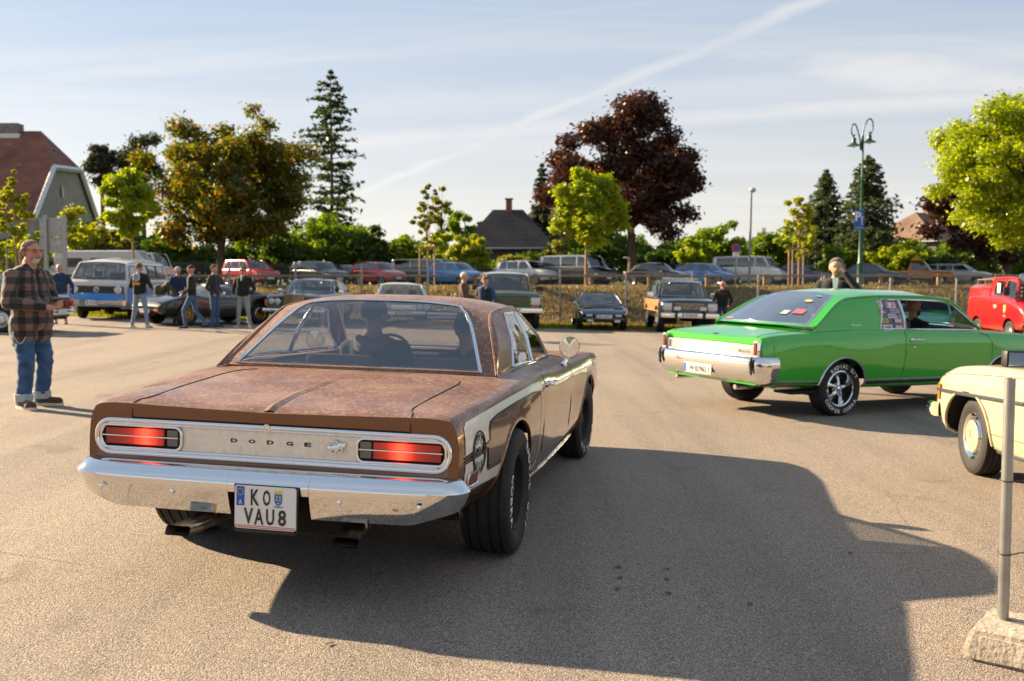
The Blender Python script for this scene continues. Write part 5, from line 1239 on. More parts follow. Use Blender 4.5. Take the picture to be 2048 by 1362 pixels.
def tan_details():
    ch = chrome()
    for sx in (1, -1):
        fn = lambda y, z, e=.002: (sx*(tanb.x(y, z)+e), y, z)
        wheel(TC, (sx*.735, 3.87, .325), .325, .20, .195, 'hubcap', sx, steer=rad(9))
        wheel(TC, (sx*.745, 1.05, .325), .325, .20, .195, 'hubcap', sx)
        g = G()
        for a, b in ((.1, .66), (1.44, 3.02), (3.045, 4.44)): g.tube([fn(y, float(np.interp(y, [0, 3, 4.6], [.70, .70, .665])), .006) for y in np.linspace(a, b, 18)], .013, 6, flat=1.4)
        g.o('side_trim', mat('grey_trim', (.10, .11, .13), .25, .6), TC, 60)
        g = G(); g.tube([fn(y, z, .0005) for y, z in ((3.03, .93), (3.035, .80), (3.035, .5), (3.03, .28))], .0035, 5); g.tube([fn(y, .40, .0005) for y in np.linspace(1.5, 3.5, 9)], .003, 5); g.tube([fn(y, float(tanb._row(y)[tanb.sh][2])-.035, .0005) for y in np.linspace(3.05, 4.5, 14)], .003, 5); g.o('door_gap', mat('panel_gap', (0, 0, 0)), TC, 60)
        g = G(); g.tube([fn(y, .262, .004) for y in np.linspace(1.45, 3.48, 12)], .018, 6); g.o('sill_trim', mat('grey_trim', (0, 0, 0)), TC, 60)
        for yc, zc, r_ in ARCH_T:
            g = G(); g.tube([(sx*(tanb.x(yc+r_*math.cos(a), zc+r_*math.sin(a))), yc+r_*math.cos(a), zc+r_*math.sin(a)) for a in np.linspace(-.1, math.pi+.1, 30)], .016, 6); g.o('arch_lip', TP, TC, 60)
        # wrap-round amber indicator, lamps
        g = G(); g.grid(np.array([[(sx*(tanb.x(min(y, 4.46), .66)+e), y, z) for z in (.585, .66, .725)] for y, e in ((4.345, .012), (4.40, .014), (4.46, .004), (4.495, -.06))])); fixn(g.o('indicator', mat('amber_lens', (.55, .16, .01), .2, 0, .5), TC, 40))
        round_lamp(TC, (sx*.58, 4.46, .66), .085, 1)
        g = G(); pth = [(sx*.55, 4.40, .485), (sx*.80, 4.54, .487), (sx*.885, 4.48, .49), (sx*.915, 4.38, .492)]
        P = []
        for i, p in enumerate(pth): 
            f = [1, 1, .98, .9][i]; P.append([(p[0]+dx*sx*(0 if i < 2 else .7), p[1]+dx*(1 if i < 2 else .6 if i == 2 else .1), p[2]+dz*f) for dx, dz in ((-.07, .07), (.0, .075), (.035, .05), (.045, .012), (.05, 0), (.042, -.02), (.02, -.055), (-.02, -.07), (-.07, -.07))])
        g.grid(np.array(P)); g.poly(P[-1]); fixn(g.o('front_bumper', ch, TC, 40))
        # black door mirror with glass facing back
        mx = sx*1.06
        g = G(); g.box((0, 0, 0), (.20, .085, .13), bev=.025); g.box((-sx*.13, .01, -.045), (.10, .06, .05), bev=.015); o = g.o('door_mirror', black(), TC); o.location = (mx, 2.92, 1.055); o.rotation_euler = (0, 0, 0)
        g = G(); g.box((0, -.0435, 0), (.165, .003, .10)); g.o('mirror_face', mat('mirror_glass', (.8, .83, .86), .02, 1), o, 0)
        g = G(); 
        for k in range(3): g.tube([(sx*y_, 3.06-.02*k, .965+.012*k) for y_ in np.linspace(.15, .78, 8)], .005, 5)
        g.o('scuttle_vent', ch, TC, 60)
    g = G(); g.box((0, 4.50, .69), (.42, .08, .30), bev=.02); g.o('grille', ch, TC)
    g = G(); g.tube([(x, 4.575, .485) for x in np.linspace(-.55, .55, 5)], .065, 10); g.o('bumper_bar', ch, TC, 60)
    g = G(); g.tube([(x, -.05+.06*abs(x)**3, .50) for x in np.linspace(-.86, .86, 13)], .065, 10); g.o('rear_bumper', ch, TC, 60)
    for sx in (1, -1): box_part(TC, 'tail_light', (sx*.62, .0, .72), (.36, .04, .16), mat('dark_red_lens', (0, 0, 0)))
    plate(TC, (0, -.09, .62), None, face=-1)
    seats(TC, [(1.75, 1.22, [-.36, .36]), (.95, 1.1, None)], .6); steering(TC, -.36, 2.45, .95)
    # star discs on the wheels
    cup = mat('pale_yellow_paint', (0, 0, 0))
    for wk in [c for c in TC.children if c.name.startswith('wheel')]:
        g = G(); b = .20/2*.80; g.lathe([(.137, b+.012), (.12, b+.018), (.05, b+.022), (.001, b+.023)], 28, 'x'); d = g.o('wheel_disc', cup, wk, 60)
        g = G(); g.tube([(b+.022, .052*math.cos(a), .052*math.sin(a)) for a in np.linspace(0, 2*math.pi, 25)[:-1]], .003, 5, closed=True)
        for k in range(3):
            a = math.pi/2+k*2*math.pi/3; g.tube([(b+.024, 0, 0), (b+.021, .05*math.cos(a), .05*math.sin(a))], [.006, .002], 5)
        g.o('wheel_star', ch, wk, 60)
tan_details()

# ------------------------------------------------------------------ everyday cars for the row and the upper lot
GLASS = glass('car_glass', (.30, .34, .35), .93)
GLASS_L = glass('car_glass_clear', (.62, .67, .66), .93)
SHAPES = {
 # rows: (y fraction, width factor, sill z, shoulder z, top z); cabin: windscreen base y,z; roof front y; roof rear y; glass base y,z; side split
 'hatch': dict(rows=[(0, .82, .40, .86, .88), (.04, .94, .30, .96, .98), (.25, 1, .24, .97, .99), (.55, 1, .22, .93, .97), (.74, 1, .22, .89, .98), (.90, .97, .24, .80, .88), (.97, .90, .26, .68, .75), (1, .78, .30, .56, .60)], cab=(.80, .99, .585, .10, .015, .99), split=(.42,), wr=.72, wb=.86, ax=(.17, .81), wh=.31),
 'suv': dict(rows=[(0, .84, .46, .95, .97), (.04, .95, .36, 1.06, 1.08), (.25, 1, .30, 1.06, 1.08), (.55, 1, .28, 1.03, 1.07), (.74, 1, .28, 1.00, 1.08), (.90, .97, .30, .93, 1.00), (.97, .92, .34, .80, .88), (1, .82, .40, .66, .72)], cab=(.78, 1.09, .59, .07, .01, 1.08), split=(.46, .24), wr=.74, wb=.87, ax=(.18, .81), wh=.36),
 'sedan': dict(rows=[(0, .84, .36, .82, .86), (.03, .93, .28, .90, .94), (.20, 1, .24, .93, .97), (.55, 1, .22, .91, .96), (.74, 1, .22, .88, .97), (.90, .97, .24, .80, .88), (.97, .90, .26, .70, .77), (1, .80, .30, .58, .64)], cab=(.74, .985, .555, .27, .14, .97), split=(.42,), wr=.72, wb=.86, ax=(.19, .81), wh=.315),
 'van': dict(rows=[(0, .90, .40, 1.05, 1.07), (.03, .97, .32, 1.16, 1.18), (.3, 1, .28, 1.16, 1.18), (.70, 1, .28, 1.14, 1.17), (.84, 1, .28, 1.06, 1.15), (.93, .97, .30, .92, 1.00), (.98, .92, .34, .76, .84), (1, .84, .40, .64, .70)], cab=(.88, 1.16, .73, .02, .005, 1.17), split=(.62, .36), wr=.84, wb=.90, ax=(.19, .82), wh=.33),
 'boxvan': dict(rows=[(0, .92, .38, 1.08, 1.10), (.02, .98, .32, 1.14, 1.16), (.3, 1, .30, 1.14, 1.16), (.80, 1, .30, 1.12, 1.15), (.93, 1, .32, 1.04, 1.12), (.99, .96, .36, .98, 1.06), (1, .92, .40, .95, 1.0)], cab=(.985, 1.08, .87, .03, .005, 1.14), split=(.66, .35), wr=.86, wb=.93, ax=(.20, .74), wh=.33),
}
def auto(name, label, cat, loc, yaw, L, W, Hh, paint, shape='hatch', group=None, glass_m=None, plate_txt=None, rimst='multi', roofm=None, tilt=False, sides_kind='g', trimm=None, front='modern', wscale=1., n_wheel=20, inside=True, extra=None, body_mats=None):
    t = thing(name, label, cat, loc, yaw, group, tilt)
    S = SHAPES[shape]; k = Hh/1.5 if shape in ('hatch', 'sedan') else Hh/1.68 if shape == 'suv' else Hh/1.92
    rows = [(y*L, f, a*k, b*k, c*k) for y, f, a, b, c in S['rows']]
    B = Body(std(L, W, rows), 34, 2)
    wr = S['wh']*wscale*(k if shape != 'boxvan' else 1); axr, axf = S['ax'][0]*L, S['ax'][1]*L
    arches = [(axr, wr, wr+.055), (axf, wr, wr+.055)]
    B.build(t, paint, arches, name='body')
    c = S['cab']; w2 = W/2; gm = glass_m or GLASS
    yw, zw, yf, yr, yb, zb = c[0]*L, c[1]*k, c[2]*L, c[3]*L, c[4]*L, c[5]*k
    ch = [(yw, zw, S['wb']*w2, yw-.22, zw-.03), (yf, Hh-.045, S['wr']*w2, yf-.06, Hh-.085), ((yf+yr)/2, Hh, (S['wr']+.02)*w2, (yf+yr)/2, Hh-.06), (yr, Hh-.05, (S['wr']-.01)*w2, yr+.04, Hh-.09), (yb, zb, S['wb']*w2, yb+.05, zb-.02)]
    sd = [(yw-.22, yf-.06, 'g')]
    for s_ in S['split']: sd += [(s_*L+.05, s_*L+.03, 'p'), (s_*L-.05, s_*L-.03, sides_kind if s_ == S['split'][-1] and sides_kind != 'g' else 'g')]
    sd += [(yb+.30, yr+.24, 'p'), (yb+.05, yr+.04, 'p')]
    cabin(t, ch, gm, roofm or paint, sides=sd, belt=lambda y: (S['wb']*w2, B.top(y, S['wb']*w2)), ncol=6, trim=trimm, vg=(.93, .90), pillar_r=.03)
    for sx in (-1, 1):
        for y in (axr, axf): wheel(t, (sx*(w2-.11), y, wr), wr, .20, wr*.66, rimst, sx, n=n_wheel)
        box_part(t, 'door_mirror', (sx*(w2+.06), yw-.35, zw+.06*k), (.17, .09, .12), paint if front == 'modern' else chrome(), .03)
        fx = lambda y, z: sx*(B.x(y, z)+.002)
        g = G()
        for s_ in (S['split'][0]*L, min(yw-.05, axf-.48)): g.tube([(fx(s_, z), s_, z) for z in np.linspace(B._row(s_)[2][2]+.05, B._row(s_)[B.sh-1][2], 6)], .006, 4)
        g.o('door_gap', mat('panel_gap', (0, 0, 0)), t, 60)
        g = G(); g.box((fx(S['split'][0]*L+.16, .80*k), S['split'][0]*L+.16, .80*k), (.03, .16, .03), bev=.01); g.o('door_handle', paint, t)
        if front == 'modern':
            zf = rows[-2][3]; z1 = zf*.93
            g = G(); P = []
            for y, e in ((L*.915, .010), (L*.955, .016), (L*.985, .004)):
                P.append([(sx*(B.x(y, z)+e), y, z) for z in (z1-.10*k, z1-.04*k, z1+.03*k)])
            P.append([(sx*w2*.62, L*1.003, z) for z in (z1-.15*k, z1-.12*k, z1-.07*k)])
            g.grid(np.array(P)); fixn(g.o('headlight', mat('lamp_glass', (.55, .57, .55), .12, .2), t, 40))
            g = G(); P = [[(sx*(B.x(y, z)+.008), y, z) for z in (.70*k, .80*k, .92*k)] for y in (.02*L, .045*L, .08*L)]+[]
            g.grid(np.array(P)); fixn(g.o('tail_light', mat('red_lamp', (.35, .012, .01), .2, 0, .4), t, 40))
    if front == 'modern':
        box_part(t, 'grille', (0, L*.995, .50*k), (W*.52, .06, .13*k), black(), .02); box_part(t, 'lower_intake', (0, L*.995, .32*k), (W*.62, .08, .10*k), black(), .02)
    plate(t, (0, L+.025, .46*k), plate_txt, .52, .115, 1)
    plate(t, (0, -.01, .72*k), None, .52, .115, -1)
    if inside:
        seats(t, [(L*.47, Hh-.28, [-.37*W/1.75, .37*W/1.75]), (L*.22, Hh-.40, None)], .75*k)
        steering(t, -.37, L*.60, zw+.02)
    t['len'] = L; del t['len']
    return t, B, dict(L=L, W=W, H=Hh, yw=yw, zw=zw, k=k, wr=wr, axf=axf, axr=axr)
UP = BANK+.01
def facing(px, py, Y, yaw, L): 
    """root point of a car whose nose is seen at photo column px, at distance Y"""
    p = at(px, py, Y); return p
def upper(px, Y, L, W, yaw):
    """centre of the car at column px"""
    p = at(px, 575, Y); return (p.x-math.sin(yaw)*L/2, p.y-math.cos(yaw)*L/2, UP)
def lot(px, Y, L, yaw, f=.5):
    p = at(px, 640, Y); x, y = p.x-math.sin(yaw)*L*f, p.y-math.cos(yaw)*L*f; return (x, y, gz(x))
PT = lambda n, c, m=.2: metal_paint(n, c, m, .25, .02)
GRP = 'cars parked on the upper lot behind the fence'
auto('parked_car', 'red SUV parked behind the fence above the man in the grey jeans', 'car', upper(502, 66, 4.5, 1.85, rad(132)), rad(132), 4.5, 1.85, 1.70, PT('red_paint', (.46, .012, .016)), 'suv', GRP)
auto('parked_car', 'dark grey SUV behind the fence between the two red cars', 'car', upper(638, 66, 4.4, 1.82, rad(132)), rad(132), 4.4, 1.82, 1.62, PT('dark_grey_paint', (.035, .038, .042), .5), 'suv', GRP)
auto('parked_car', 'dark maroon car behind the fence half hidden beside the dark grey SUV', 'car', upper(688, 73, 4.4, 1.8, rad(132)), rad(132), 4.4, 1.8, 1.5, PT('maroon_paint', (.07, .010, .02)), 'hatch', GRP)
auto('parked_car', 'red compact hatchback behind the fence right of the tall fir', 'car', upper(757, 66, 4.0, 1.75, rad(132)), rad(132), 4.0, 1.75, 1.56, PT('red_paint', (0, 0, 0)), 'hatch', GRP)
auto('minibus', 'long dark minibus with pale roof behind the light blue compact car', 'van', upper(850, 77, 5.2, 1.95, rad(118)), rad(118), 5.2, 1.95, 2.0, PT('grey_blue_paint', (.06, .075, .10)), 'boxvan', GRP, roofm=PT('silver_paint', (.42, .43, .44), .6))
auto('parked_car', 'light blue compact hatchback behind the fence left of the white SUV', 'car', upper(912, 66, 4.0, 1.74, rad(132)), rad(132), 4.0, 1.74, 1.54, PT('sky_blue_paint', (.03, .28, .66)), 'hatch', GRP)
auto('parked_car', 'white SUV behind the fence above the old two-tone off-roader', 'car', upper(1056, 66, 4.5, 1.85, rad(132)), rad(132), 4.5, 1.85, 1.66, PT('white_paint', (.62, .62, .60), 0), 'suv', GRP)
auto('passenger_van', 'black passenger van behind the fence with the small lime tree in front', 'van', upper(1155, 65, 5.1, 1.95, rad(132)), rad(132), 5.1, 1.95, 1.98, PT('black_paint', (.014, .014, .016), .3), 'van', GRP, roofm=PT('silver_paint', (0, 0, 0)))
auto('parked_car', 'black car with sunlit side behind the fence above the wood-sided wagon', 'car', upper(1314, 65, 4.4, 1.78, rad(132)), rad(132), 4.4, 1.78, 1.48, PT('black_paint', (0, 0, 0)), 'sedan', GRP)
auto('parked_car', 'blue hatchback behind the fence beside the cream panel van', 'car', upper(1412, 66, 4.3, 1.78, rad(132)), rad(132), 4.3, 1.78, 1.48, PT('mid_blue_paint', (.04, .16, .46)), 'hatch', GRP)
auto('panel_van', 'cream panel van with one rear side window on the upper lot', 'van', upper(1500, 67, 4.8, 1.84, rad(122)), rad(122), 4.8, 1.84, 1.96, PT('cream_paint', (.68, .65, .57), 0), 'van', GRP)
auto('parked_car', 'dark blue saloon behind the fence right of the cream panel van', 'car', upper(1606, 67, 4.6, 1.78, rad(125)), rad(125), 4.6, 1.78, 1.44, PT('deep_blue_paint', (.025, .04, .13)), 'sedan', GRP)
auto('parked_car', 'dark saloon behind the foot of the green lamp post', 'car', upper(1745, 67, 4.6, 1.78, rad(125)), rad(125), 4.6, 1.78, 1.46, PT('slate_paint', (.04, .05, .07), .4), 'sedan', GRP)
auto('parked_car', 'white car behind the fence between orange pickup and red fire engine', 'car', upper(1915, 71, 4.6, 1.8, rad(125)), rad(125), 4.6, 1.8, 1.52, PT('white_paint', (0, 0, 0)), 'suv', GRP)
auto('parked_car', 'white van parked behind the bare signboard', 'van', upper(118, 67, 4.8, 1.9, rad(132)), rad(132), 4.8, 1.9, 1.95, PT('white_paint', (0, 0, 0)), 'van', GRP)
# orange pickup with a yellow roof board
def pickup():
    yw = rad(112); t = thing('pickup_truck', 'orange breakdown pickup with a yellow board on its roof', 'pickup', upper(1830, 69, 5.0, 1.8, yw), yw, GRP)
    m = PT('orange_paint', (.55, .17, .02), 0); B = Body(std(5.0, 1.78, [(0, .95, .50, .98, 1.0), (.1, .98, .45, 1.0, 1.02), (1.9, 1, .40, 1.0, 1.02), (3.4, 1, .36, .98, 1.02), (4.5, .97, .36, .92, .98), (4.92, .92, .40, .84, .90), (5.0, .86, .44, .76, .80)]), 30, 2)
    B.build(t, m, [(1.1, .36, .42), (4.05, .36, .42)], hole=(.12, 1.85, .72))
    g = G(); g.box((0, 1.0, .62), (1.5, 1.8, .04)); g.o('load_bed', void(), t)
    cabin(t, [(3.62, 1.02, .78, 3.42, 1.0), (3.05, 1.60, .62, 3.0, 1.56), (2.6, 1.64, .63, 2.6, 1.58), (2.25, 1.60, .62, 2.25, 1.56), (2.0, 1.02, .76, 2.0, 1.0)], GLASS_L, m, sides=[(3.42, 3.0, 'g'), (2.15, 2.35, 'p'), (2.0, 2.25, 'p')], belt=lambda y: (.78, B.top(y, .78)), ncol=6, pillar_r=.03)
    g = G(); P = np.array([[(x, 2.55+.42*math.cos(a), 1.68+.42*math.sin(a)) for a in (math.pi, math.pi/2, 0)] for x in (-.85, .85)]); g.grid(P); g.poly([tuple(p) for p in P[0]]); g.poly([tuple(p) for p in P[1]][::-1]); rb = g.o('roof_board', mat('board_yellow', (.55, .38, .015), .5), t, 0); fixn(rb)
    g = G()
    for z, tx, w in ((.28, 'PANNENHILFE', 1.4), (.13, 'ABSCHLEPPDIENST', 1.4)): put(g, text(tx, .09, w, .01), lambda a, b: (a, 2.55-.42*(1-(z+b)/.42)-.005, 1.68+z+b))
    for z, tx, w in ((.28, 'PANNENHILFE', 1.4), (.13, 'ABSCHLEPPDIENST', 1.4)): put(g, text(tx, .09, w, .01), lambda a, b: (-a, 2.55+.42*(1-(z+b)/.42)+.005, 1.68+z+b))
    g.o('board_lettering', black(), rb, 0)
    for sx in (-1, 1):
        for y in (1.1, 4.05): wheel(t, (sx*.77, y, .36), .36, .22, .22, 'steel', sx, n=20)
        box_part(t, 'headlight', (sx*.62, 4.97, .72), (.22, .06, .16), mat('lamp_glass', (0, 0, 0)), .02); box_part(t, 'door_mirror', (sx*1.0, 3.2, 1.12), (.16, .08, .16), black(), .02)
        box_part(t, 'tail_light', (sx*.78, -.01, .80), (.12, .04, .22), mat('red_lamp', (0, 0, 0)), .01)
        g = G(); g.grid(np.array([[(sx*(B.x(y, z)+.004), y, z) for z in (.50, .64, .70)] for y in np.linspace(1.55, 3.6, 8)])); g.o('white_flank', PT('white_paint', (0, 0, 0)), t, 40)
    box_part(t, 'grille', (0, 5.0, .68), (.9, .04, .14), black(), .01); box_part(t, 'bumper', (0, 5.03, .45), (1.7, .12, .14), chrome(), .03)
    seats(t, [(2.4, 1.35, [-.35, .35])], .8)
pickup()

# ------------------------------------------------------------------ the classic cars in the row in front of the fence
RGRP = 'classic cars in the row along the grass'
def lamp_pair(t, xs, y, z, r=.085):
    for x in xs: round_lamp(t, (x, y, z), r, 1, nn=16)
def camper_van():
    yw = rad(177); L, W, Hh = 4.55, 1.88, 2.0
    blue = PT('camper_blue', (.008, .25, .78), 0); wht = PT('camper_white', (.60, .59, .57), 0)
    t = thing('camper_van', 'old white and blue camper van facing the car park', 'van', lot(194, 31.6, L, yw, 1.0), yw, RGRP, True)
    secs = lambda a: a
    B = Body(std(L, W, [(0, .93, .38, 1.22, 1.24), (.06, .99, .32, 1.28, 1.29), (1.5, 1, .30, 1.28, 1.29), (3.9, 1, .30, 1.28, 1.29), (4.30, 1, .32, 1.26, 1.29), (4.48, .985, .36, 1.22, 1.25), (4.55, .96, .42, 1.16, 1.20)]), 34, 3)
    B.build(t, wht, [(1.05, .33, .39), (3.55, .33, .39)])
    for sx in (1, -1):            # blue lower half
        g = G(); ys = [y for y in B.ys if .05 < y <= 4.48]; P = [[(sx*(B.x(y, z)+.006), y, z) for z in np.linspace(.42, 1.04, 7)] for y in ys]
        kp = [[min(math.hypot((ys[i]+ys[i+1])/2-yc, (P[i][j][2]+P[i][j+1][2])/2-.33) for yc in (1.05, 3.55)) > .41 for j in range(6)] for i in range(len(ys)-1)]
        g.grid(np.array(P), keep=kp); fixn(g.o('blue_flank', blue, t, 40))
    g = G(); P = [[(x, 4.555+.03*(1-(x/.9)**2)-.0*z, z) for x in np.linspace(-.885, .885, 13)] for z in np.linspace(.44, .86, 6)]; g.grid(np.array(P)); fixn(g.o('blue_front', blue, t, 40))
    g = G(); g.prism(rrect(-.84, .85, .84, 1.07, .05, 3), lambda a, b, d: (a, d, b), 4.585, 4.605); gr = g.o('grille', black(), t, 30); fixn(gr)
    g = G()
    for i in range(5): g.box((0, 4.607, .875+i*.04), (1.2, .008, .010))
    g.o('grille_bar', mat('grille_grey', (.06, .06, .06), .5), gr)
    g = G(); g.tube([(.075*math.cos(a), 4.618, .96+.075*math.sin(a)) for a in np.linspace(0, 2*math.pi, 21)[:-1]], .010, 5, closed=True)
    for sx in (1, -1):
        g.tube([(sx*.035, 4.618, 1.02), (0, 4.618, .965)], .008, 5); g.tube([(sx*.062, 4.618, .995), (sx*.032, 4.618, .90), (0, 4.618, .95)], .008, 5)
    g.o('round_emblem', chrome(), gr, 60)
    lamp_pair(t, (-.68, .68), 4.60, .96, .105)
    for sx in (1, -1): box_part(t, 'indicator', (sx*.78, 4.58, .62), (.17, .04, .09), mat('amber_pale', (.55, .35, .18), .2), .01)
    cabin(t, [(4.47, 1.26, .88, 4.30, 1.27), (3.98, 1.86, .74, 3.90, 1.80), (2.2, 2.0, .76, 2.2, 1.88), (.25, 1.95, .75, .28, 1.84), (.03, 1.26, .90, .06, 1.26)], GLASS_L, wht, gf=(.05, .88), sides=[(4.28, 3.90, 'g'), (3.32, 3.30, 'p'), (3.22, 3.22, 'g'), (2.30, 2.30, 'p'), (2.20, 2.20, 'g'), (1.32, 1.32, 'p'), (1.22, 1.22, 'g'), (.35, .38, 'p'), (.06, .28, 'p')], belt=lambda y: (.91, B.top(y, .90)), zlim=(.10, .82), ncol=8, pillar_r=.035, trim=black(), trim_r=.02)
    g = G(); P = [(-.92, .47), (.92, .47), (.94, .50), (.94, .59), (.92, .62), (-.92, .62), (-.94, .59), (-.94, .50)]
    g.prism(P, lambda a, b, d: (a, d-.0, b), 4.56, 4.70); fixn(g.o('front_bumper', chrome(), t, 30)); plate(t, (0, 4.715, .545), 'KR 4960 A', .52, .11, 1)
    for sx in (1, -1):
        for y in (1.05, 3.55): wheel(t, (sx*.80, y, .33), .33, .20, .20, 'steel', sx, n=22)
        box_part(t, 'door_mirror', (sx*1.06, 3.98, 1.30), (.13, .06, .22), black(), .02)
        g = G()
        for k in (0, 1): g.tube([(sx*(.06+.42*k), 4.47, 1.28), (sx*(.38+.40*k), 4.42, 1.36)], .008, 4)
        g.o('wiper', black(), t)
    seats(t, [(3.2, 1.55, [-.45, .45]), (1.6, 1.5, None)], .9); steering(t, -.45, 3.85, 1.22, .21); plate(t, (0, -.01, .7), None, face=-1)
    box_part(t, 'cab_floor', (0, 2.3, 1.26), (1.7, 4.1, .02), void(), .004)
    g = G(); g.box((0, 2.0, .36), (1.3, 3.8, .14)); g.o('chassis', void(), t)
camper_van()
def black_sports():
    yw = rad(217); L, W = 4.5, 1.78; bp = PT('black_gloss', (.009, .009, .010), .2)
    t = thing('sports_car', 'low black classic sports car with gold wheels behind the standing men', 'car', lot(420, 30.8, L, yw, .5), yw, RGRP, True)
    B = Body(std(L, W, [(0, .80, .40, .80, .86), (.2, .93, .32, .88, .94), (.9, 1, .26, .92, .96), (1.7, .97, .24, .84, .88), (2.7, .96, .24, .82, .88), (3.5, 1, .26, .90, .90), (4.05, .97, .28, .80, .82), (4.4, .90, .34, .66, .70), (4.5, .78, .40, .54, .57)]), 40, 3); B.build(t, bp, [(1.0, .34, .38), (3.65, .34, .38)])
    cabin(t, [(2.95, .88, .76, 2.75, .87), (2.25, 1.19, .58, 2.2, 1.16), (1.9, 1.22, .59, 1.9, 1.17), (1.5, 1.19, .57, 1.5, 1.14), (.75, .94, .66, .85, .93)], GLASS_L, bp, sides=[(2.75, 2.2, 'g'), (1.72, 1.65, 'p'), (.85, 1.5, 'p')], belt=lambda y: (.77, B.top(y, .76)), ncol=6, trim=chrome(), trim_r=.012)
    gold = mat('wheel_gold', (.55, .36, .10), .3, .9)
    for sx in (1, -1):
        for y in (1.0, 3.65):
            w = wheel(t, (sx*.76, y, .335), .335, .24, .20, 'multi', sx, n=22)
            g = G(); g.lathe([(.198, .108), (.186, .116), (.176, .10)], 22, 'x'); 
            for i in range(10):
                a = 2*math.pi*i/10; g.box((.085, math.cos(a)*.11, math.sin(a)*.11), (.02, .15, .026), (a, 0, 0))
            g.o('gold_spokes', gold, w)
        g = G(); g.box((sx*.52, 4.36, .66), (.34, .14, .08), bev=.02); g.o('headlight_door', bp, t)
        box_part(t, 'indicator', (sx*.56, 4.50, .46), (.22, .04, .05), mat('amber_lens', (0, 0, 0)), .01); box_part(t, 'door_mirror', (sx*.96, 2.5, .96), (.15, .08, .10), chrome(), .02); box_part(t, 'tail_light', (sx*.5, -.01, .68), (.30, .04, .12), mat('red_lamp', (0, 0, 0)), .02)
    box_part(t, 'grille', (0, 4.49, .44), (.9, .06, .10), void(), .01); plate(t, (0, 4.535, .42), 'W 944 LL', .50, .11, 1); seats(t, [(1.9, 1.02, [-.35, .35])], .6); plate(t, (0, -.01, .55), None, face=-1)
black_sports()
def limousine():
    yw = rad(182); L, W, Hh = 5.3, 1.9, 1.48; dk = PT('limo_dark', (.022, .024, .030), .4); gold = PT('limo_gold', (.20, .13, .065), .5)
    t = thing('limousine', 'dark limousine with upright gold grille facing the car park', 'car', lot(588, 31.0, L, yw, 1.0), yw, RGRP, True)
    B = Body(std(L, W, [(0, .88, .38, .88, .92), (.1, .95, .30, .94, .97), (1.0, 1, .26, .98, 1.0), (2.8, 1, .24, .98, 1.0), (3.6, 1, .26, .97, 1.02), (4.8, .98, .30, .93, .99), (5.2, .95, .34, .90, .95), (5.3, .92, .38, .86, .90)]), 34, 3); B.build(t, dk, [(1.2, .35, .40), (4.3, .35, .40)])
    cabin(t, [(3.55, 1.03, .80, 3.36, 1.01), (2.85, 1.44, .66, 2.8, 1.40), (2.2, 1.49, .68, 2.2, 1.43), (1.4, 1.47, .67, 1.4, 1.41), (.7, 1.0, .82, .8, .99)], GLASS_L, PT('limo_roof', (.05, .055, .07), .4), sides=[(3.36, 2.8, 'g'), (2.35, 2.3, 'p'), (2.25, 2.2, 'g'), (1.3, 1.5, 'p'), (.8, 1.4, 'p')], belt=lambda y: (.82, B.top(y, .81)), ncol=8, trim=chrome(), trim_r=.014)
    g = G(); g.box((0, 5.32, .72), (.66, .14, .52), bev=.02); gr = g.o('grille_shell', gold, t)
    g = G()
    for i in range(15): g.box((-.28+i*.04, 5.395, .71), (.012, .02, .44))
    g.o('grille_bar', mat('gold_bar', (.30, .20, .10), .3, .7), gr); g = G(); g.lathe([(.03, 0), (.02, .02), (.012, .08), (.02, .12), (.001, .15)], 8, 'z', (0, 5.30, .98)); g.o('bonnet_mascot', chrome(), t, 60)
    for sx in (1, -1):
        for x in (.52, .72): round_lamp(t, (sx*x, 5.30, .74), .085, 1, nn=14)
        box_part(t, 'indicator', (sx*.89, 5.27, .70), (.08, .08, .20), mat('amber_lens', (0, 0, 0)), .02); box_part(t, 'door_mirror', (sx*1.02, 3.2, 1.06), (.16, .08, .12), chrome(), .02)
        for y in (1.2, 4.3): wheel(t, (sx*.80, y, .345), .345, .21, .20, 'hubcap', sx, n=20)
        box_part(t, 'tail_light', (sx*.8, -.01, .75), (.14, .04, .22), mat('red_lamp', (0, 0, 0)), .01)
    g = G(); g.tube([(x, 5.42-.10*abs(x)**3, .46) for x in np.linspace(-.96, .96, 13)], .075, 8); g.o('front_bumper', chrome(), t, 60); plate(t, (0, 5.51, .46), 'W 1983 RR', .52, .11, 1); plate(t, (0, -.01, .6), None, face=-1)
    seats(t, [(2.3, 1.22, [-.4, .4]), (1.2, 1.15, None)], .7); steering(t, -.42, 3.0, 1.04)
limousine()
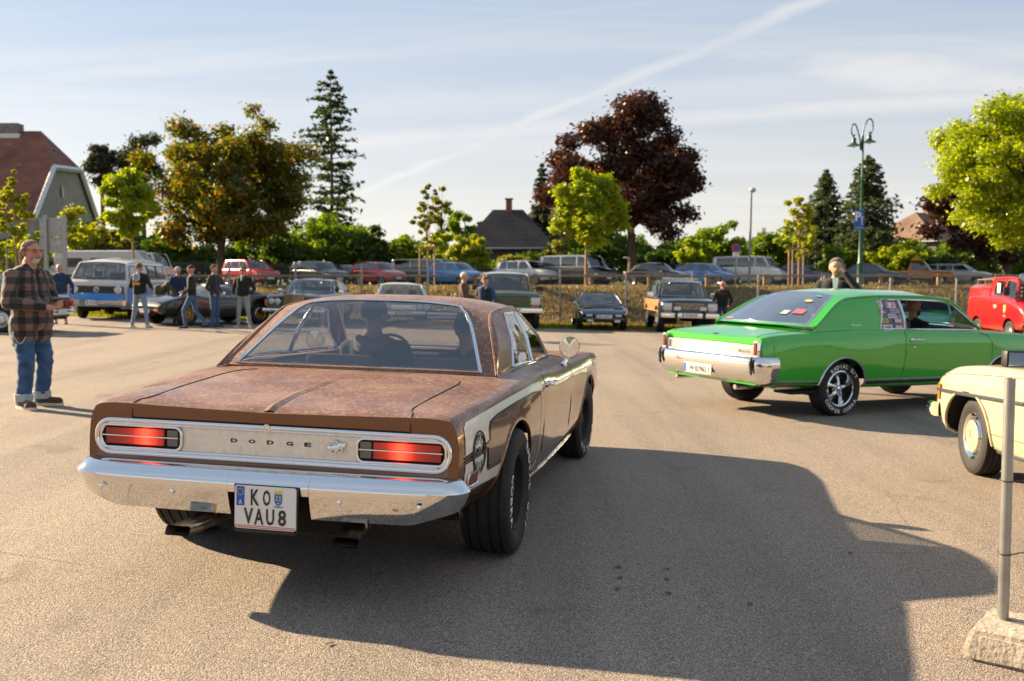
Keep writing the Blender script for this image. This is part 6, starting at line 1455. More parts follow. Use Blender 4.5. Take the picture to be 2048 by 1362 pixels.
def hardtop_white():
    yw = rad(172); L = 5.2; m = PT('ivory_paint', (.60, .58, .52), 0); dk = PT('hardtop_dark', (.03, .05, .06), .2)
    t = thing('hardtop_saloon', 'classic saloon showing only its white roof and windscreen above the brown coupe', 'car', lot(806, 31.5, L, yw, 1.0), yw, RGRP, True)
    B = Body(std(L, 1.9, [(0, .9, .36, .88, .9), (.2, .97, .3, .92, .95), (2.6, 1, .26, .94, .97), (4.2, 1, .28, .90, .95), (5.1, .95, .34, .82, .86), (5.2, .9, .4, .76, .8)]), 30, 3); B.build(t, dk, [(1.15, .34, .39), (4.2, .34, .39)])
    cabin(t, [(3.5, .98, .82, 3.3, .96), (2.8, 1.36, .68, 2.72, 1.32), (2.1, 1.41, .70, 2.1, 1.35), (1.5, 1.38, .68, 1.5, 1.32), (.9, .97, .82, .95, .95)], GLASS_L, m, sides=[(3.3, 2.72, 'g'), (2.1, 2.1, 'p'), (2.0, 2.0, 'g'), (1.2, 1.6, 'p'), (.95, 1.5, 'p')], belt=lambda y: (.83, B.top(y, .82)), ncol=8, trim=chrome(), trim_r=.014)
    for sx in (1, -1):
        for y in (1.15, 4.2): wheel(t, (sx*.80, y, .34), .34, .21, .20, 'hubcap', sx, n=20)
        for x in (.52, .74): round_lamp(t, (sx*x, 5.20, .66), .085, 1, nn=14)
        box_part(t, 'tail_light', (sx*.6, -.01, .7), (.4, .04, .12), mat('red_lamp', (0, 0, 0)), .02)
    box_part(t, 'grille', (0, 5.2, .64), (.8, .05, .16), chrome(), .02); g = G(); g.tube([(x, 5.27-.1*abs(x)**3, .46) for x in np.linspace(-.94, .94, 11)], .07, 8); g.o('front_bumper', chrome(), t, 60); plate(t, (0, 5.35, .46), 'W 72 OLD', .52, .11, 1)
    seats(t, [(2.2, 1.15, [-.4, .4])], .7); steering(t, -.42, 2.9, 1.0)
hardtop_white()
def offroader(name, label, px, Y, yw, L, W, Hh, upper_m, lower_m, woody=False, txt='W 1987 GW'):
    t = thing(name, label, 'off-roader', lot(px, Y, L, yw, 1.0), yw, RGRP, True); k = Hh/1.75
    B = Body(std(L, W, [(0, .95, .52, 1.12*k, 1.14*k), (.1, .99, .46, 1.14*k, 1.16*k), (1.0, 1, .44, 1.15*k, 1.17*k), (3.2, 1, .42, 1.12*k, 1.15*k), (4.3, .99, .44, 1.06*k, 1.12*k), (L-.06, .97, .50, 1.0*k, 1.06*k), (L, .95, .55, .95*k, 1.0*k)]), 34, 3); B.build(t, lower_m, [(1.05, .39, .47), (L-.95, .39, .47)])
    cabin(t, [(L-1.45, 1.16*k, .83*W/2, L-1.62, 1.15*k), (L-2.0, 1.68*k, .72*W/2, L-2.06, 1.64*k), (L-2.8, Hh, .74*W/2, L-2.8, 1.69*k), (.35, 1.72*k, .73*W/2, .38, 1.66*k), (.06, 1.16*k, .85*W/2, .08, 1.15*k)], GLASS_L, upper_m, sides=[(L-1.62, L-2.06, 'g'), (L-2.65, L-2.62, 'p'), (L-2.75, L-2.72, 'g'), (1.55, 1.55, 'p'), (1.45, 1.45, 'g'), (.35, .6, 'p'), (.08, .38, 'p')], belt=lambda y: (.86*W/2, B.top(y, .85*W/2)), ncol=8, trim=chrome() if woody else black(), trim_r=.014, pillar_r=.03)
    for sx in (1, -1):
        for y in (1.05, L-.95): wheel(t, (sx*(W/2-.13), y, .385), .385, .24, .215, 'steel', sx, n=22)
        box_part(t, 'door_mirror', (sx*(W/2+.12), L-1.75, 1.22*k), (.22, .08, .16), black() if not woody else chrome(), .02)
        box_part(t, 'indicator', (sx*W*.37, L+.01, .70*k), (.24, .05, .07), mat('amber_lens', (0, 0, 0)), .01)
        hl = box_part(t, 'headlight', (sx*W*.38, L+.005, .86*k), (.24, .05, .17), mat('lamp_glass', (0, 0, 0)), .015)
        g = G(); g.tube([(a, .02, b) for a, b in rrect(-.135, -.10, .135, .10, .02, 2)], .012, 5, closed=True); g.o('lamp_bezel', chrome(), hl)
        box_part(t, 'tail_light', (sx*W*.44, -.01, .95*k), (.10, .04, .25), mat('red_lamp', (0, 0, 0)), .01)
        if woody:
            g = G(); ys = np.linspace(.15, L-.55, 26); P = [[(sx*(B.x(y, z)+.006), y, z) for z in np.linspace(.70*k, 1.02*k, 5)] for y in ys]
            kp = [[min(math.hypot((ys[i]+ys[i+1])/2-yc, (P[i][j][2]+P[i][j+1][2])/2-.39) for yc in (1.05, L-.95)) > .50 for j in range(4)] for i in range(25)]
            g.grid(np.array(P), keep=kp); fixn(g.o('wood_panel', mat('wood_panel', (.36, .15, .05), .45, noise=(14, .25)), t, 40))
            g = G()
            for z in (.685*k, 1.035*k): g.tube([(sx*(B.x(y, z)+.008), y, z) for y in np.linspace(.12, L-.5, 16)], .015, 5)
            g.o('wood_edging', mat('wood_pale', (.45, .25, .10), .45), t, 60)
            box_part(t, 'fog_lamp', (sx*.42, L+.10, .80*k), (.22, .08, .12), mat('lamp_glass', (0, 0, 0)), .015)
            box_part(t, 'bumper_guard', (sx*.45, L+.16, .60*k), (.09, .12, .26), black(), .02)
    g = G(); g.box((0, L+.01, .88*k), (W*.52, .05, .24), bev=.01); gr = g.o('grille', black(), t)
    g = G()
    for i in range(4): g.box((0, L+.04, .79*k+i*.055), (W*.5, .012, .012))
    g.o('grille_bar', chrome() if woody else upper_m, gr)
    g = G(); g.box((0, L+.09, .58*k), (W*.98, .14, .16), bev=.03); g.o('front_bumper', chrome(), t); plate(t, (0, L+.20, .58*k), txt, .52, .115, 1); plate(t, (0, -.01, .8), None, face=-1)
    seats(t, [(L-2.75, 1.42*k, [-.4, .4]), (1.6, 1.35*k, None)], .8); steering(t, -.42, L-2.0, 1.2*k)
    if woody:
        g = G()
        for sx in (1, -1): g.tube([(sx*.60, y, Hh+.04) for y in np.linspace(.6, L-2.3, 6)], .015, 5)
        for y in np.linspace(.7, L-2.4, 6): g.box((0, y, Hh+.03), (1.2, .05, .02))
        g.o('roof_rack', chrome(), t, 60)
    else:
        for x in (0,):
            g = G(); g.lathe([(.36, -.08), (.37, 0), (.30, .05), (.18, .06), (.001, .04)], 18, 'y', (-.2, .6, 1.3)); g.o('spare_wheel', rubber(), t, 60)
offroader('vintage_offroader', 'old two-tone beige and green off-roader behind two talking men', 1024, 32.0, rad(174), 4.5, 1.95, 1.88, PT('beige_paint', (.30, .24, .16), 0), PT('moss_paint', (.05, .06, .035), 0), False, 'W 77 GMC')
offroader('estate_wagon', 'dark estate wagon with wood-panelled sides and chrome bumper', 1378, 32.2, rad(181), 4.75, 1.92, 1.76, PT('wagon_blue', (.022, .030, .045), .4), PT('wagon_blue', (0, 0, 0)), True, 'W 3625 FW')
def coupe_944():
    yw = rad(180); L, W = 4.2, 1.72; nb = PT('navy_paint', (.012, .030, .075), .3)
    t = thing('navy_coupe', 'dark navy sports coupe with amber indicators left of the wood-sided wagon', 'car', lot(1207, 32.6, L, yw, 1.0), yw, RGRP, True)
    B = Body(std(L, W, [(0, .86, .38, .82, .86), (.15, .96, .30, .88, .92), (.9, 1, .24, .90, .93), (2.2, .97, .22, .84, .88), (3.0, .99, .23, .82, .86), (3.6, .98, .25, .76, .76), (4.05, .92, .30, .64, .66), (4.2, .84, .36, .54, .57)]), 40, 3); B.build(t, nb, [(.85, .32, .36), (3.25, .32, .36)])
    cabin(t, [(2.9, .88, .74, 2.68, .87), (2.15, 1.22, .56, 2.1, 1.19), (1.8, 1.26, .57, 1.8, 1.21), (1.4, 1.23, .56, 1.4, 1.18), (.2, .90, .70, .35, .89)], GLASS_L, nb, sides=[(2.68, 2.1, 'g'), (1.55, 1.5, 'p'), (1.48, 1.45, 'g'), (.75, 1.1, 'p'), (.35, 1.38, 'p')], belt=lambda y: (.75, B.top(y, .74)), ncol=8)
    for sx in (1, -1):
        for y in (.85, 3.25): wheel(t, (sx*.74, y, .32), .32, .21, .20, 'multi', sx, n=22)
        box_part(t, 'door_mirror', (sx*.98, 2.42, .96), (.17, .10, .12), nb, .03)
        box_part(t, 'indicator', (sx*.66, 4.15, .50), (.13, .10, .085), mat('amber_bright', (.60, .14, .01), .2, 0, .4), .02); box_part(t, 'position_lamp', (sx*.48, 4.19, .50), (.20, .06, .07), mat('lamp_glass', (0, 0, 0)), .015); box_part(t, 'fog_lamp', (sx*.45, 4.17, .33), (.20, .06, .10), mat('lamp_glass', (0, 0, 0)), .02)
        g = G(); g.box((sx*.50, 3.72, .735), (.32, .26, .02), bev=.008); g.o('lamp_lid', nb, t); box_part(t, 'tail_light', (sx*.5, -.01, .7), (.4, .04, .1), mat('red_lamp', (0, 0, 0)), .02)
    box_part(t, 'lower_intake', (0, 4.15, .32), (.6, .08, .08), void(), .02); plate(t, (0, 4.225, .47), 'KR 1AGU 3', .54, .12, 1); plate(t, (0, -.01, .5), None, face=-1)
    g = G(); g.lathe([(.035, 0), (.03, .012), (.001, .016)], 12, 'z', (0, 3.95, .665)); g.o('bonnet_badge', mat('badge_gold', (.5, .3, .05), .3, .6), t, 60)
    seats(t, [(1.75, 1.10, [-.35, .35])], .6); steering(t, -.36, 2.3, .88)
coupe_944()
# grey-blue saloon at the left edge, seen from behind its right side
def grey_saloon():
    yw = rad(-88); L, W, Hh = 4.6, 1.74, 1.42; m = PT('grey_blue_metal', (.16, .20, .23), .45)
    p = on_lot(10, 665); x, y = p.x+.90, p.y+.75
    t = thing('grey_saloon', 'grey-blue classic saloon half hidden behind the man in the plaid shirt', 'car', (x, y, gz(x)), yw, None, True)
    B = Body(std(L, W, [(0, .88, .36, .84, .86), (.08, .95, .30, .90, .92), (1.0, 1, .26, .93, .95), (3.1, 1, .24, .92, .96), (4.2, .97, .28, .84, .90), (4.6, .88, .36, .74, .78)]), 40, 3); B.build(t, m, [(.95, .33, .38), (3.7, .33, .38)])
    cabin(t, [(3.15, .98, .78, 2.98, .96), (2.45, 1.37, .62, 2.4, 1.33), (1.9, 1.42, .63, 1.88, 1.36), (1.4, 1.40, .62, 1.38, 1.34), (.7, .94, .78, .8, .93)], GLASS_L, m, sides=[(2.98, 2.4, 'g'), (1.8, 1.75, 'p'), (1.74, 1.7, 'g'), (1.0, 1.3, 'p'), (.8, 1.36, 'p')], belt=lambda y: (.78, B.top(y, .77)), ncol=6, trim=chrome(), trim_r=.012)
    for sx in (1, -1):
        for y in (.95, 3.7): wheel(t, (sx*.75, y, .32), .32, .19, .20, 'hubcap' if y > 9 else 'steel', sx, n=26)
        g = G(); g.box((sx*.62, -.02, .70), (.40, .06, .17), bev=.02); tl = g.o('tail_light', mat('red_lamp', (0, 0, 0)), t); box_part(t, 'rear_indicator', (sx*.80, .0, .74), (.10, .10, .10), mat('amber_lens', (0, 0, 0)), .02)
        box_part(t, 'headlight', (sx*.6, 4.6, .64), (.3, .05, .15), mat('lamp_glass', (0, 0, 0)), .02)
        g = G()
        for a, b in ((1.36, 3.28), (.1, .52)): g.tube([(sx*(B.x(y, .40)+.008), y, .40) for y in np.linspace(a, b, 12)], .018, 6)
        g.o('sill_trim', chrome(), t, 60)
    for y, s_ in ((-.06, -1), (4.66, 1)):
        g = G(); g.tube([(xx, y-s_*.12*abs(xx)**4, .50) for xx in np.linspace(-.90, .90, 13)], .075, 8); g.o('bumper', chrome(), t, 60)
    plate(t, (0, -.15, .52), None, face=-1); seats(t, [(1.9, 1.12, [-.36, .36])], .6)
grey_saloon()
# small light-blue car seen through the green coupe's window
auto('small_blue_car', 'light blue small car glimpsed through the open window of the green coupe', 'car', lot(1850, 29, 4.0, rad(205), .5), rad(205), 3.9, 1.6, 1.42, PT('pale_blue_paint', (.12, .38, .52), 0), 'sedan', RGRP, tilt=True, plate_txt='W 61 VW')
# motorhome and vans behind the blue camper
def motorhome():
    yw = rad(95); L, W, Hh = 6.0, 2.2, 2.1; m = PT('old_white_paint', (.42, .40, .37), 0); p = at(228, 560, 60)
    t = thing('motorhome', 'long pale motorhome behind the blue and white camper van', 'motorhome', (p.x-L/2, p.y, UP), yw, GRP)
    B = Body(std(L, W, [(0, .96, .45, 1.95, 2.05), (.1, 1, .40, 2.0, 2.1), (4.6, 1, .40, 2.0, 2.1), (4.9, 1, .40, 1.85, 2.0), (5.4, .97, .40, 1.4, 1.55), (5.85, .93, .42, 1.0, 1.1), (6.0, .86, .48, .8, .86)]), 34, 3); B.build(t, m, [(1.5, .36, .42), (5.05, .36, .42)])
    for sx in (1, -1):
        for y in (1.5, 5.05): wheel(t, (sx*.98, y, .36), .36, .22, .22, 'steel', sx, n=18)
        for y, w in ((1.2, 1.1), (2.9, 1.2), (4.4, .5)): box_part(t, 'window', (sx*(B.x(y, 1.6)+.0), y, 1.40), (.04, w, .45), black(), .012)
        g = G(); g.box((sx*(W/2+.005), 2.8, 1.12), (.02, 4.4, .10)); g.o('stripe', mat('grey_trim', (0, 0, 0)), t)
motorhome()
auto('white_van', 'white box van showing its roof behind the blue and white camper van', 'van', upper(262, 61, 5.0, 1.95, rad(100)), rad(100), 5.0, 1.95, 2.02, PT('white_paint', (0, 0, 0)), 'boxvan', GRP)
# red fire engine at the right edge
def fire_engine():
    yw = rad(184); L, W, Hh = 4.3, 1.95, 2.35; red = PT('fire_red', (.42, .010, .014), 0); p = at(1934, 600, 33.6); x0, y0 = p.x+.93, p.y
    t = thing('fire_engine', 'small old red fire engine with a blue beacon at the right edge', 'fire engine', (x0, y0, gz(x0)), yw, None, True)
    B = Body(std(L, W, [(0, .90, .45, 1.35, 1.40), (.15, .97, .40, 1.42, 1.46), (.7, 1, .38, 1.45, 1.48), (2.7, 1, .38, 1.42, 1.45), (3.6, .99, .40, 1.30, 1.38), (4.1, .95, .45, 1.12, 1.22), (4.3, .88, .50, .95, 1.05)]), 34, 3); B.build(t, red, [(.95, .37, .44), (3.4, .37, .44)])
    cabin(t, [(3.95, 1.34, .86, 3.7, 1.33), (3.55, 2.02, .74, 3.45, 1.98), (3.0, 2.12, .76, 3.0, 2.04), (1.85, 2.10, .75, 1.85, 2.03), (1.55, 1.48, .88, 1.58, 1.47)], GLASS_L, red, sides=[(3.7, 3.45, 'g'), (2.88, 2.88, 'p'), (2.76, 2.76, 'g'), (2.05, 2.1, 'p'), (1.58, 1.85, 'p')], belt=lambda y: (.90, B.top(y, .89)), zlim=(.08, .84), ncol=8, pillar_r=.04, trim=black(), trim_r=.014)
    g = G(); P = [[(xx, y, z) for xx, z in ((-.93, 1.44), (-.88, 1.72), (-.7, 1.84), (0, 1.88), (.7, 1.84), (.88, 1.72), (.93, 1.44))] for y in np.linspace(.12, 1.8, 5)]; g.grid(np.array(P)); g.poly(P[0]); fixn(g.o('rear_body', red, t, 40))
    g = G()
    for sx in (1, -1):
        g.tube([(sx*.72, .3, 1.98), (sx*.72, 1.6, 2.02)], .022, 6)
        for y in (.3, .9, 1.55): g.tube([(sx*.72, y, 1.80), (sx*.72, y, 2.0)], .018, 6)
    for y in np.linspace(.3, 1.6, 6): g.tube([(-.72, y, 1.98), (.72, y, 1.98)], .014, 5)
    g.o('roof_rack', mat('rack_silver', (.55, .55, .55), .3, .8), t, 60)
    g = G(); g.lathe([(.11, 0), (.12, .03), (.07, .05), (.065, .06)], 16, 'z', (-.35, 3.25, 2.10)); bc = g.o('beacon', chrome(), t, 60)
    g = G(); g.lathe([(.085, .06), (.085, .22), (.06, .28), (.001, .30)], 16, 'z', (-.35, 3.25, 2.10)); g.o('blue_dome', mat('beacon_blue', (.01, .03, .55), .08, 0, 1.), bc, 60)
    g = G(); g.lathe([(.03, .30), (.05, .34), (.02, .38), (.001, .39)], 10, 'z', (-.35, 3.25, 2.10)); g.o('red_cap', mat('red_lamp', (0, 0, 0)), bc, 60)
    round_lamp(t, (.78, 3.85, 2.02), .13, 1, 'search_lamp', .10, nn=18)
    g = G(); 
    for k, r_ in ((0, .06), (.12, .05), (.24, .06)): g.lathe([(r_, 0), (r_*.9, .12), (.001, .13)], 12, 'y', (.80, 3.90, 1.72-k))
    g.o('horn', black(), t, 60)
    for sx in (1, -1):
        for y in (.95, 3.4): wheel(t, (sx*.84, y, .36), .36, .21, .20, 'steel', sx, n=22)
        round_lamp(t, (sx*.66, 4.27, .80), .11, 1, nn=18); box_part(t, 'indicator', (sx*.86, 4.20, .60), (.12, .06, .07), mat('amber_lens', (0, 0, 0)), .01)
        g = G()
        for y in (2.82, 2.02): g.tube([(sx*(B.x(y, z)+.004), y, z) for z in np.linspace(.5, 1.38, 6)], .008, 4)
        g.tube([(sx*(B.x(y, 1.24)+.006), y, 1.24) for y in np.linspace(1.7, 3.8, 8)], .008, 4); g.o('door_gap', mat('panel_gap', (0, 0, 0)), t, 60)
        g = G(); g.prism([(3.06, 1.20), (3.20, 1.20), (3.20, 1.04), (3.13, .94), (3.06, 1.04)], lambda a, b, d: (sx*(B.x(a, b)+d), a, b), .003, .012); cr = g.o('door_crest', mat('crest_gold', (.55, .42, .15), .5), t, 0); fixn(cr)
        g = G(); put(g, text('1969', .05, .15, .01), lambda a, b: (sx*(B.x(3.13, .86)+.008), 3.13+sx*a*1, .86+b)); put(g, text('TLF', .10, .22, .02), lambda a, b: (sx*(B.x(2.40, 1.14)+.008), 2.40+sx*a, 1.14+b)); g.o('door_lettering', white(), t, 0)
        box_part(t, 'notice', (sx*(.90), 2.45, 1.72), (.012, .22, .30), white(), .003); box_part(t, 'door_mirror', (sx*1.12, 3.55, 1.62), (.18, .06, .26), black(), .02)
    g = G(); g.box((0, 4.38, .45), (1.8, .14, .16), bev=.03); g.o('front_bumper', chrome(), t); plate(t, (0, 4.47, .46), 'W 112 F', .52, .11, 1); seats(t, [(2.7, 1.75, [-.45, .45])], 1.0); plate(t, (0, -.01, .7), None, face=-1)
fire_engine()

from mathutils import noise as mnoise
# ------------------------------------------------------------------ trees and bushes
def quads_mesh(name, C, Nn, S, asp, m, kind=None, parent=None):
    """small leaf faces: centres C, normals Nn, half sizes S, aspect"""
    n = len(C); r = RS.normal(size=(n, 3)); u = np.cross(Nn, r); u /= np.linalg.norm(u, axis=1)[:, None]+1e-9; w = np.cross(Nn, u); w /= np.linalg.norm(w, axis=1)[:, None]+1e-9
    u = u*S[:, None]; w = w*(S*asp)[:, None]; V = np.stack([C-u, C-w*.9+u*.1, C+u, C+w*.9-u*.1], 1)
    me = bpy.data.meshes.new(name); me.vertices.add(n*4); me.vertices.foreach_set('co', V.ravel()); me.loops.add(n*4); me.loops.foreach_set('vertex_index', np.arange(n*4, dtype=np.int32)); me.polygons.add(n); me.polygons.foreach_set('loop_start', np.arange(0, n*4, 4, dtype=np.int32)); me.update(); me.validate()
    me.materials.append(m); o = bpy.data.objects.new(name, me); COL.objects.link(o)
    if parent is not None: o.parent = parent
    return o
BARK = lambda: mat('bark', (.075, .055, .04), .9, noise=(6, .35), bump=(14, .8))
def broadleaf(name, label, px, ytop, ybot, wpx, Y, lm, nclump=60, nleaf=14000, leaf=.17, clump=.16, trunk=.16, zb=UP, group=None, base_px=None, trunk_m=None, depth=.9, hollow=.45, egg=0., seed=1, limbs=14, asp=.62, rough=.38):
    r = np.random.RandomState(seed); s = Y/PX
    top = at(px, ytop, Y).z; bot = at(px, ybot, Y).z; x = at(px, 500, Y).x; bx = at(base_px, 500, Y).x if base_px else x
    h = top-bot; a = wpx*s/2; t = thing(name, label, 'bush' if name == 'bush' else 'tree', (bx, Y, zb), 0, group)
    # clump centres in an egg-shaped crown, more of them outside than within
    cc = []
    while len(cc) < nclump:
        q = r.uniform(-1, 1, 3); d = np.linalg.norm(q)
        if d > 1 or r.rand() > hollow+(1-hollow)*d**2: continue
        n_ = mnoise.noise(Vector((q[0]/max(d, .1)*1.5+seed*3.7, q[1]/max(d, .1)*1.5, q[2]/max(d, .1)*1.5))); w = 1-egg*q[2]; q = q*(1+rough*n_*1.3); q2 = np.array([q[0]*w, q[1]*w*depth, q[2]]); cc.append(q2*(1-clump*.7))
    cc = np.array(cc)*np.array([a, a, h/2])+np.array([x-bx, 0, (top+bot)/2-zb])
    rc = clump*min(a*1.15, h)*r.uniform(.7, 1.35, nclump)
    k = r.choice(nclump, nleaf, p=rc**2/np.sum(rc**2)); g_ = r.normal(size=(nleaf, 3)); g_ /= np.linalg.norm(g_, axis=1)[:, None]; rr = r.uniform(0, 1, nleaf)**.45*np.where(r.rand(nleaf) < .18, r.uniform(1, 1.75, nleaf), 1)
    C = cc[k]+g_*(rc[k]*rr)[:, None]*np.array([1.15, 1.15, .8]); Nn = g_*.6+r.normal(size=(nleaf, 3))*.55+np.array([0, 0, .5]); Nn /= np.linalg.norm(Nn, axis=1)[:, None]
    o = quads_mesh('crown', C, Nn, leaf*r.uniform(.6, 1.3, nleaf), asp, lm, parent=t)
    if name != 'bush' or True:
        g = G(); zc = (bot-zb)+h*.35; mid = Vector(((x-bx)*.6, 0, zc)); lowz = -.05
        tr = trunk; pts = [(0, 0, lowz), (tr*.2, 0, zc*.4), ((x-bx)*.3, tr*.2, zc*.75), mid[:], (x-bx, 0, (bot-zb)+h*.8)]
        g.tube(pts, [tr*1.25, tr, tr*.85, tr*.65, tr*.15], 9)
        for i in r.choice(nclump, min(limbs, nclump), replace=False):
            e = Vector(cc[i]); f = r.uniform(.35, .95); st = Vector(pts[1]).lerp(mid, f) if r.rand() < .6 else mid.lerp(Vector(pts[4]), r.uniform(0, .5)); m_ = st.lerp(e, .5)+Vector((0, 0, h*.04)); g.tube([st, m_, e], [tr*.38, tr*.22, tr*.06], 5, caps=False)
        g.o('trunk' if name != 'bush' else 'stem', trunk_m or BARK(), t, 60)
    return t
def conifer(name, label, px, ytop, ybot, wpx, Y, lm, levels=26, per=9, leaf=.22, gaps=.2, droop=.25, trunk=.2, zb=UP, seed=1, pw=1.0, dens=26, group=None, vary=.75):
    r = np.random.RandomState(seed); top = at(px, ytop, Y).z; bot = at(px, ybot, Y).z; x = at(px, 500, Y).x; h = top-bot; a = wpx*Y/PX/2
    t = thing(name, label, 'tree', (x, Y, zb), 0, group); C = []; Nn = []; g = G(); g.tube([(0, 0, -.1), (0, 0, (bot-zb)+h*.5), (0, 0, top-zb-.1)], [trunk, trunk*.6, .02], 8)
    for i in range(levels):
        f = i/(levels-1); z = top-zb-.3-(h-.3)*f; R = a*(f**pw)*r.uniform(vary, 1.12)+.12
        for j in range(per):
            if r.rand() < gaps: continue
            an = r.uniform(0, 6.283); L_ = R*r.uniform(.55, 1.12); d = np.array([math.cos(an), math.sin(an), 0]); n = max(6, int(dens*L_/a)+4)
            up_ = r.uniform(-.05, .25); tt = r.uniform(.12, 1, n)**.75
            base = np.array([0, 0, z]); P = base+d*(L_*tt)[:, None]+np.array([0, 0, 1])*(L_*(up_*tt-droop*tt**2)+r.normal(0, .06, n)*L_**.5)[:, None]+np.cross(d, [0, 0, 1])*(r.normal(0, .16, n)*L_*(.35+tt*.3))[:, None]
            C.append(P); q = r.normal(size=(n, 3))*.5+np.array([0, 0, .7])+d*.3; Nn.append(q/np.linalg.norm(q, axis=1)[:, None])
            if L_ > .6: g.tube([tuple(base), tuple(base+d*L_*.5+np.array([0, 0, L_*(up_*.5-droop*.25)])), tuple(base+d*L_*.92+np.array([0, 0, L_*(up_-droop)*.9]))], [trunk*.22, trunk*.13, .015], 4, caps=False)
    C = np.concatenate(C); Nn = np.concatenate(Nn); quads_mesh('crown', C, Nn, leaf*r.uniform(.6, 1.35, len(C)), .5, lm, parent=t); g.o('trunk', BARK(), t, 60); return t
LIME = leaf_mat('lime_leaves', (.19, .26, .014), (.34, .38, .022), .55); YEL = leaf_mat('yellow_green_leaves', (.22, .25, .02), (.38, .38, .035), .55)
MID = leaf_mat('green_leaves', (.095, .17, .018), (.20, .27, .028), .55); DRK = leaf_mat('dark_green_leaves', (.040, .080, .014), (.095, .145, .022), .5); OLV = leaf_mat('olive_leaves', (.12, .14, .02), (.24, .22, .04), .5)
BRZ = leaf_mat('bronze_leaves', (.050, .095, .014), (.15, .14, .018), .55, c3=(.32, .11, .022)); RED_L = leaf_mat('copper_leaves', (.030, .015, .012), (.060, .026, .017), .42, c3=(.115, .048, .022))
FIR = leaf_mat('fir_needles', (.032, .055, .018), (.085, .105, .030), .35); SPR = leaf_mat('spruce_needles', (.036, .062, .026), (.105, .125, .045), .35); PIN = leaf_mat('pine_needles', (.030, .042, .022), (.070, .080, .036), .3)
pale_bark = mat('pale_bark', (.30, .19, .08), .85, noise=(10, .25))
broadleaf('maple_tree', 'large bronze-green maple left of the tall fir', 462, 218, 512, 335, 76, BRZ, 120, 48000, .17, .125, .30, base_px=440, depth=.85, seed=3, limbs=40)
broadleaf('maple_tree', 'large dark copper-red maple behind the small lime tree', 1248, 196, 498, 325, 72, RED_L, 130, 52000, .165, .12, .30, base_px=1264, seed=5, egg=.12, limbs=40)
conifer('fir_tree', 'tall open fir rising above all the other trees', 665, 138, 500, 215, 95, FIR, 32, 11, .27, .36, .10, .22, seed=4, pw=.52, dens=44, vary=.45)
for px, yt, yb, w, sd, lb in ((207, 272, 395, 78, 8, 'dark pine right behind the gable of the red-roofed house'), (288, 268, 375, 92, 9, 'dark pine behind the top of the bronze maple')):
    broadleaf('pine_tree', lb, px, yt, yb, w, 112, PIN, 16, 5200, .26, .30, .26, seed=sd, limbs=14, hollow=.8, asp=.4, group='pines far behind the car park')
conifer('pine_tree', 'dark conifer peeping out left of the copper maple', 1084, 325, 470, 62, 108, PIN, 16, 8, .32, .15, .2, .2, seed=14, pw=.6)
broadleaf('young_tree', 'small bright green tree with stake behind the camper van', 262, 330, 478, 118, 46, LIME, 80, 24000, .085, .15, .055, base_px=266, trunk_m=pale_bark, seed=11)
broadleaf('young_tree', 'small lime tree standing before the copper maple', 1177, 332, 490, 152, 42.6, LIME, 84, 24000, .085, .14, .06, base_px=1172, trunk_m=pale_bark, seed=12, zb=BANK)
broadleaf('young_tree', 'narrow pale sapling at the left edge above the plaid man', 32, 352, 500, 80, 45, YEL, 70, 9000, .07, .11, .045, seed=13, egg=.55, trunk_m=pale_bark)
broadleaf('young_tree', 'thin sparse sapling between light blue car and distant birch', 855, 360, 512, 64, 43.2, OLV, 50, 3000, .075, .10, .035, seed=15, egg=.5, trunk_m=pale_bark)
broadleaf('young_tree', 'sparse yellow-green sapling with stakes behind the man on the phone', 1598, 388, 520, 78, 44, YEL, 54, 4600, .08, .11, .045, seed=16, egg=.4, trunk_m=pale_bark)
broadleaf('birch_tree', 'distant thin birch left of the dark-roofed house', 884, 380, 500, 58, 118, OLV, 22, 1800, .24, .16, .14, seed=17)
broadleaf('small_tree', 'distant round green tree beside the dark-roofed house', 930, 424, 500, 70, 112, MID, 22, 2600, .24, .2, .14, seed=18)
conifer('spruce_tree', 'smaller spruce left of the ornate lamp post', 1650, 335, 530, 150, 76, SPR, 30, 13, .20, .10, .18, .16, seed=19, pw=.65, dens=26)
conifer('spruce_tree', 'broad spruce right behind the ornate lamp post', 1733, 306, 545, 190, 73, SPR, 34, 14, .20, .10, .18, .18, seed=20, pw=.65, dens=30)
broadleaf('maple_tree', 'copper maple behind the bright locust at right', 1985, 225, 545, 270, 64, RED_L, 90, 34000, .15, .13, .25, base_px=2014, seed=21, limbs=26)
broadleaf('locust_tree', 'bright yellow-green locust reaching in from the right edge', 2035, 188, 480, 350, 46, LIME, 150, 70000, .095, .12, .16, base_px=2100, seed=22, limbs=26)
BG_ = 'bushes in the hedge behind the upper lot'
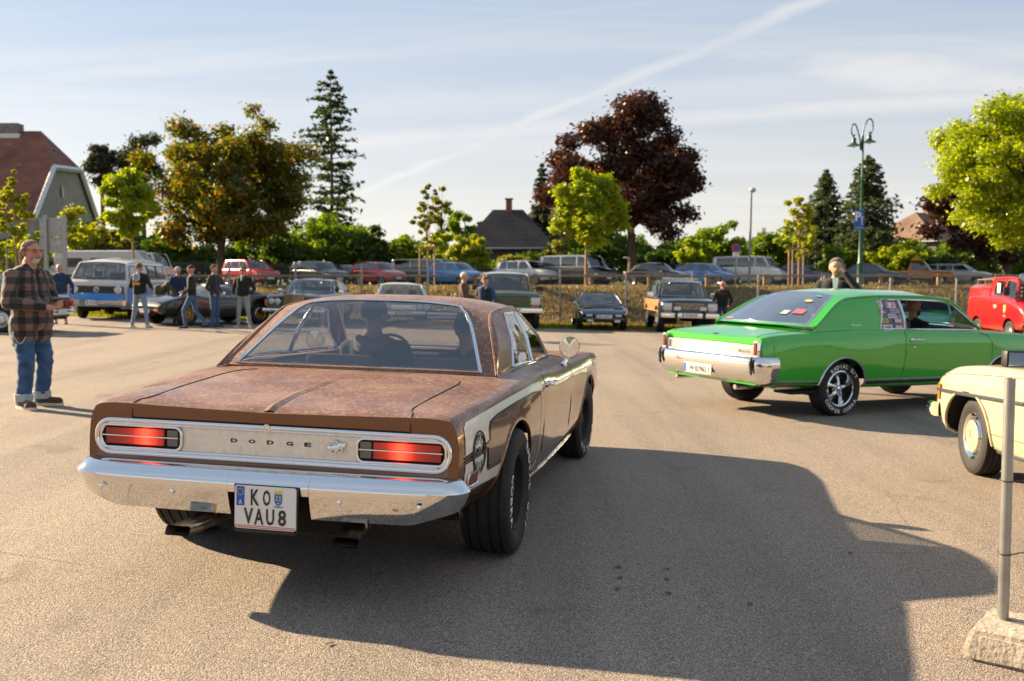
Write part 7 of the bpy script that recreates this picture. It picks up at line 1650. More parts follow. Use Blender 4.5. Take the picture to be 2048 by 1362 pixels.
for i, (px, yt, w, Y, m, lb) in enumerate((
 (40, 470, 110, 66, LIME, 'yellow-green bush under the sapling at the left edge'), (150, 418, 120, 78, YEL, 'tall bright bush right of the bare signboard'), (225, 450, 90, 80, OLV, 'olive bush between the signboard and the young green tree'), (340, 480, 130, 80, DRK, 'dark bush under the left side of the bronze maple'), (560, 462, 110, 80, DRK, 'dark bush under the right side of the bronze maple'),
 (650, 432, 150, 82, MID, 'broad green bush at the foot of the tall fir'), (735, 452, 80, 80, DRK, 'dark green bush right of the fir'), (800, 476, 90, 84, YEL, 'low yellow-green bush right of the red hatchback'), (875, 468, 90, 82, LIME, 'yellow-green bush behind the thin sapling'), (938, 470, 84, 80, YEL, 'bright bush in front of the dark-roofed house'), (1020, 508, 80, 82, OLV, 'low olive bush below the dark roof'), (1116, 478, 76, 82, OLV, 'feathery olive bush left of the small lime tree'),
 (1190, 488, 110, 80, DRK, 'dark bush below the small lime tree'), (1320, 482, 120, 80, DRK, 'dark bush right of the copper maple trunk'), (1440, 430, 130, 78, MID, 'tall green bush behind the no-stopping sign'), (1385, 476, 70, 76, LIME, 'bright bush left of the no-stopping sign'), (1545, 466, 90, 80, MID, 'green bush left of the spruces'), (1600, 462, 100, 80, LIME, 'yellow-green bush in front of the smaller spruce'), (1690, 496, 90, 70, MID, 'green bush at the foot of the two spruces'), (1800, 482, 120, 70, LIME, 'bright yellow-green bush behind the orange pickup'), (1900, 498, 120, 74, DRK, 'dark bush under the copper maple at right'))):
    broadleaf('bush', lb, px, yt, 560, w, Y, m, 46, 8000, .15, .17, .07, group=BG_, seed=40+i, hollow=.5, limbs=6)
def hedge():
    t = thing('hedge', 'long dark hedge closing off the upper lot', 'hedge', (0, 84, UP)); r = np.random.RandomState(5); n = 70000
    x = r.uniform(-56, 56, n); hh = 3.9+.7*np.sin(x*.31)+.5*np.sin(x*.83+1)+.4*np.sin(x*1.9); hh = hh*(1-.55*np.exp(-((x+.4)/4.2)**2)); z = r.uniform(0, 1, n)**.7*hh; y = r.normal(0, .8, n)
    C = np.stack([x, y, z], 1)+r.normal(0, .15, (n, 3)); Nn = r.normal(size=(n, 3))+np.array([0, -.4, .6]); Nn /= np.linalg.norm(Nn, axis=1)[:, None]
    quads_mesh('foliage', C, Nn, .22*r.uniform(.6, 1.3, n), .62, leaf_mat('hedge_leaves', (.060, .11, .016), (.15, .20, .028), .52), parent=t)
    g = G()
    for i in range(60): g.tube([(-56+i*1.9, 0, 0), (-56+i*1.9+.2, 0, 1.8)], [.05, .02], 5)
    g.o('stem', BARK(), t, 60)
hedge()
# bare twigs above the bronze maple
g = G(); t_ = thing('bare_tree', 'leafless twigs showing above the left of the bronze maple', 'tree', (at(352, 500, 100).x, 100, UP)); zt = at(352, 250, 100).z-UP
rr_ = np.random.RandomState(9); g.tube([(0, 0, 0), (.1, 0, zt*.6), (.3, 0, zt)], [.18, .08, .012], 6)
for i in range(46): 
    z0 = zt*rr_.uniform(.55, .98); a = rr_.uniform(-1, 1); g.tube([(.1, 0, z0), (.1+a*.8, a*.2, z0+.7), (.1+a*1.5, a*.4, z0+1.5*rr_.rand()+.5)], [.022, .014, .006], 4)
g.o('trunk', BARK(), t_, 60)
def stakes(label, px, Y, zb=UP):
    x = at(px, 500, Y).x; t = thing('tree_stakes', label, 'tree stakes', (x, Y, zb)); w = mat('stake_wood', (.30, .20, .11), .8, noise=(12, .2))
    for dx, dy in ((-.32, -.2), (.32, -.2), (0, .35)):
        g = G(); g.tube([(dx, dy, -.02), (dx, dy, 1.75)], .038, 7); g.o('stake', w, t)
    for a, b in (((-.36, -.2), (.36, -.2)), ((-.32, -.2), (0, .35)), ((.32, -.2), (0, .35))):
        g = G(); g.box(((a[0]+b[0])/2, (a[1]+b[1])/2, 1.70), (math.hypot(b[0]-a[0], b[1]-a[1]), .03, .09), (0, 0, math.atan2(b[1]-a[1], b[0]-a[0])), bev=.005); g.o('crossbar', w, t)
for lb, px, Y in (('three wooden stakes round the sapling at the left edge', 32, 45), ('three wooden stakes round the thin sapling beside the light blue car', 855, 43.2), ('three wooden stakes round the sapling behind the man on the phone', 1590, 44)): stakes(lb, px, Y)

# ------------------------------------------------------------------ houses
def tiles(name, c1, c2, k=3.2):
    if name in MATS: return MATS[name]
    M = bpy.data.materials.new(name); M.use_nodes = True; MATS[name] = M; nt = M.node_tree; N = nt.nodes; L = nt.links; b = N['Principled BSDF']; tc = N.new('ShaderNodeTexCoord')
    sp = N.new('ShaderNodeSeparateXYZ'); L.new(tc.outputs['Object'], sp.inputs[0])
    wv = N.new('ShaderNodeTexWave'); wv.bands_direction = 'Z'; wv.wave_profile = 'SAW'; wv.inputs['Scale'].default_value = k*.30; wv.inputs['Distortion'].default_value = .15; L.new(tc.outputs['Object'], wv.inputs['Vector'])
    n2 = N.new('ShaderNodeTexNoise'); n2.inputs['Scale'].default_value = 3.5; n2.inputs['Detail'].default_value = 4; L.new(tc.outputs['Object'], n2.inputs['Vector'])
    br = N.new('ShaderNodeMix'); br.data_type = 'RGBA'; br.inputs[6].default_value = (*c1, 1); br.inputs[7].default_value = (*c2, 1); mr = N.new('ShaderNodeMapRange'); mr.inputs[1].default_value = .3; mr.inputs[2].default_value = .7; L.new(n2.outputs[0], mr.inputs[0]); L.new(mr.outputs[0], br.inputs[0])
    no = N.new('ShaderNodeTexNoise'); no.inputs['Scale'].default_value = .45; no.inputs['Detail'].default_value = 6; L.new(tc.outputs['Object'], no.inputs['Vector']); mx = N.new('ShaderNodeMix'); mx.data_type = 'RGBA'; mx.blend_type = 'MULTIPLY'; mx.inputs[0].default_value = 1
    rp = N.new('ShaderNodeValToRGB'); rp.color_ramp.elements[0].position = .35; rp.color_ramp.elements[0].color = (.55, .50, .48, 1); rp.color_ramp.elements[1].position = .65; L.new(no.outputs[0], rp.inputs[0]); L.new(br.outputs[2], mx.inputs[6]); L.new(rp.outputs[0], mx.inputs[7]); L.new(mx.outputs[2], b.inputs['Base Color']); b.inputs['Roughness'].default_value = .8
    bp = N.new('ShaderNodeBump'); bp.inputs['Strength'].default_value = .6; bp.inputs['Distance'].default_value = .04; L.new(wv.outputs['Fac'], bp.inputs['Height']); L.new(bp.outputs[0], b.inputs['Normal']); return M
def gable_house():
    t = thing('house', 'house with steep red tiled roof and half-hipped grey gable at the left', 'house', (at(60, 500, 92).x, 92, UP)); o = Vector(t.location)
    P = lambda px, py, Y: at(px, py, Y)-o
    R1, R2 = P(-150, 262, 92), P(82, 262, 92); H2 = P(160, 336, 98); G1, G2 = P(66, 432, 84), P(196, 442, 103)
    pn = (R2-R1).cross(G1-R1).normalized()
    def on(px, py):
        d = ray(px, py); c0 = Vector((0, 0, EYE))-o; return c0+d*((R1-c0).dot(pn)/d.dot(pn))
    H1, L0 = on(106, 329), on(-190, 436)
    red = tiles('red_tiles', (.19, .068, .042), (.26, .100, .062)); 
    def slab(pts, nm, m, th=.18):
        n = (Vector(pts[1])-Vector(pts[0])).cross(Vector(pts[2])-Vector(pts[0])).normalized()
        if n.z < 0: n = -n
        g = G(); k = len(pts); V = [tuple(p) for p in pts]+[tuple(Vector(p)-n*th) for p in pts]; g.add(V, [tuple(range(k)), tuple(range(k, 2*k))[::-1]]+[(i, (i+1) % k, k+(i+1) % k, k+i) for i in range(k)]); q = g.o(nm, m, t, 0); fixn(q); return q
    rf = slab([R1, R2, H1, G1, L0], 'roof', red); slab([R2, H2, H1], 'roof', red); B2 = P(-150, 442, 103); slab([R2, R1, B2, G2, H2], 'roof', red)
    wall = mat('render_grey', (.30, .28, .235), .9, noise=(.8, .12)); inn = lambda p, q, f: Vector(p).lerp(Vector(q), f)
    zc = Vector((0, 0, -9)); c = (Vector(H1)+Vector(H2)+Vector(G1)+Vector(G2))/4; sh = lambda p: Vector(p).lerp(c, .06)+Vector((-.25, .10, 0))
    w1, w2, w3, w4 = sh(G1), sh(H1), sh(H2), sh(G2); g = G(); dn = lambda p: Vector((p.x, p.y, -.2)); g.poly([tuple(dn(w1)), tuple(w1), tuple(w2), tuple(w3), tuple(w4), tuple(dn(w4))]); back = Vector((-14, -3, 0)); g.poly([tuple(w1), tuple(dn(w1)), tuple(dn(w1)+back), tuple(w1+back)]); g.o('wall', wall, t, 0)
    wt = mat('fascia_white', (.62, .62, .60), .6)
    for a, b in ((G1, H1), (H1, H2), (H2, G2)):
        g = G(); g.tube([tuple(Vector(a)+Vector((.1, -.1, -.25))), tuple(Vector(b)+Vector((.1, -.1, -.25)))], .26, 4); g.o('fascia', wt, t, 0)
    g = G(); m = inn(w1, w4, .45)+Vector((.12, -.2, 2.3)); d = (w4-w1).normalized(); g.add([tuple(m+d*.32*math.cos(a)+Vector((0, 0, .55*math.sin(a)))) for a in np.linspace(0, 2*math.pi, 17)[:-1]], [tuple(range(16))]); g.o('oval_window', mat('window_dark', (.03, .04, .05), .15), t, 0)
    ch = P(20, 262, 92); g = G(); g.box((ch.x, ch.y, ch.z-.1), (2.0, 1.2, 1.5), bev=.04); k = g.o('chimney', mat('chimney_stone', (.20, .17, .14), .9, noise=(3, .3)), t); g = G(); g.box((ch.x, ch.y, ch.z-.55), (2.3, 1.4, .45)); g.o('chimney_flashing', wt, t, 0)
    for px, py in ((22, 295), (112, 303), (43, 336)): 
        q = P(px, py, 89 if px < 90 else 91); g = G(); g.box(tuple(q+Vector((0, -.25, .1))), (.36, .08, .4), (.9, 0, 0)); g.o('roof_hatch', mat('hatch_grey', (.25, .28, .32), .3), t)
gable_house()
def hip_house(label, px, Y, yaw, w, d, zr, ridge_l, eave_z, roofm, chimney=None, wallm=None):
    x = at(px, 500, Y).x; t = thing('house', label, 'house', (x, Y, UP), yaw); a, b = w/2, d/2; r = ridge_l/2; g = G(); oh = .5
    E = [(-a-oh, -b-oh, eave_z), (a+oh, -b-oh, eave_z), (a+oh, b+oh, eave_z), (-a-oh, b+oh, eave_z)]; R = [(-r, 0, zr), (r, 0, zr)]
    g.add(E+R, [(0, 1, 5, 4), (1, 2, 5), (2, 3, 4, 5), (3, 0, 4), (3, 2, 1, 0)]); g.o('roof', roofm, t, 0)
    g = G(); g.box((0, 0, eave_z/2), (w, d, eave_z)); wl = g.o('wall', wallm or mat('render_dark', (.10, .085, .07), .9), t, 0)
    g = G(); g.tube(E, .09, 5, closed=True); g.o('gutter', mat('gutter_grey', (.25, .25, .25), .4, .5), t, 60)
    for xx in (-a*.5, a*.4): box_part(t, 'window', (xx, -b-.01, eave_z*.55), (1.2, .06, 1.2), mat('window_dark', (.03, .04, .05), .15), .01)
    if chimney:
        g = G(); g.box((chimney[0], chimney[1], zr+.25), (.6, .6, 1.5)); c_ = g.o('chimney', mat('chimney_brick', (.26, .11, .075), .9, noise=(6, .3)), t); g = G(); g.box((chimney[0], chimney[1], zr+1.02), (.8, .8, .10)); g.o('chimney_cap', mat('chimney_stone', (0, 0, 0)), c_)
    return t
slate = tiles('dark_shingles', (.028, .025, .026), (.050, .043, .043), 2.2)
Zr = lambda py, Y: at(1024, py, Y).z-UP
hip_house('low house with dark shingled hip roof and brick chimney', 1016, 96, 0, 8.0, 8, Zr(413, 92), 2.9, Zr(497, 92), slate, (.1, 0))
hip_house('house with dark roof half hidden by the copper maple', 1120, 112, rad(20), 8, 9, Zr(400, 112), 4, Zr(470, 112), slate, (-1.2, 0))
hip_house('house with brown and dark roof between spruce and copper maple', 1850, 108, rad(-32), 9, 9, Zr(426, 108), 3.5, Zr(486, 108), tiles('brown_tiles', (.13, .075, .05), (.18, .11, .075), 2.2), (.2, 0))
hip_house('distant low roof left of the spruces', 1572, 130, rad(25), 8, 8, Zr(468, 130), 3.0, Zr(500, 130), tiles('brown_tiles', (0, 0, 0), (0, 0, 0)))
# lattice pylon far away
def pylon():
    t = thing('pylon', 'far-off lattice pylon right of the plain street lamp', 'pylon', (at(1527, 500, 420).x, 420, UP)); H_ = at(1527, 455, 420).z-UP; g = G()
    for sx in (-1, 1):
        for sy in (-1, 1): g.tube([(sx*2.2, sy*2.2, -3), (sx*.5, sy*.5, H_)], .14, 4)
    for i in range(8):
        z0, z1 = H_*i/8, H_*(i+1)/8; w0, w1 = 2.2-1.7*i/8, 2.2-1.7*(i+1)/8
        for sy in (-1, 1): g.tube([(-w0, sy*w0, z0), (w1, sy*w1, z1)], .09, 4); g.tube([(w0, sy*w0, z0), (-w1, sy*w1, z1)], .09, 4)
    for z, w in ((H_*.78, 3.4), (H_*.90, 2.6)): g.tube([(-w, 0, z), (w, 0, z)], .14, 4)
    g.o('lattice', mat('pylon_steel', (.22, .24, .26), .6, .4), t)
pylon()

# ------------------------------------------------------------------ lamps and signs
def ornate_lamp():
    Y = 45.5; b = at(1720, 570, Y); t = thing('street_lamp', 'tall green ornate lamp post with two hanging bell lamps', 'street lamp', (b.x, Y, UP)); gm = mat('lamp_green', (.020, .075, .050), .4, .2, noise=(9, .2))
    P = lambda px, py: (at(px, py, Y).x-b.x, 0, at(px, py, Y).z-UP); zt = P(1721, 275)[2]
    g = G(); g.lathe([(.20, 0), (.20, .15), (.15, .25), (.14, 1.0), (.17, 1.05), (.11, 1.15), (.085, 2.6), (.10, 2.65), (.07, 2.75), (.060, zt*.72), (.075, zt*.725), (.05, zt*.74), (.045, zt), (.02, zt+.2)], 14); g.o('pole', gm, t, 40)
    for path, lamp in (([(1721, 300), (1720, 280), (1716, 262), (1712, 250), (1707, 247), (1703, 254), (1703, 266), (1707, 273), (1710, 269)], (1708, 280)), ([(1722, 300), (1724, 276), (1730, 250), (1736, 239), (1742, 237), (1746, 245), (1746, 258), (1742, 267), (1738, 263)], (1739, 273))):
        tt = np.linspace(0, len(path)-1, 26); px = np.interp(tt, range(len(path)), [p[0] for p in path]); py = np.interp(tt, range(len(path)), [p[1] for p in path]); g = G(); g.tube([P(a, c) for a, c in zip(px, py)], .032, 7); ar = g.o('scroll_arm', gm, t, 60)
        l = P(*lamp); g = G(); g.lathe([(.02, .22), (.03, .12), (.10, .06), (.09, -.05), (.13, -.16), (.30, -.24), (.30, -.26), (.06, -.22)], 16, 'z', (l[0], 0, l[2])); bl = g.o('bell_shade', gm, t, 60)
        g = G(); g.ball((l[0], 0, l[2]-.24), (.12, .12, .10), 10); g.o('bulb_glass', mat('lamp_glass', (0, 0, 0)), bl, 60)
    c = P(1717, 440); sg = mat('sign_blue', (.015, .09, .36), .4); w, h = .46, .90
    g = G(); g.box((c[0], -.10, c[2]), (w, .02, h), bev=.006); s_ = g.o('parking_sign', sg, t)
    g = G(); put(g, text('P', .42, .27, .03), lambda a, d: (c[0]-.05+a, -.112, c[2]+.16+d)); put(g, text('Ausstellung', .06, .36, .01), lambda a, d: (c[0]+a, -.112, c[2]-.36+d)); g.add([(c[0]+.12+a, -.112, c[2]-.02+d) for a, d in ((-.018, -.22), (.018, -.22), (.018, .10), (.06, .10), (0, .20), (-.06, .10), (-.018, .10))], [tuple(range(7))]); g.o('sign_lettering', mat('sign_white', (.75, .75, .75), .5), s_, 0)
    for z in (-.3, .3):
        g = G(); g.box((c[0]+.04, -.045, c[2]+z), (.10, .09, .04)); g.o('sign_bracket', gm, s_)
ornate_lamp()
def plain_lamp():
    Y = 62; b = at(1499, 540, Y); t = thing('street_lamp', 'slim grey street lamp with a single round head', 'street lamp', (b.x, Y, UP)); zt = at(1502, 380, Y).z-UP; gm = mat('lamp_grey', (.18, .20, .22), .5, .3)
    g = G(); g.tube([(0, 0, 0), (0, 0, zt*.3), (.05, 0, zt)], [.10, .08, .06], 8); g.o('pole', gm, t, 60); g = G(); g.ball((.12, 0, zt), (.22, .22, .16), 12); g.o('lamp_head', mat('lamp_head', (.40, .40, .40), .3), t, 60)
plain_lamp()
def stop_sign():
    Y = 46; b = at(1471, 560, Y); t = thing('road_sign', 'round red and blue no-stopping sign on a thin pole', 'road sign', (b.x, Y, UP)); z = at(1471, 496, Y).z-UP; r_ = 9.6*Y/PX
    g = G(); g.tube([(0, 0, 0), (0, 0, z+.2)], .03, 7); g.o('pole', mat('lamp_green', (0, 0, 0)), t, 60)
    g = G(); g.lathe([(r_, 0), (r_, .012), (.001, .012)], 24, 'y', (0, -.06, 0)); d = g.o('sign_disc', mat('sign_red', (.42, .02, .02), .4), t, 30); d.location.z = z; d.rotation_euler = (0, 0, math.pi) ; d.location.y = -.09
    g = G()
    for k in range(4):
        a0 = math.pi/2*k+.14+math.pi/4; a1 = a0+math.pi/2-.28; pts = [(r_*.10*math.cos((a0+a1)/2), -.026, z+r_*.10*math.sin((a0+a1)/2))]+[(r_*.78*math.cos(a), -.026, z+r_*.78*math.sin(a)) for a in np.linspace(a0, a1, 7)]; g.poly(pts)
    for i in range(len(g.v)): g.v[i] = (g.v[i][0], -.095, g.v[i][2])
    g.o('sign_field', mat('sign_blue', (0, 0, 0)), d, 0).location = (0, 0, 0)
    f = d.children[0]; f.parent = t
    zz = at(1471, 508.5, Y).z-UP; g = G(); g.box((0, -.07, zz), (.30, .012, .17), bev=.004); p_ = g.o('sub_plate', mat('sign_white', (.75, .75, .75), .5), t); g = G(); put(g, text('0-24h', .07, .22, .01), lambda a, c: (a, -.0775, zz+c)); g.o('sub_plate_text', black(), p_, 0)
stop_sign()
def signboard():
    Y = 36.0; b = at(106, 600, Y); zg = gz(b.x); t = thing('signboard', 'back of a grey metal signboard on two posts', 'sign', (b.x, Y, zg), 0); m = mat('aluminium_back', (.36, .36, .34), .5, .5, noise=(5, .15)); P = lambda px, py: (at(px, py, Y).x-b.x, at(px, py, Y).z-zg)
    for px in (91, 129): 
        x, z = P(px, 434); g = G(); g.box((x, -.05, z/2+.02), (.13, .10, z+.08), bev=.01); g.o('post', mat('post_grey', (.33, .32, .30), .5, .4), t)
    x0, z1 = P(78, 436); x1, z0 = P(135, 474); 
    for a, c in ((436, 473), (474.5, 506)):
        xa, zb_ = P(78, a); xb, za = P(134, c); g = G(); g.box(((xa+xb)/2, .03, (za+zb_)/2), (xb-xa, .03, zb_-za), bev=.005); pn = g.o('panel', m, t)
        g = G()
        for k in (-.5, 0, .5): g.box(((xa+xb)/2, .0, (za+zb_)/2+k*(zb_-za)*.9), (xb-xa, .03, .04))
        g.o('rib', m, pn)
signboard()
# galvanised pole in its concrete foot, near right
def pole_and_foot():
    b = on_lot(2004, 1296); 
    f = thing('concrete_base', 'pale concrete fence foot with slots at the lower right corner', 'concrete foot', (b.x+.20, b.y-.22, gz(b.x)), rad(38)); cm = mat('old_concrete', (.36, .31, .25), .9, noise=(18, .25), bump=(40, .9))
    bm = bmesh.new(); bmesh.ops.create_cube(bm, size=1)
    for v in bm.verts: v.co = Vector((v.co.x*.80*(1-.06*(v.co.z > 0)), v.co.y*.42*(1-.10*(v.co.z > 0)), v.co.z*.13+.065))
    bmesh.ops.bevel(bm, geom=bm.edges[:], offset=.018, segments=2, affect='EDGES'); bmesh.ops.subdivide_edges(bm, edges=bm.edges[:], cuts=3, use_grid_fill=True)
    from mathutils import noise as mn
    for v in bm.verts: v.co += Vector((mn.noise(v.co*9), mn.noise(v.co*9+Vector((5, 0, 0))), mn.noise(v.co*9+Vector((0, 7, 0)))*.6))*.009
    me = bpy.data.meshes.new('block'); bm.to_mesh(me); bm.free(); me.materials.append(cm); me.polygons.foreach_set('use_smooth', [True]*len(me.polygons)); me.set_sharp_from_angle(angle=rad(40)); o = bpy.data.objects.new('block', me); COL.objects.link(o); o.parent = f
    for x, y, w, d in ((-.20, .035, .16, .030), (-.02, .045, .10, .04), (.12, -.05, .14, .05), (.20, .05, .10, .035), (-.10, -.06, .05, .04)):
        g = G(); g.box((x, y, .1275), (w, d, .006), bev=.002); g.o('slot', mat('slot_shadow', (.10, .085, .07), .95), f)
    g = G(); g.tube([(.02, .03, .15), (.50, .10, .155)], .024, 10); g.o('foot_tube', mat('galvanised', (0, 0, 0)), f, 60)
    zc = gz(b.x)+.12; p = thing('fence_pole', 'upright galvanised tube standing in the concrete foot', 'pole', (b.x, b.y, zc)); top = at(2030, 757, b.y).z-zc
    gl = mat('galvanised_near', (.34, .335, .32), .42, .75, noise=(7, .16), bump=(30, .05)); g = G(); g.tube([(0, 0, 0), (0, 0, top)], .0235, 20, caps=False); g.tube([(0, 0, top), (0, 0, 0)], .0205, 16, caps=False); g.o('tube', gl, p, 60)
    wr = mat('rusty_wire', (.09, .06, .045), .6, .5)
    for py, ang in ((960, 0), (1106, .3), (1290, .9)):
        z = at(2020, py, b.y).z-zc; g = G(); g.tube([(.027*math.cos(a), .027*math.sin(a), z+.004*math.sin(a)+ (ang > .5)*.02*math.cos(a)) for a in np.linspace(0, 5.6, 16)]+[(.06, -.01, z+.01*ang), (.7 if ang < .5 else .10, .05, z+.02*ang)], .0028, 6); g.o('wire', wr, p, 60)
pole_and_foot()

lf = mat('fallen_leaf', (.05, .035, .02), .8)
for i, (px, py) in enumerate(((1238, 1136), (1240, 1157), (1334, 1140), (1334, 1160), (1336, 1188), (1235, 1180), (1700, 1108), (760, 1150), (660, 1290), (1500, 1210))):
    p = on_lot(px, py); g = G(); r = np.random.RandomState(i); P = [(.020*math.cos(a)*r.uniform(.6, 1.2), .013*math.sin(a)*r.uniform(.6, 1.2), .003+.006*abs(math.sin(a*1.5))) for a in np.linspace(0, 2*math.pi, 9)[:-1]]; g.add(P+[(0, 0, .009)], [(k, (k+1) % 8, 8) for k in range(8)])
    o = g.o('fallen_leaf', lf, None, 60); o.location = (p.x, p.y, gz(p.x)+.001); o.rotation_euler = (0, 0, i*1.3); tag(o, 'tiny curled dead leaf lying on the open asphalt', 'leaf', 'dead leaves on the asphalt')

# ------------------------------------------------------------------ people in the car park
def feet(px, py): p = on_lot(px, py); return (p.x, p.y, gz(p.x))
stand = lambda sx, hx=.06, hy=.12: ((sx*.09, -.02, -.29), (sx*.07, hy, -.50))
def pair(a, b): return [a, b]
POCKET = [((-.12, -.05, -.28), (-.05, .10, -.44)), ((.12, -.05, -.28), (.05, .10, -.44))]
SG = 'men standing in the car park'
pr, hp_, _ = person('man in black jacket with round back patch and pale jeans', feet(281, 655), rad(12), 1.80, arms=[((-.12, .04, -.27), (-.05, .24, -.34)), ((.12, .04, -.27), (.05, .24, -.34))], legs=[((-.09, .03, -.44), (-.17, .0, -.85)), ((.07, .03, -.44), (.16, -.06, -.84))], top='cloth_black', pants='denim_pale', shoes='shoe_white', hair='hair_red', group=SG)
g = G(); g.lathe([(.085, 0), (.001, .004)], 18, 'y', (0, 0, 0)); pt_ = g.o('back_patch', mat('patch_blue', (.20, .28, .55), .7), pr, 60); pt_.location = (0, -.155, 1.40); pt_.rotation_euler = (-.12, 0, math.pi)
g = G(); g.tube([(.10*math.cos(a), 0, .10*math.sin(a)) for a in np.linspace(0, 2*math.pi, 19)[:-1]], .012, 5, closed=True); q_ = g.o('patch_ring', mat('patch_white', (.65, .65, .66), .7), pt_, 60)
g = G(); g.box((0, -.145, 1.22), (.20, .012, .075), bev=.004); g.o('lower_patch', mat('patch_orange', (.65, .28, .02), .7), pr)
person('man in olive jacket bending down to the front wheel of the black sports car', feet(318, 645), rad(82), 1.74, arms=[((-.03, .25, -.20), (.0, .42, -.40)), ((.03, .20, -.24), (.02, .34, -.48))], legs=[((-.05, .22, -.36), (-.05, -.02, -.62)), ((.06, .24, -.36), (.06, .02, -.62))], lean=1.05, top='cloth_olive', pants='cloth_black', shoes='shoe_white', cap='cap_black', head_tilt=-.3, group=SG)
person('man walking left in dark jacket and cap and blue jeans', feet(385, 657), rad(262), 1.77, arms=[((-.05, .02, -.29), (-.02, .20, -.42)), ((.06, .05, -.29), (.0, .26, -.36))], legs=[((-.02, .20, -.40), (-.03, .16, -.84)), ((.03, -.08, -.43), (.04, -.36, -.80))], top='cloth_black', pants='denim', shoes='shoe_dark', cap='cap_black', group=SG)
person('man in pale cap and blue jacket half hidden behind the walking man', feet(358, 646), rad(150), 1.74, top='cloth_navy', pants='denim_dark', cap='cap_grey', group=SG)
person('man in charcoal jacket looking right with hands in pockets', feet(430, 654), rad(105), 1.82, arms=POCKET, top='cloth_charcoal', pants='denim', shoes='shoe_dark', hair='hair_brown', group=SG)
g_, _, _ = person('man in black zip jacket with pale grey jeans facing the camera', feet(488, 656), rad(188), 1.79, arms=POCKET, legs=[((-.06, .03, -.44), (-.10, 0, -.85)), ((.05, .03, -.44), (.09, 0, -.85))], top='cloth_black', pants='denim_grey', shoes='shoe_pink', hair='hair_brown', glasses='dark', group=SG)
g = G(); g.add([(-.035, .152, 1.49), (.035, .152, 1.49), (.012, .16, 1.36), (-.012, .16, 1.36)], [(0, 1, 2, 3)]); g.o('white_shirt', mat('shirt_white', (.82, .80, .82), .8), g_, 0)
person('bearded man in navy top and shorts behind the plaid-shirt man', feet(122, 648), rad(172), 1.72, arms=[((-.14, -.02, -.27), (-.17, .08, -.50)), ((.14, -.02, -.27), (.17, .10, -.50))], top='cloth_navy', pants='cloth_tan', shorts=True, hair=None, beard='beard_grey', bulk=1.15, belly=.04, sleeve=.8, group=SG)
p_ = at(928, 600, 26.5); person('white-haired man in brown jacket talking with a man in a cap', (p_.x, p_.y, gz(p_.x)), rad(95), 1.76, arms=[((-.08, .05, -.28), (.0, .28, -.30)), ((.08, .05, -.28), (.0, .28, -.30))], top='cloth_brown', pants='denim_dark', hair='hair_white', bulk=1.1, group=SG)
p_ = at(971, 600, 26.8); person('man in khaki cap and dark vest over blue shirt', (p_.x, p_.y, gz(p_.x)), rad(200), 1.66, top='cloth_blue', pants='denim_dark', cap='cap_khaki', bulk=1.1, group=SG)
vv = [o for o in bpy.data.objects if o.get('label', '').startswith('man in khaki cap')][0]
g = G()
for sx in (-1, 1): g.grid(np.array([[(sx*x_*1.0, y_, z) for x_, y_ in ((.06, .155), (.13, .14), (.19, .06), (.20, -.03), (.12, -.12), (0, -.135))] for z in (.92, 1.05, 1.2, 1.32)]))
g.o('vest', cloth('vest_black', (.014, .014, .015)), vv, 60)
b_, _, _ = person('man seen from behind in black jacket beside the wood-sided wagon', feet(1444, 667), rad(8), 1.74, arms=POCKET, top='cloth_black', pants='denim_dark', hair='bald', group=SG)
g = G(); put(g, text('Classic', .06, .22, .01), lambda a, c: (a, -.150, 1.33+c)); g.o('back_print', mat('print_red', (.45, .03, .05), .7), b_, 0)
p_ = at(1672, 640, 15.0); ph, _, PC = person('grey-haired man telephoning behind the green coupe', (p_.x, p_.y, gz(p_.x)), rad(205), 2.02, arms=[((-.17, .15, -.17), (.075, .12, .15)), ((.11, .03, -.29), (.04, .28, -.38))], top='cloth_black', pants='denim_dark', hair='hair_grey', bulk=1.12, voxel=.018, head_yaw=-.1, head_tilt=.15, group=SG)
g = G(); g.add([(-.045, .150, 1.72), (.045, .150, 1.72), (.015, .20, 1.42), (-.015, .20, 1.42)], [(0, 1, 2, 3)]); g.o('white_shirt', mat('shirt_white', (0, 0, 0)), ph, 0)
bpy.context.view_layer.update()
m_ = ph.matrix_world @ Vector((-.125, .09, 1.86)); fo = thing('smartphone', 'dark phone held to the ear of the grey-haired man', 'phone', m_, rad(205)); g = G(); g.box((0, 0, 0), (.010, .07, .14), (.15, 0, 0), bev=.004); g.o('case', black(), fo)

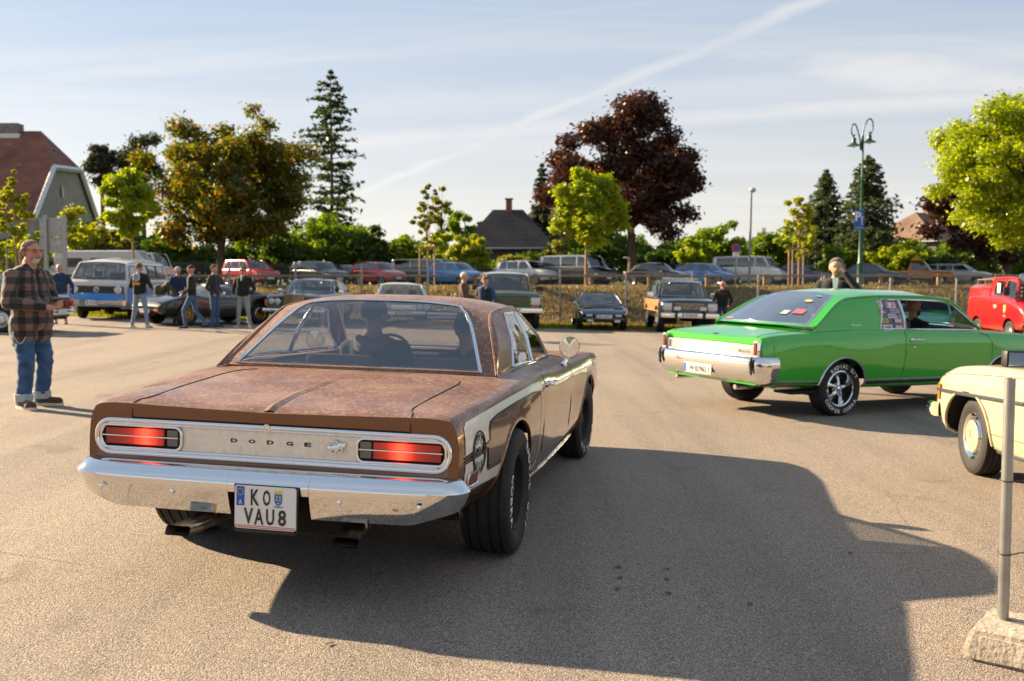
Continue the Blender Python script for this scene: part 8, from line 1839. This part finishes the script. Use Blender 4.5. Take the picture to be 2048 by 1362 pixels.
# the large man in the checked overshirt
def plaid():
    M = bpy.data.materials.new('check_flannel'); M.use_nodes = True; MATS['check_flannel'] = M; nt = M.node_tree; N = nt.nodes; L = nt.links; b = N['Principled BSDF']; tc = N.new('ShaderNodeTexCoord'); sp = N.new('ShaderNodeSeparateXYZ'); L.new(tc.outputs['Object'], sp.inputs[0])
    def m(op, a, c=None):
        n = N.new('ShaderNodeMath'); n.operation = op
        for i, v in enumerate((a, c)):
            if v is None: continue
            if isinstance(v, (int, float)): n.inputs[i].default_value = v
            else: L.new(v, n.inputs[i])
        return n.outputs[0]
    def edge(v):
        r = N.new('ShaderNodeMapRange'); r.inputs[1].default_value = -.12; r.inputs[2].default_value = .12; L.new(v, r.inputs[0]); return r.outputs[0]
    no = N.new('ShaderNodeTexNoise'); no.inputs['Scale'].default_value = 5; L.new(tc.outputs['Object'], no.inputs['Vector']); wob = m('MULTIPLY', m('SUBTRACT', no.outputs[0], .5), .03)
    ang = m('ARCTAN2', sp.outputs['X'], sp.outputs['Y'])
    k = 2*math.pi/.145
    s1 = edge(m('SINE', m('MULTIPLY', m('ADD', sp.outputs['Z'], wob), k))); s2 = edge(m('SINE', m('ADD', m('MULTIPLY', ang, 10), m('MULTIPLY', wob, 40))))
    sm = m('ADD', s1, s2); rp = N.new('ShaderNodeValToRGB'); e = rp.color_ramp.elements; e[0].color = (.010, .009, .009, 1); e[0].position = .12; e[1].color = (.050, .034, .028, 1); e[1].position = .5; q = e.new(.92); q.color = (.17, .105, .080, 1)
    L.new(m('DIVIDE', sm, 2), rp.inputs[0]); L.new(rp.outputs[0], b.inputs['Base Color']); b.inputs['Roughness'].default_value = .9; b.inputs['Sheen Weight'].default_value = .3
    nb = N.new('ShaderNodeTexNoise'); nb.inputs['Scale'].default_value = 9; nb.inputs['Detail'].default_value = 5; L.new(tc.outputs['Object'], nb.inputs['Vector']); bp = N.new('ShaderNodeBump'); bp.inputs['Strength'].default_value = .8; bp.inputs['Distance'].default_value = .03; L.new(nb.outputs[0], bp.inputs['Height']); L.new(bp.outputs[0], b.inputs['Normal']); return M
def big_man():
    from mathutils import noise as mn
    plaid(); a, c = on_lot(45, 822), on_lot(85, 806); x, y = (a.x+c.x)/2, (a.y+c.y)/2; H = 1.90; k = H/1.78; yaw = rad(112)
    root = thing('person', 'large man in brown checked overshirt and blue jeans looking at his phone', 'person', (x, y, gz(x)), yaw)
    V = Vector; C = []; T, P_, S, K = 'top', 'pants', 'shoes', 'skin'; hz = .99
    ch = V((0, -.01, 1.38)); nk = V((0, .025, 1.575))
    for sx in (-1, 1):
        C += [(ch+V((sx*.085, 0, .07)), V((sx*.075, .02, 1.12)), .135, .150, T), (V((sx*.085, .035, 1.18)), V((sx*.085, .035, .95)), .150, .160, T), (V((sx*.10, .01, .96)), V((sx*.10, .01, .84)), .150, .150, T, (1, 1, 1)),
              (ch+V((sx*.11, -.01, .085)), nk+V((sx*.05, -.015, -.02)), .105, .060, T), (V((sx*.075, .0, .95)), V((sx*.095, 0, .85)), .125, .118, P_)]
    C += [(V((0, .11, 1.10)), V((0, .11, .98)), .12, .12, T), (nk+V((0, -.02, -.02)), nk+V((0, .01, .05)), .075, .060, K)]
    C += [(nk+V((-.075, -.03, -.005)), nk+V((.075, -.03, -.005)), .028, .028, T), (nk+V((-.075, -.02, -.01)), nk+V((-.035, .09, -.06)), .026, .020, T), (nk+V((.075, -.02, -.01)), nk+V((.035, .09, -.06)), .026, .020, T)]
    hands = []
    for sx, el, wr in ((-1, V((-.32, .02, 1.16)), V((-.10, .31, 1.145))), (1, V((.33, .05, 1.17)), V((.10, .31, 1.13)))):
        sh = ch+V((sx*.215, -.01, .075)); C += [(sh, el, .092, .078, T), (el, wr, .076, .052, T)]
        d = (wr-el).normalized(); hands.append((sx, wr, d))
    for sx, wr, d in hands:
        n = V((0, -.35, .93)).normalized(); ac = d.cross(n).normalized()*(1 if sx > 0 else -1); n = ac.cross(d).normalized()
        if n.z < 0: n = -n
        pc = wr+d*.045; C += [(wr+d*.01, pc+d*.045, .036, .034, K), (pc-ac*.018, pc+d*.045-ac*.022, .026, .024, K), (pc+ac*.018, pc+d*.045+ac*.022, .026, .024, K)]
        for i in range(4):
            o = pc+d*.055+ac*(.033-.022*i); l = (.95, 1.05, 1, .8)[i]; m1 = o+d*.038*l+n*.010; m2 = m1+d*.018*l+n*.030*l; e = m2-d*.012+n*.020*l
            C += [(o, m1, .0115, .0105, K), (m1, m2, .0105, .0095, K), (m2, e, .0095, .008, K)]
        th = pc-ac*.028*1-d*.010; C += [(th, th-ac*.020+d*.035+n*.018, .015, .013, K), (th-ac*.020+d*.035+n*.018, th-ac*.010+d*.062+n*.030, .012, .0095, K)]
    for sx, kn, an, tf in ((-1, V((-.135, .055, .52)), V((-.15, -.02, .115)), V((-.05, .20, -.065))), (1, V((.125, .06, .53)), V((.15, .035, .115)), V((.07, .20, -.065)))):
        hp = V((sx*.095, 0, .90)); C += [(hp, kn, .118, .092, P_), (kn, an+V((0, 0, -.02)), .088, .082, P_), (an+V((0, -.055, -.055)), an+tf, .048, .046, S), (an+V((sx*.01, .02, -.055)), an+tf+V((sx*.015, -.03, 0)), .046, .044, S)]
    me = capsules_mesh(C, .0095, 2)
    paint_regions(me, C, {T: MATS['check_flannel'], P_: cloth('denim_worn', (.040, .095, .20), (9, .4)), S: cloth('shoe_brown', (.10, .045, .018)), K: SKIN()})
    nrm = [v.normal.copy() for v in me.vertices]
    for v, nv in zip(me.vertices, nrm):          # folds in the loose clothes
        p = v.co
        if p.z < 1.50 and p.z > .13:
            f = mn.noise(V((p.x*5, p.y*5, p.z*9)))*.012+mn.noise(V((p.x*14, p.y*14, p.z*20)))*.004
            if p.z < .86: f += mn.noise(V((p.x*4+9, p.y*4, p.z*16)))*.012
            v.co += nv*f*(1 if (p.y < .36) else 0)
    ob = bpy.data.objects.new('body', me); COL.objects.link(ob); ob.parent = root
    # head, finely shaped
    R = Matrix.Rotation(-.10, 3, 'Z') @ Matrix.Rotation(-.10, 3, 'X'); hc = V((0, .055, 1.735)); q = lambda x_, y_, z_: hc+R @ V((x_, y_, z_))
    F = [(q(0, -.025, .03), q(0, -.01, .03), .098, .094, K), (q(0, .03, -.03), q(0, .032, -.085), .074, .052, K), (q(0, .035, .03), q(0, .042, -.03), .078, .070, K), (q(0, .085, -.088), q(0, .08, -.10), .026, .022, K), (q(0, .112, .018), q(0, .128, -.022), .011, .018, K), (q(-.016, .112, -.024), q(.016, .112, -.024), .012, .012, K),
         (q(-.045, .088, .038), q(.045, .088, .038), .017, .017, K), (q(-.042, .082, -.02), q(-.050, .06, -.05), .026, .030, K), (q(.042, .082, -.02), q(.050, .06, -.05), .026, .030, K), (q(-.020, .104, -.054), q(.020, .104, -.054), .011, .011, 'lips'), (q(0, .0, -.06), q(0, -.05, -.15), .066, .070, K)]
    for sx in (-1, 1): F += [(q(sx*.094, -.015, .015), q(sx*.098, -.022, -.035), .022, .014, K)]
    hm = capsules_mesh(F, .0058, 2); paint_regions(hm, F, {K: mat('skin_ruddy', (.50, .23, .165), .5, noise=(18, .14)), 'lips': mat('lips', (.36, .13, .11), .5)}); ho = bpy.data.objects.new('head', hm); COL.objects.link(ho); ho.parent = root
    def patch(nm, keepf, m, off=.006, mesh=hm):
        inv = R.transposed(); g = G(); mp = {}
        for pl in mesh.polygons:
            cl = inv @ (V(pl.center)-hc)
            if keepf(cl):
                idx = []
                for vi in pl.vertices:
                    if vi not in mp: 
                        v = mesh.vertices[vi]; nz = mn.noise(v.co*60)*.004; mp[vi] = len(g.v); g.v.append(tuple(v.co+v.normal*(off+nz)))
                    idx.append(mp[vi])
                g.f.append(tuple(idx)); g.m.append(0)
        return g.o(nm, m, root, 180)
    patch('hair', lambda c: c.z > .055-.0*c.y and c.y < .055 and c.z > .05+c.y*.55 or (c.y < -.03 and c.z > -.06) or (abs(c.x) > .085 and c.y < .03 and c.z > .0 and c.z < .06), cloth('hair_sandy', (.20, .125, .075), (70, .4)), .008)
    patch('beard', lambda c: c.y > .055 and c.z < -.060 and abs(c.x) < .042 or (c.y > .095 and -.046 < c.z < -.034 and abs(c.x) < .036), cloth('beard_pale', (.52, .45, .40), (80, .3)), .005)
    g = G()
    for sx in (-1, 1): g.ball(tuple(q(sx*.034, .098, .018)), .010, 8)
    g.o('eyes', mat('eye_dark', (.03, .02, .015), .3), root)
    g = G()
    for sx in (-1, 1):
        g.tube([tuple(q(sx*.037+.031*math.cos(a), .122-abs(sx*.037+.031*math.cos(a))*.22, .014+.020*math.sin(a))) for a in np.linspace(0, 2*math.pi, 19)[:-1]], .0030, 6, closed=True); g.tube([tuple(q(sx*.068, .106, .022)), tuple(q(sx*.098, .02, .022)), tuple(q(sx*.100, -.02, .008))], .0030, 6)
    g.tube([tuple(q(-.007, .124, .018)), tuple(q(.007, .124, .018))], .003, 6); go = g.o('glasses', mat('spectacle_frame', (.05, .035, .03), .3), root)
    # jeans turned up over the shoes, soles, pocket flaps, key chain
    wm = cloth('turn_up_denim', (.38, .42, .46), (30, .15)); sole = mat('sole_white', (.60, .57, .52), .6)
    for sx, an in ((-1, V((-.15, -.02, .115))), (1, V((.15, .035, .115)))):
        g = G(); P = [[(an.x+r_*math.cos(t_), an.y+r_*math.sin(t_), z_) for t_ in np.linspace(0, 2*math.pi, 21)[:-1]] for z_, r_ in ((.085, .088), (.083, .096), (.12, .099), (.165, .098), (.168, .088))]; g.grid(np.array(P), cv=True); g.o('turn_up', wm, root, 60)
        tf = V((-.05, .20, -.065)) if sx < 0 else V((.07, .20, -.065)); b0 = an+V((0, -.055, 0)); b1 = an+tf; d = (b1-b0); d.z = 0; d.normalize(); w_ = V((-d.y, d.x, 0)); pts = []
        for t_ in np.linspace(-math.pi/2, math.pi/2, 9): pts.append(b1+d*.052*math.cos(t_)+w_*.052*math.sin(t_))
        for t_ in np.linspace(math.pi/2, 3*math.pi/2, 9): pts.append(b0+d*.050*math.cos(t_)+w_*.046*math.sin(t_))
        g = G(); V0 = [(p.x, p.y, .0) for p in pts]+[(p.x, p.y, .032) for p in pts]; n_ = len(pts); g.add(V0, [tuple(range(n_))[::-1], tuple(range(n_, 2*n_))]+[(i, (i+1) % n_, n_+(i+1) % n_, n_+i) for i in range(n_)]); fixn(g.o('sole', sole, root, 30))
    for x0 in (-.12, .12):
        g = G(); g.grid(np.array([[(x0+u, .150-abs(x0+u)*.25+.012*(1 if t_ else 0), 1.385-.028*t_*(1.2-abs(u)*8)) for u in np.linspace(-.065, .065, 7)] for t_ in (0, 1, 1.6)])); o_ = g.o('pocket_flap', MATS['check_flannel'], root, 60); md = o_.modifiers.new('s', 'SOLIDIFY'); md.thickness = .008
    sil = mat('chain_steel', (.55, .53, .5), .3, 1); g = G(); a0, a1 = V((.245, .02, .86)), V((.20, .17, .80))
    g.tube([tuple(a0.lerp(a1, f)+V((.02, 0, -.10*math.sin(math.pi*f)))) for f in np.linspace(0, 1, 14)], [.007 if i % 2 else .004 for i in range(14)], 6); g.tube([(.26, .03, .86), (.27, .03, .74)], .012, 6); g.ball((.27, .04, .72), (.02, .012, .03), 8); g.o('key_chain', sil, root, 60)
    bpy.context.view_layer.update()
    p = root.matrix_world @ V((.0, .405, 1.20)); f_ = thing('smartphone', 'flat dark phone held in both hands by the plaid-shirt man', 'phone', p, yaw); g = G(); g.box((0, 0, 0), (.15, .078, .010), (.45, 0, 0), bev=.004); c_ = g.o('case', mat('phone_case', (.03, .028, .026), .4), f_); g = G(); g.box((0, -.0025, .0055), (.135, .068, .001), (.45, 0, 0)); g.o('screen', mat('phone_screen', (.01, .012, .014), .05), c_)
big_man()
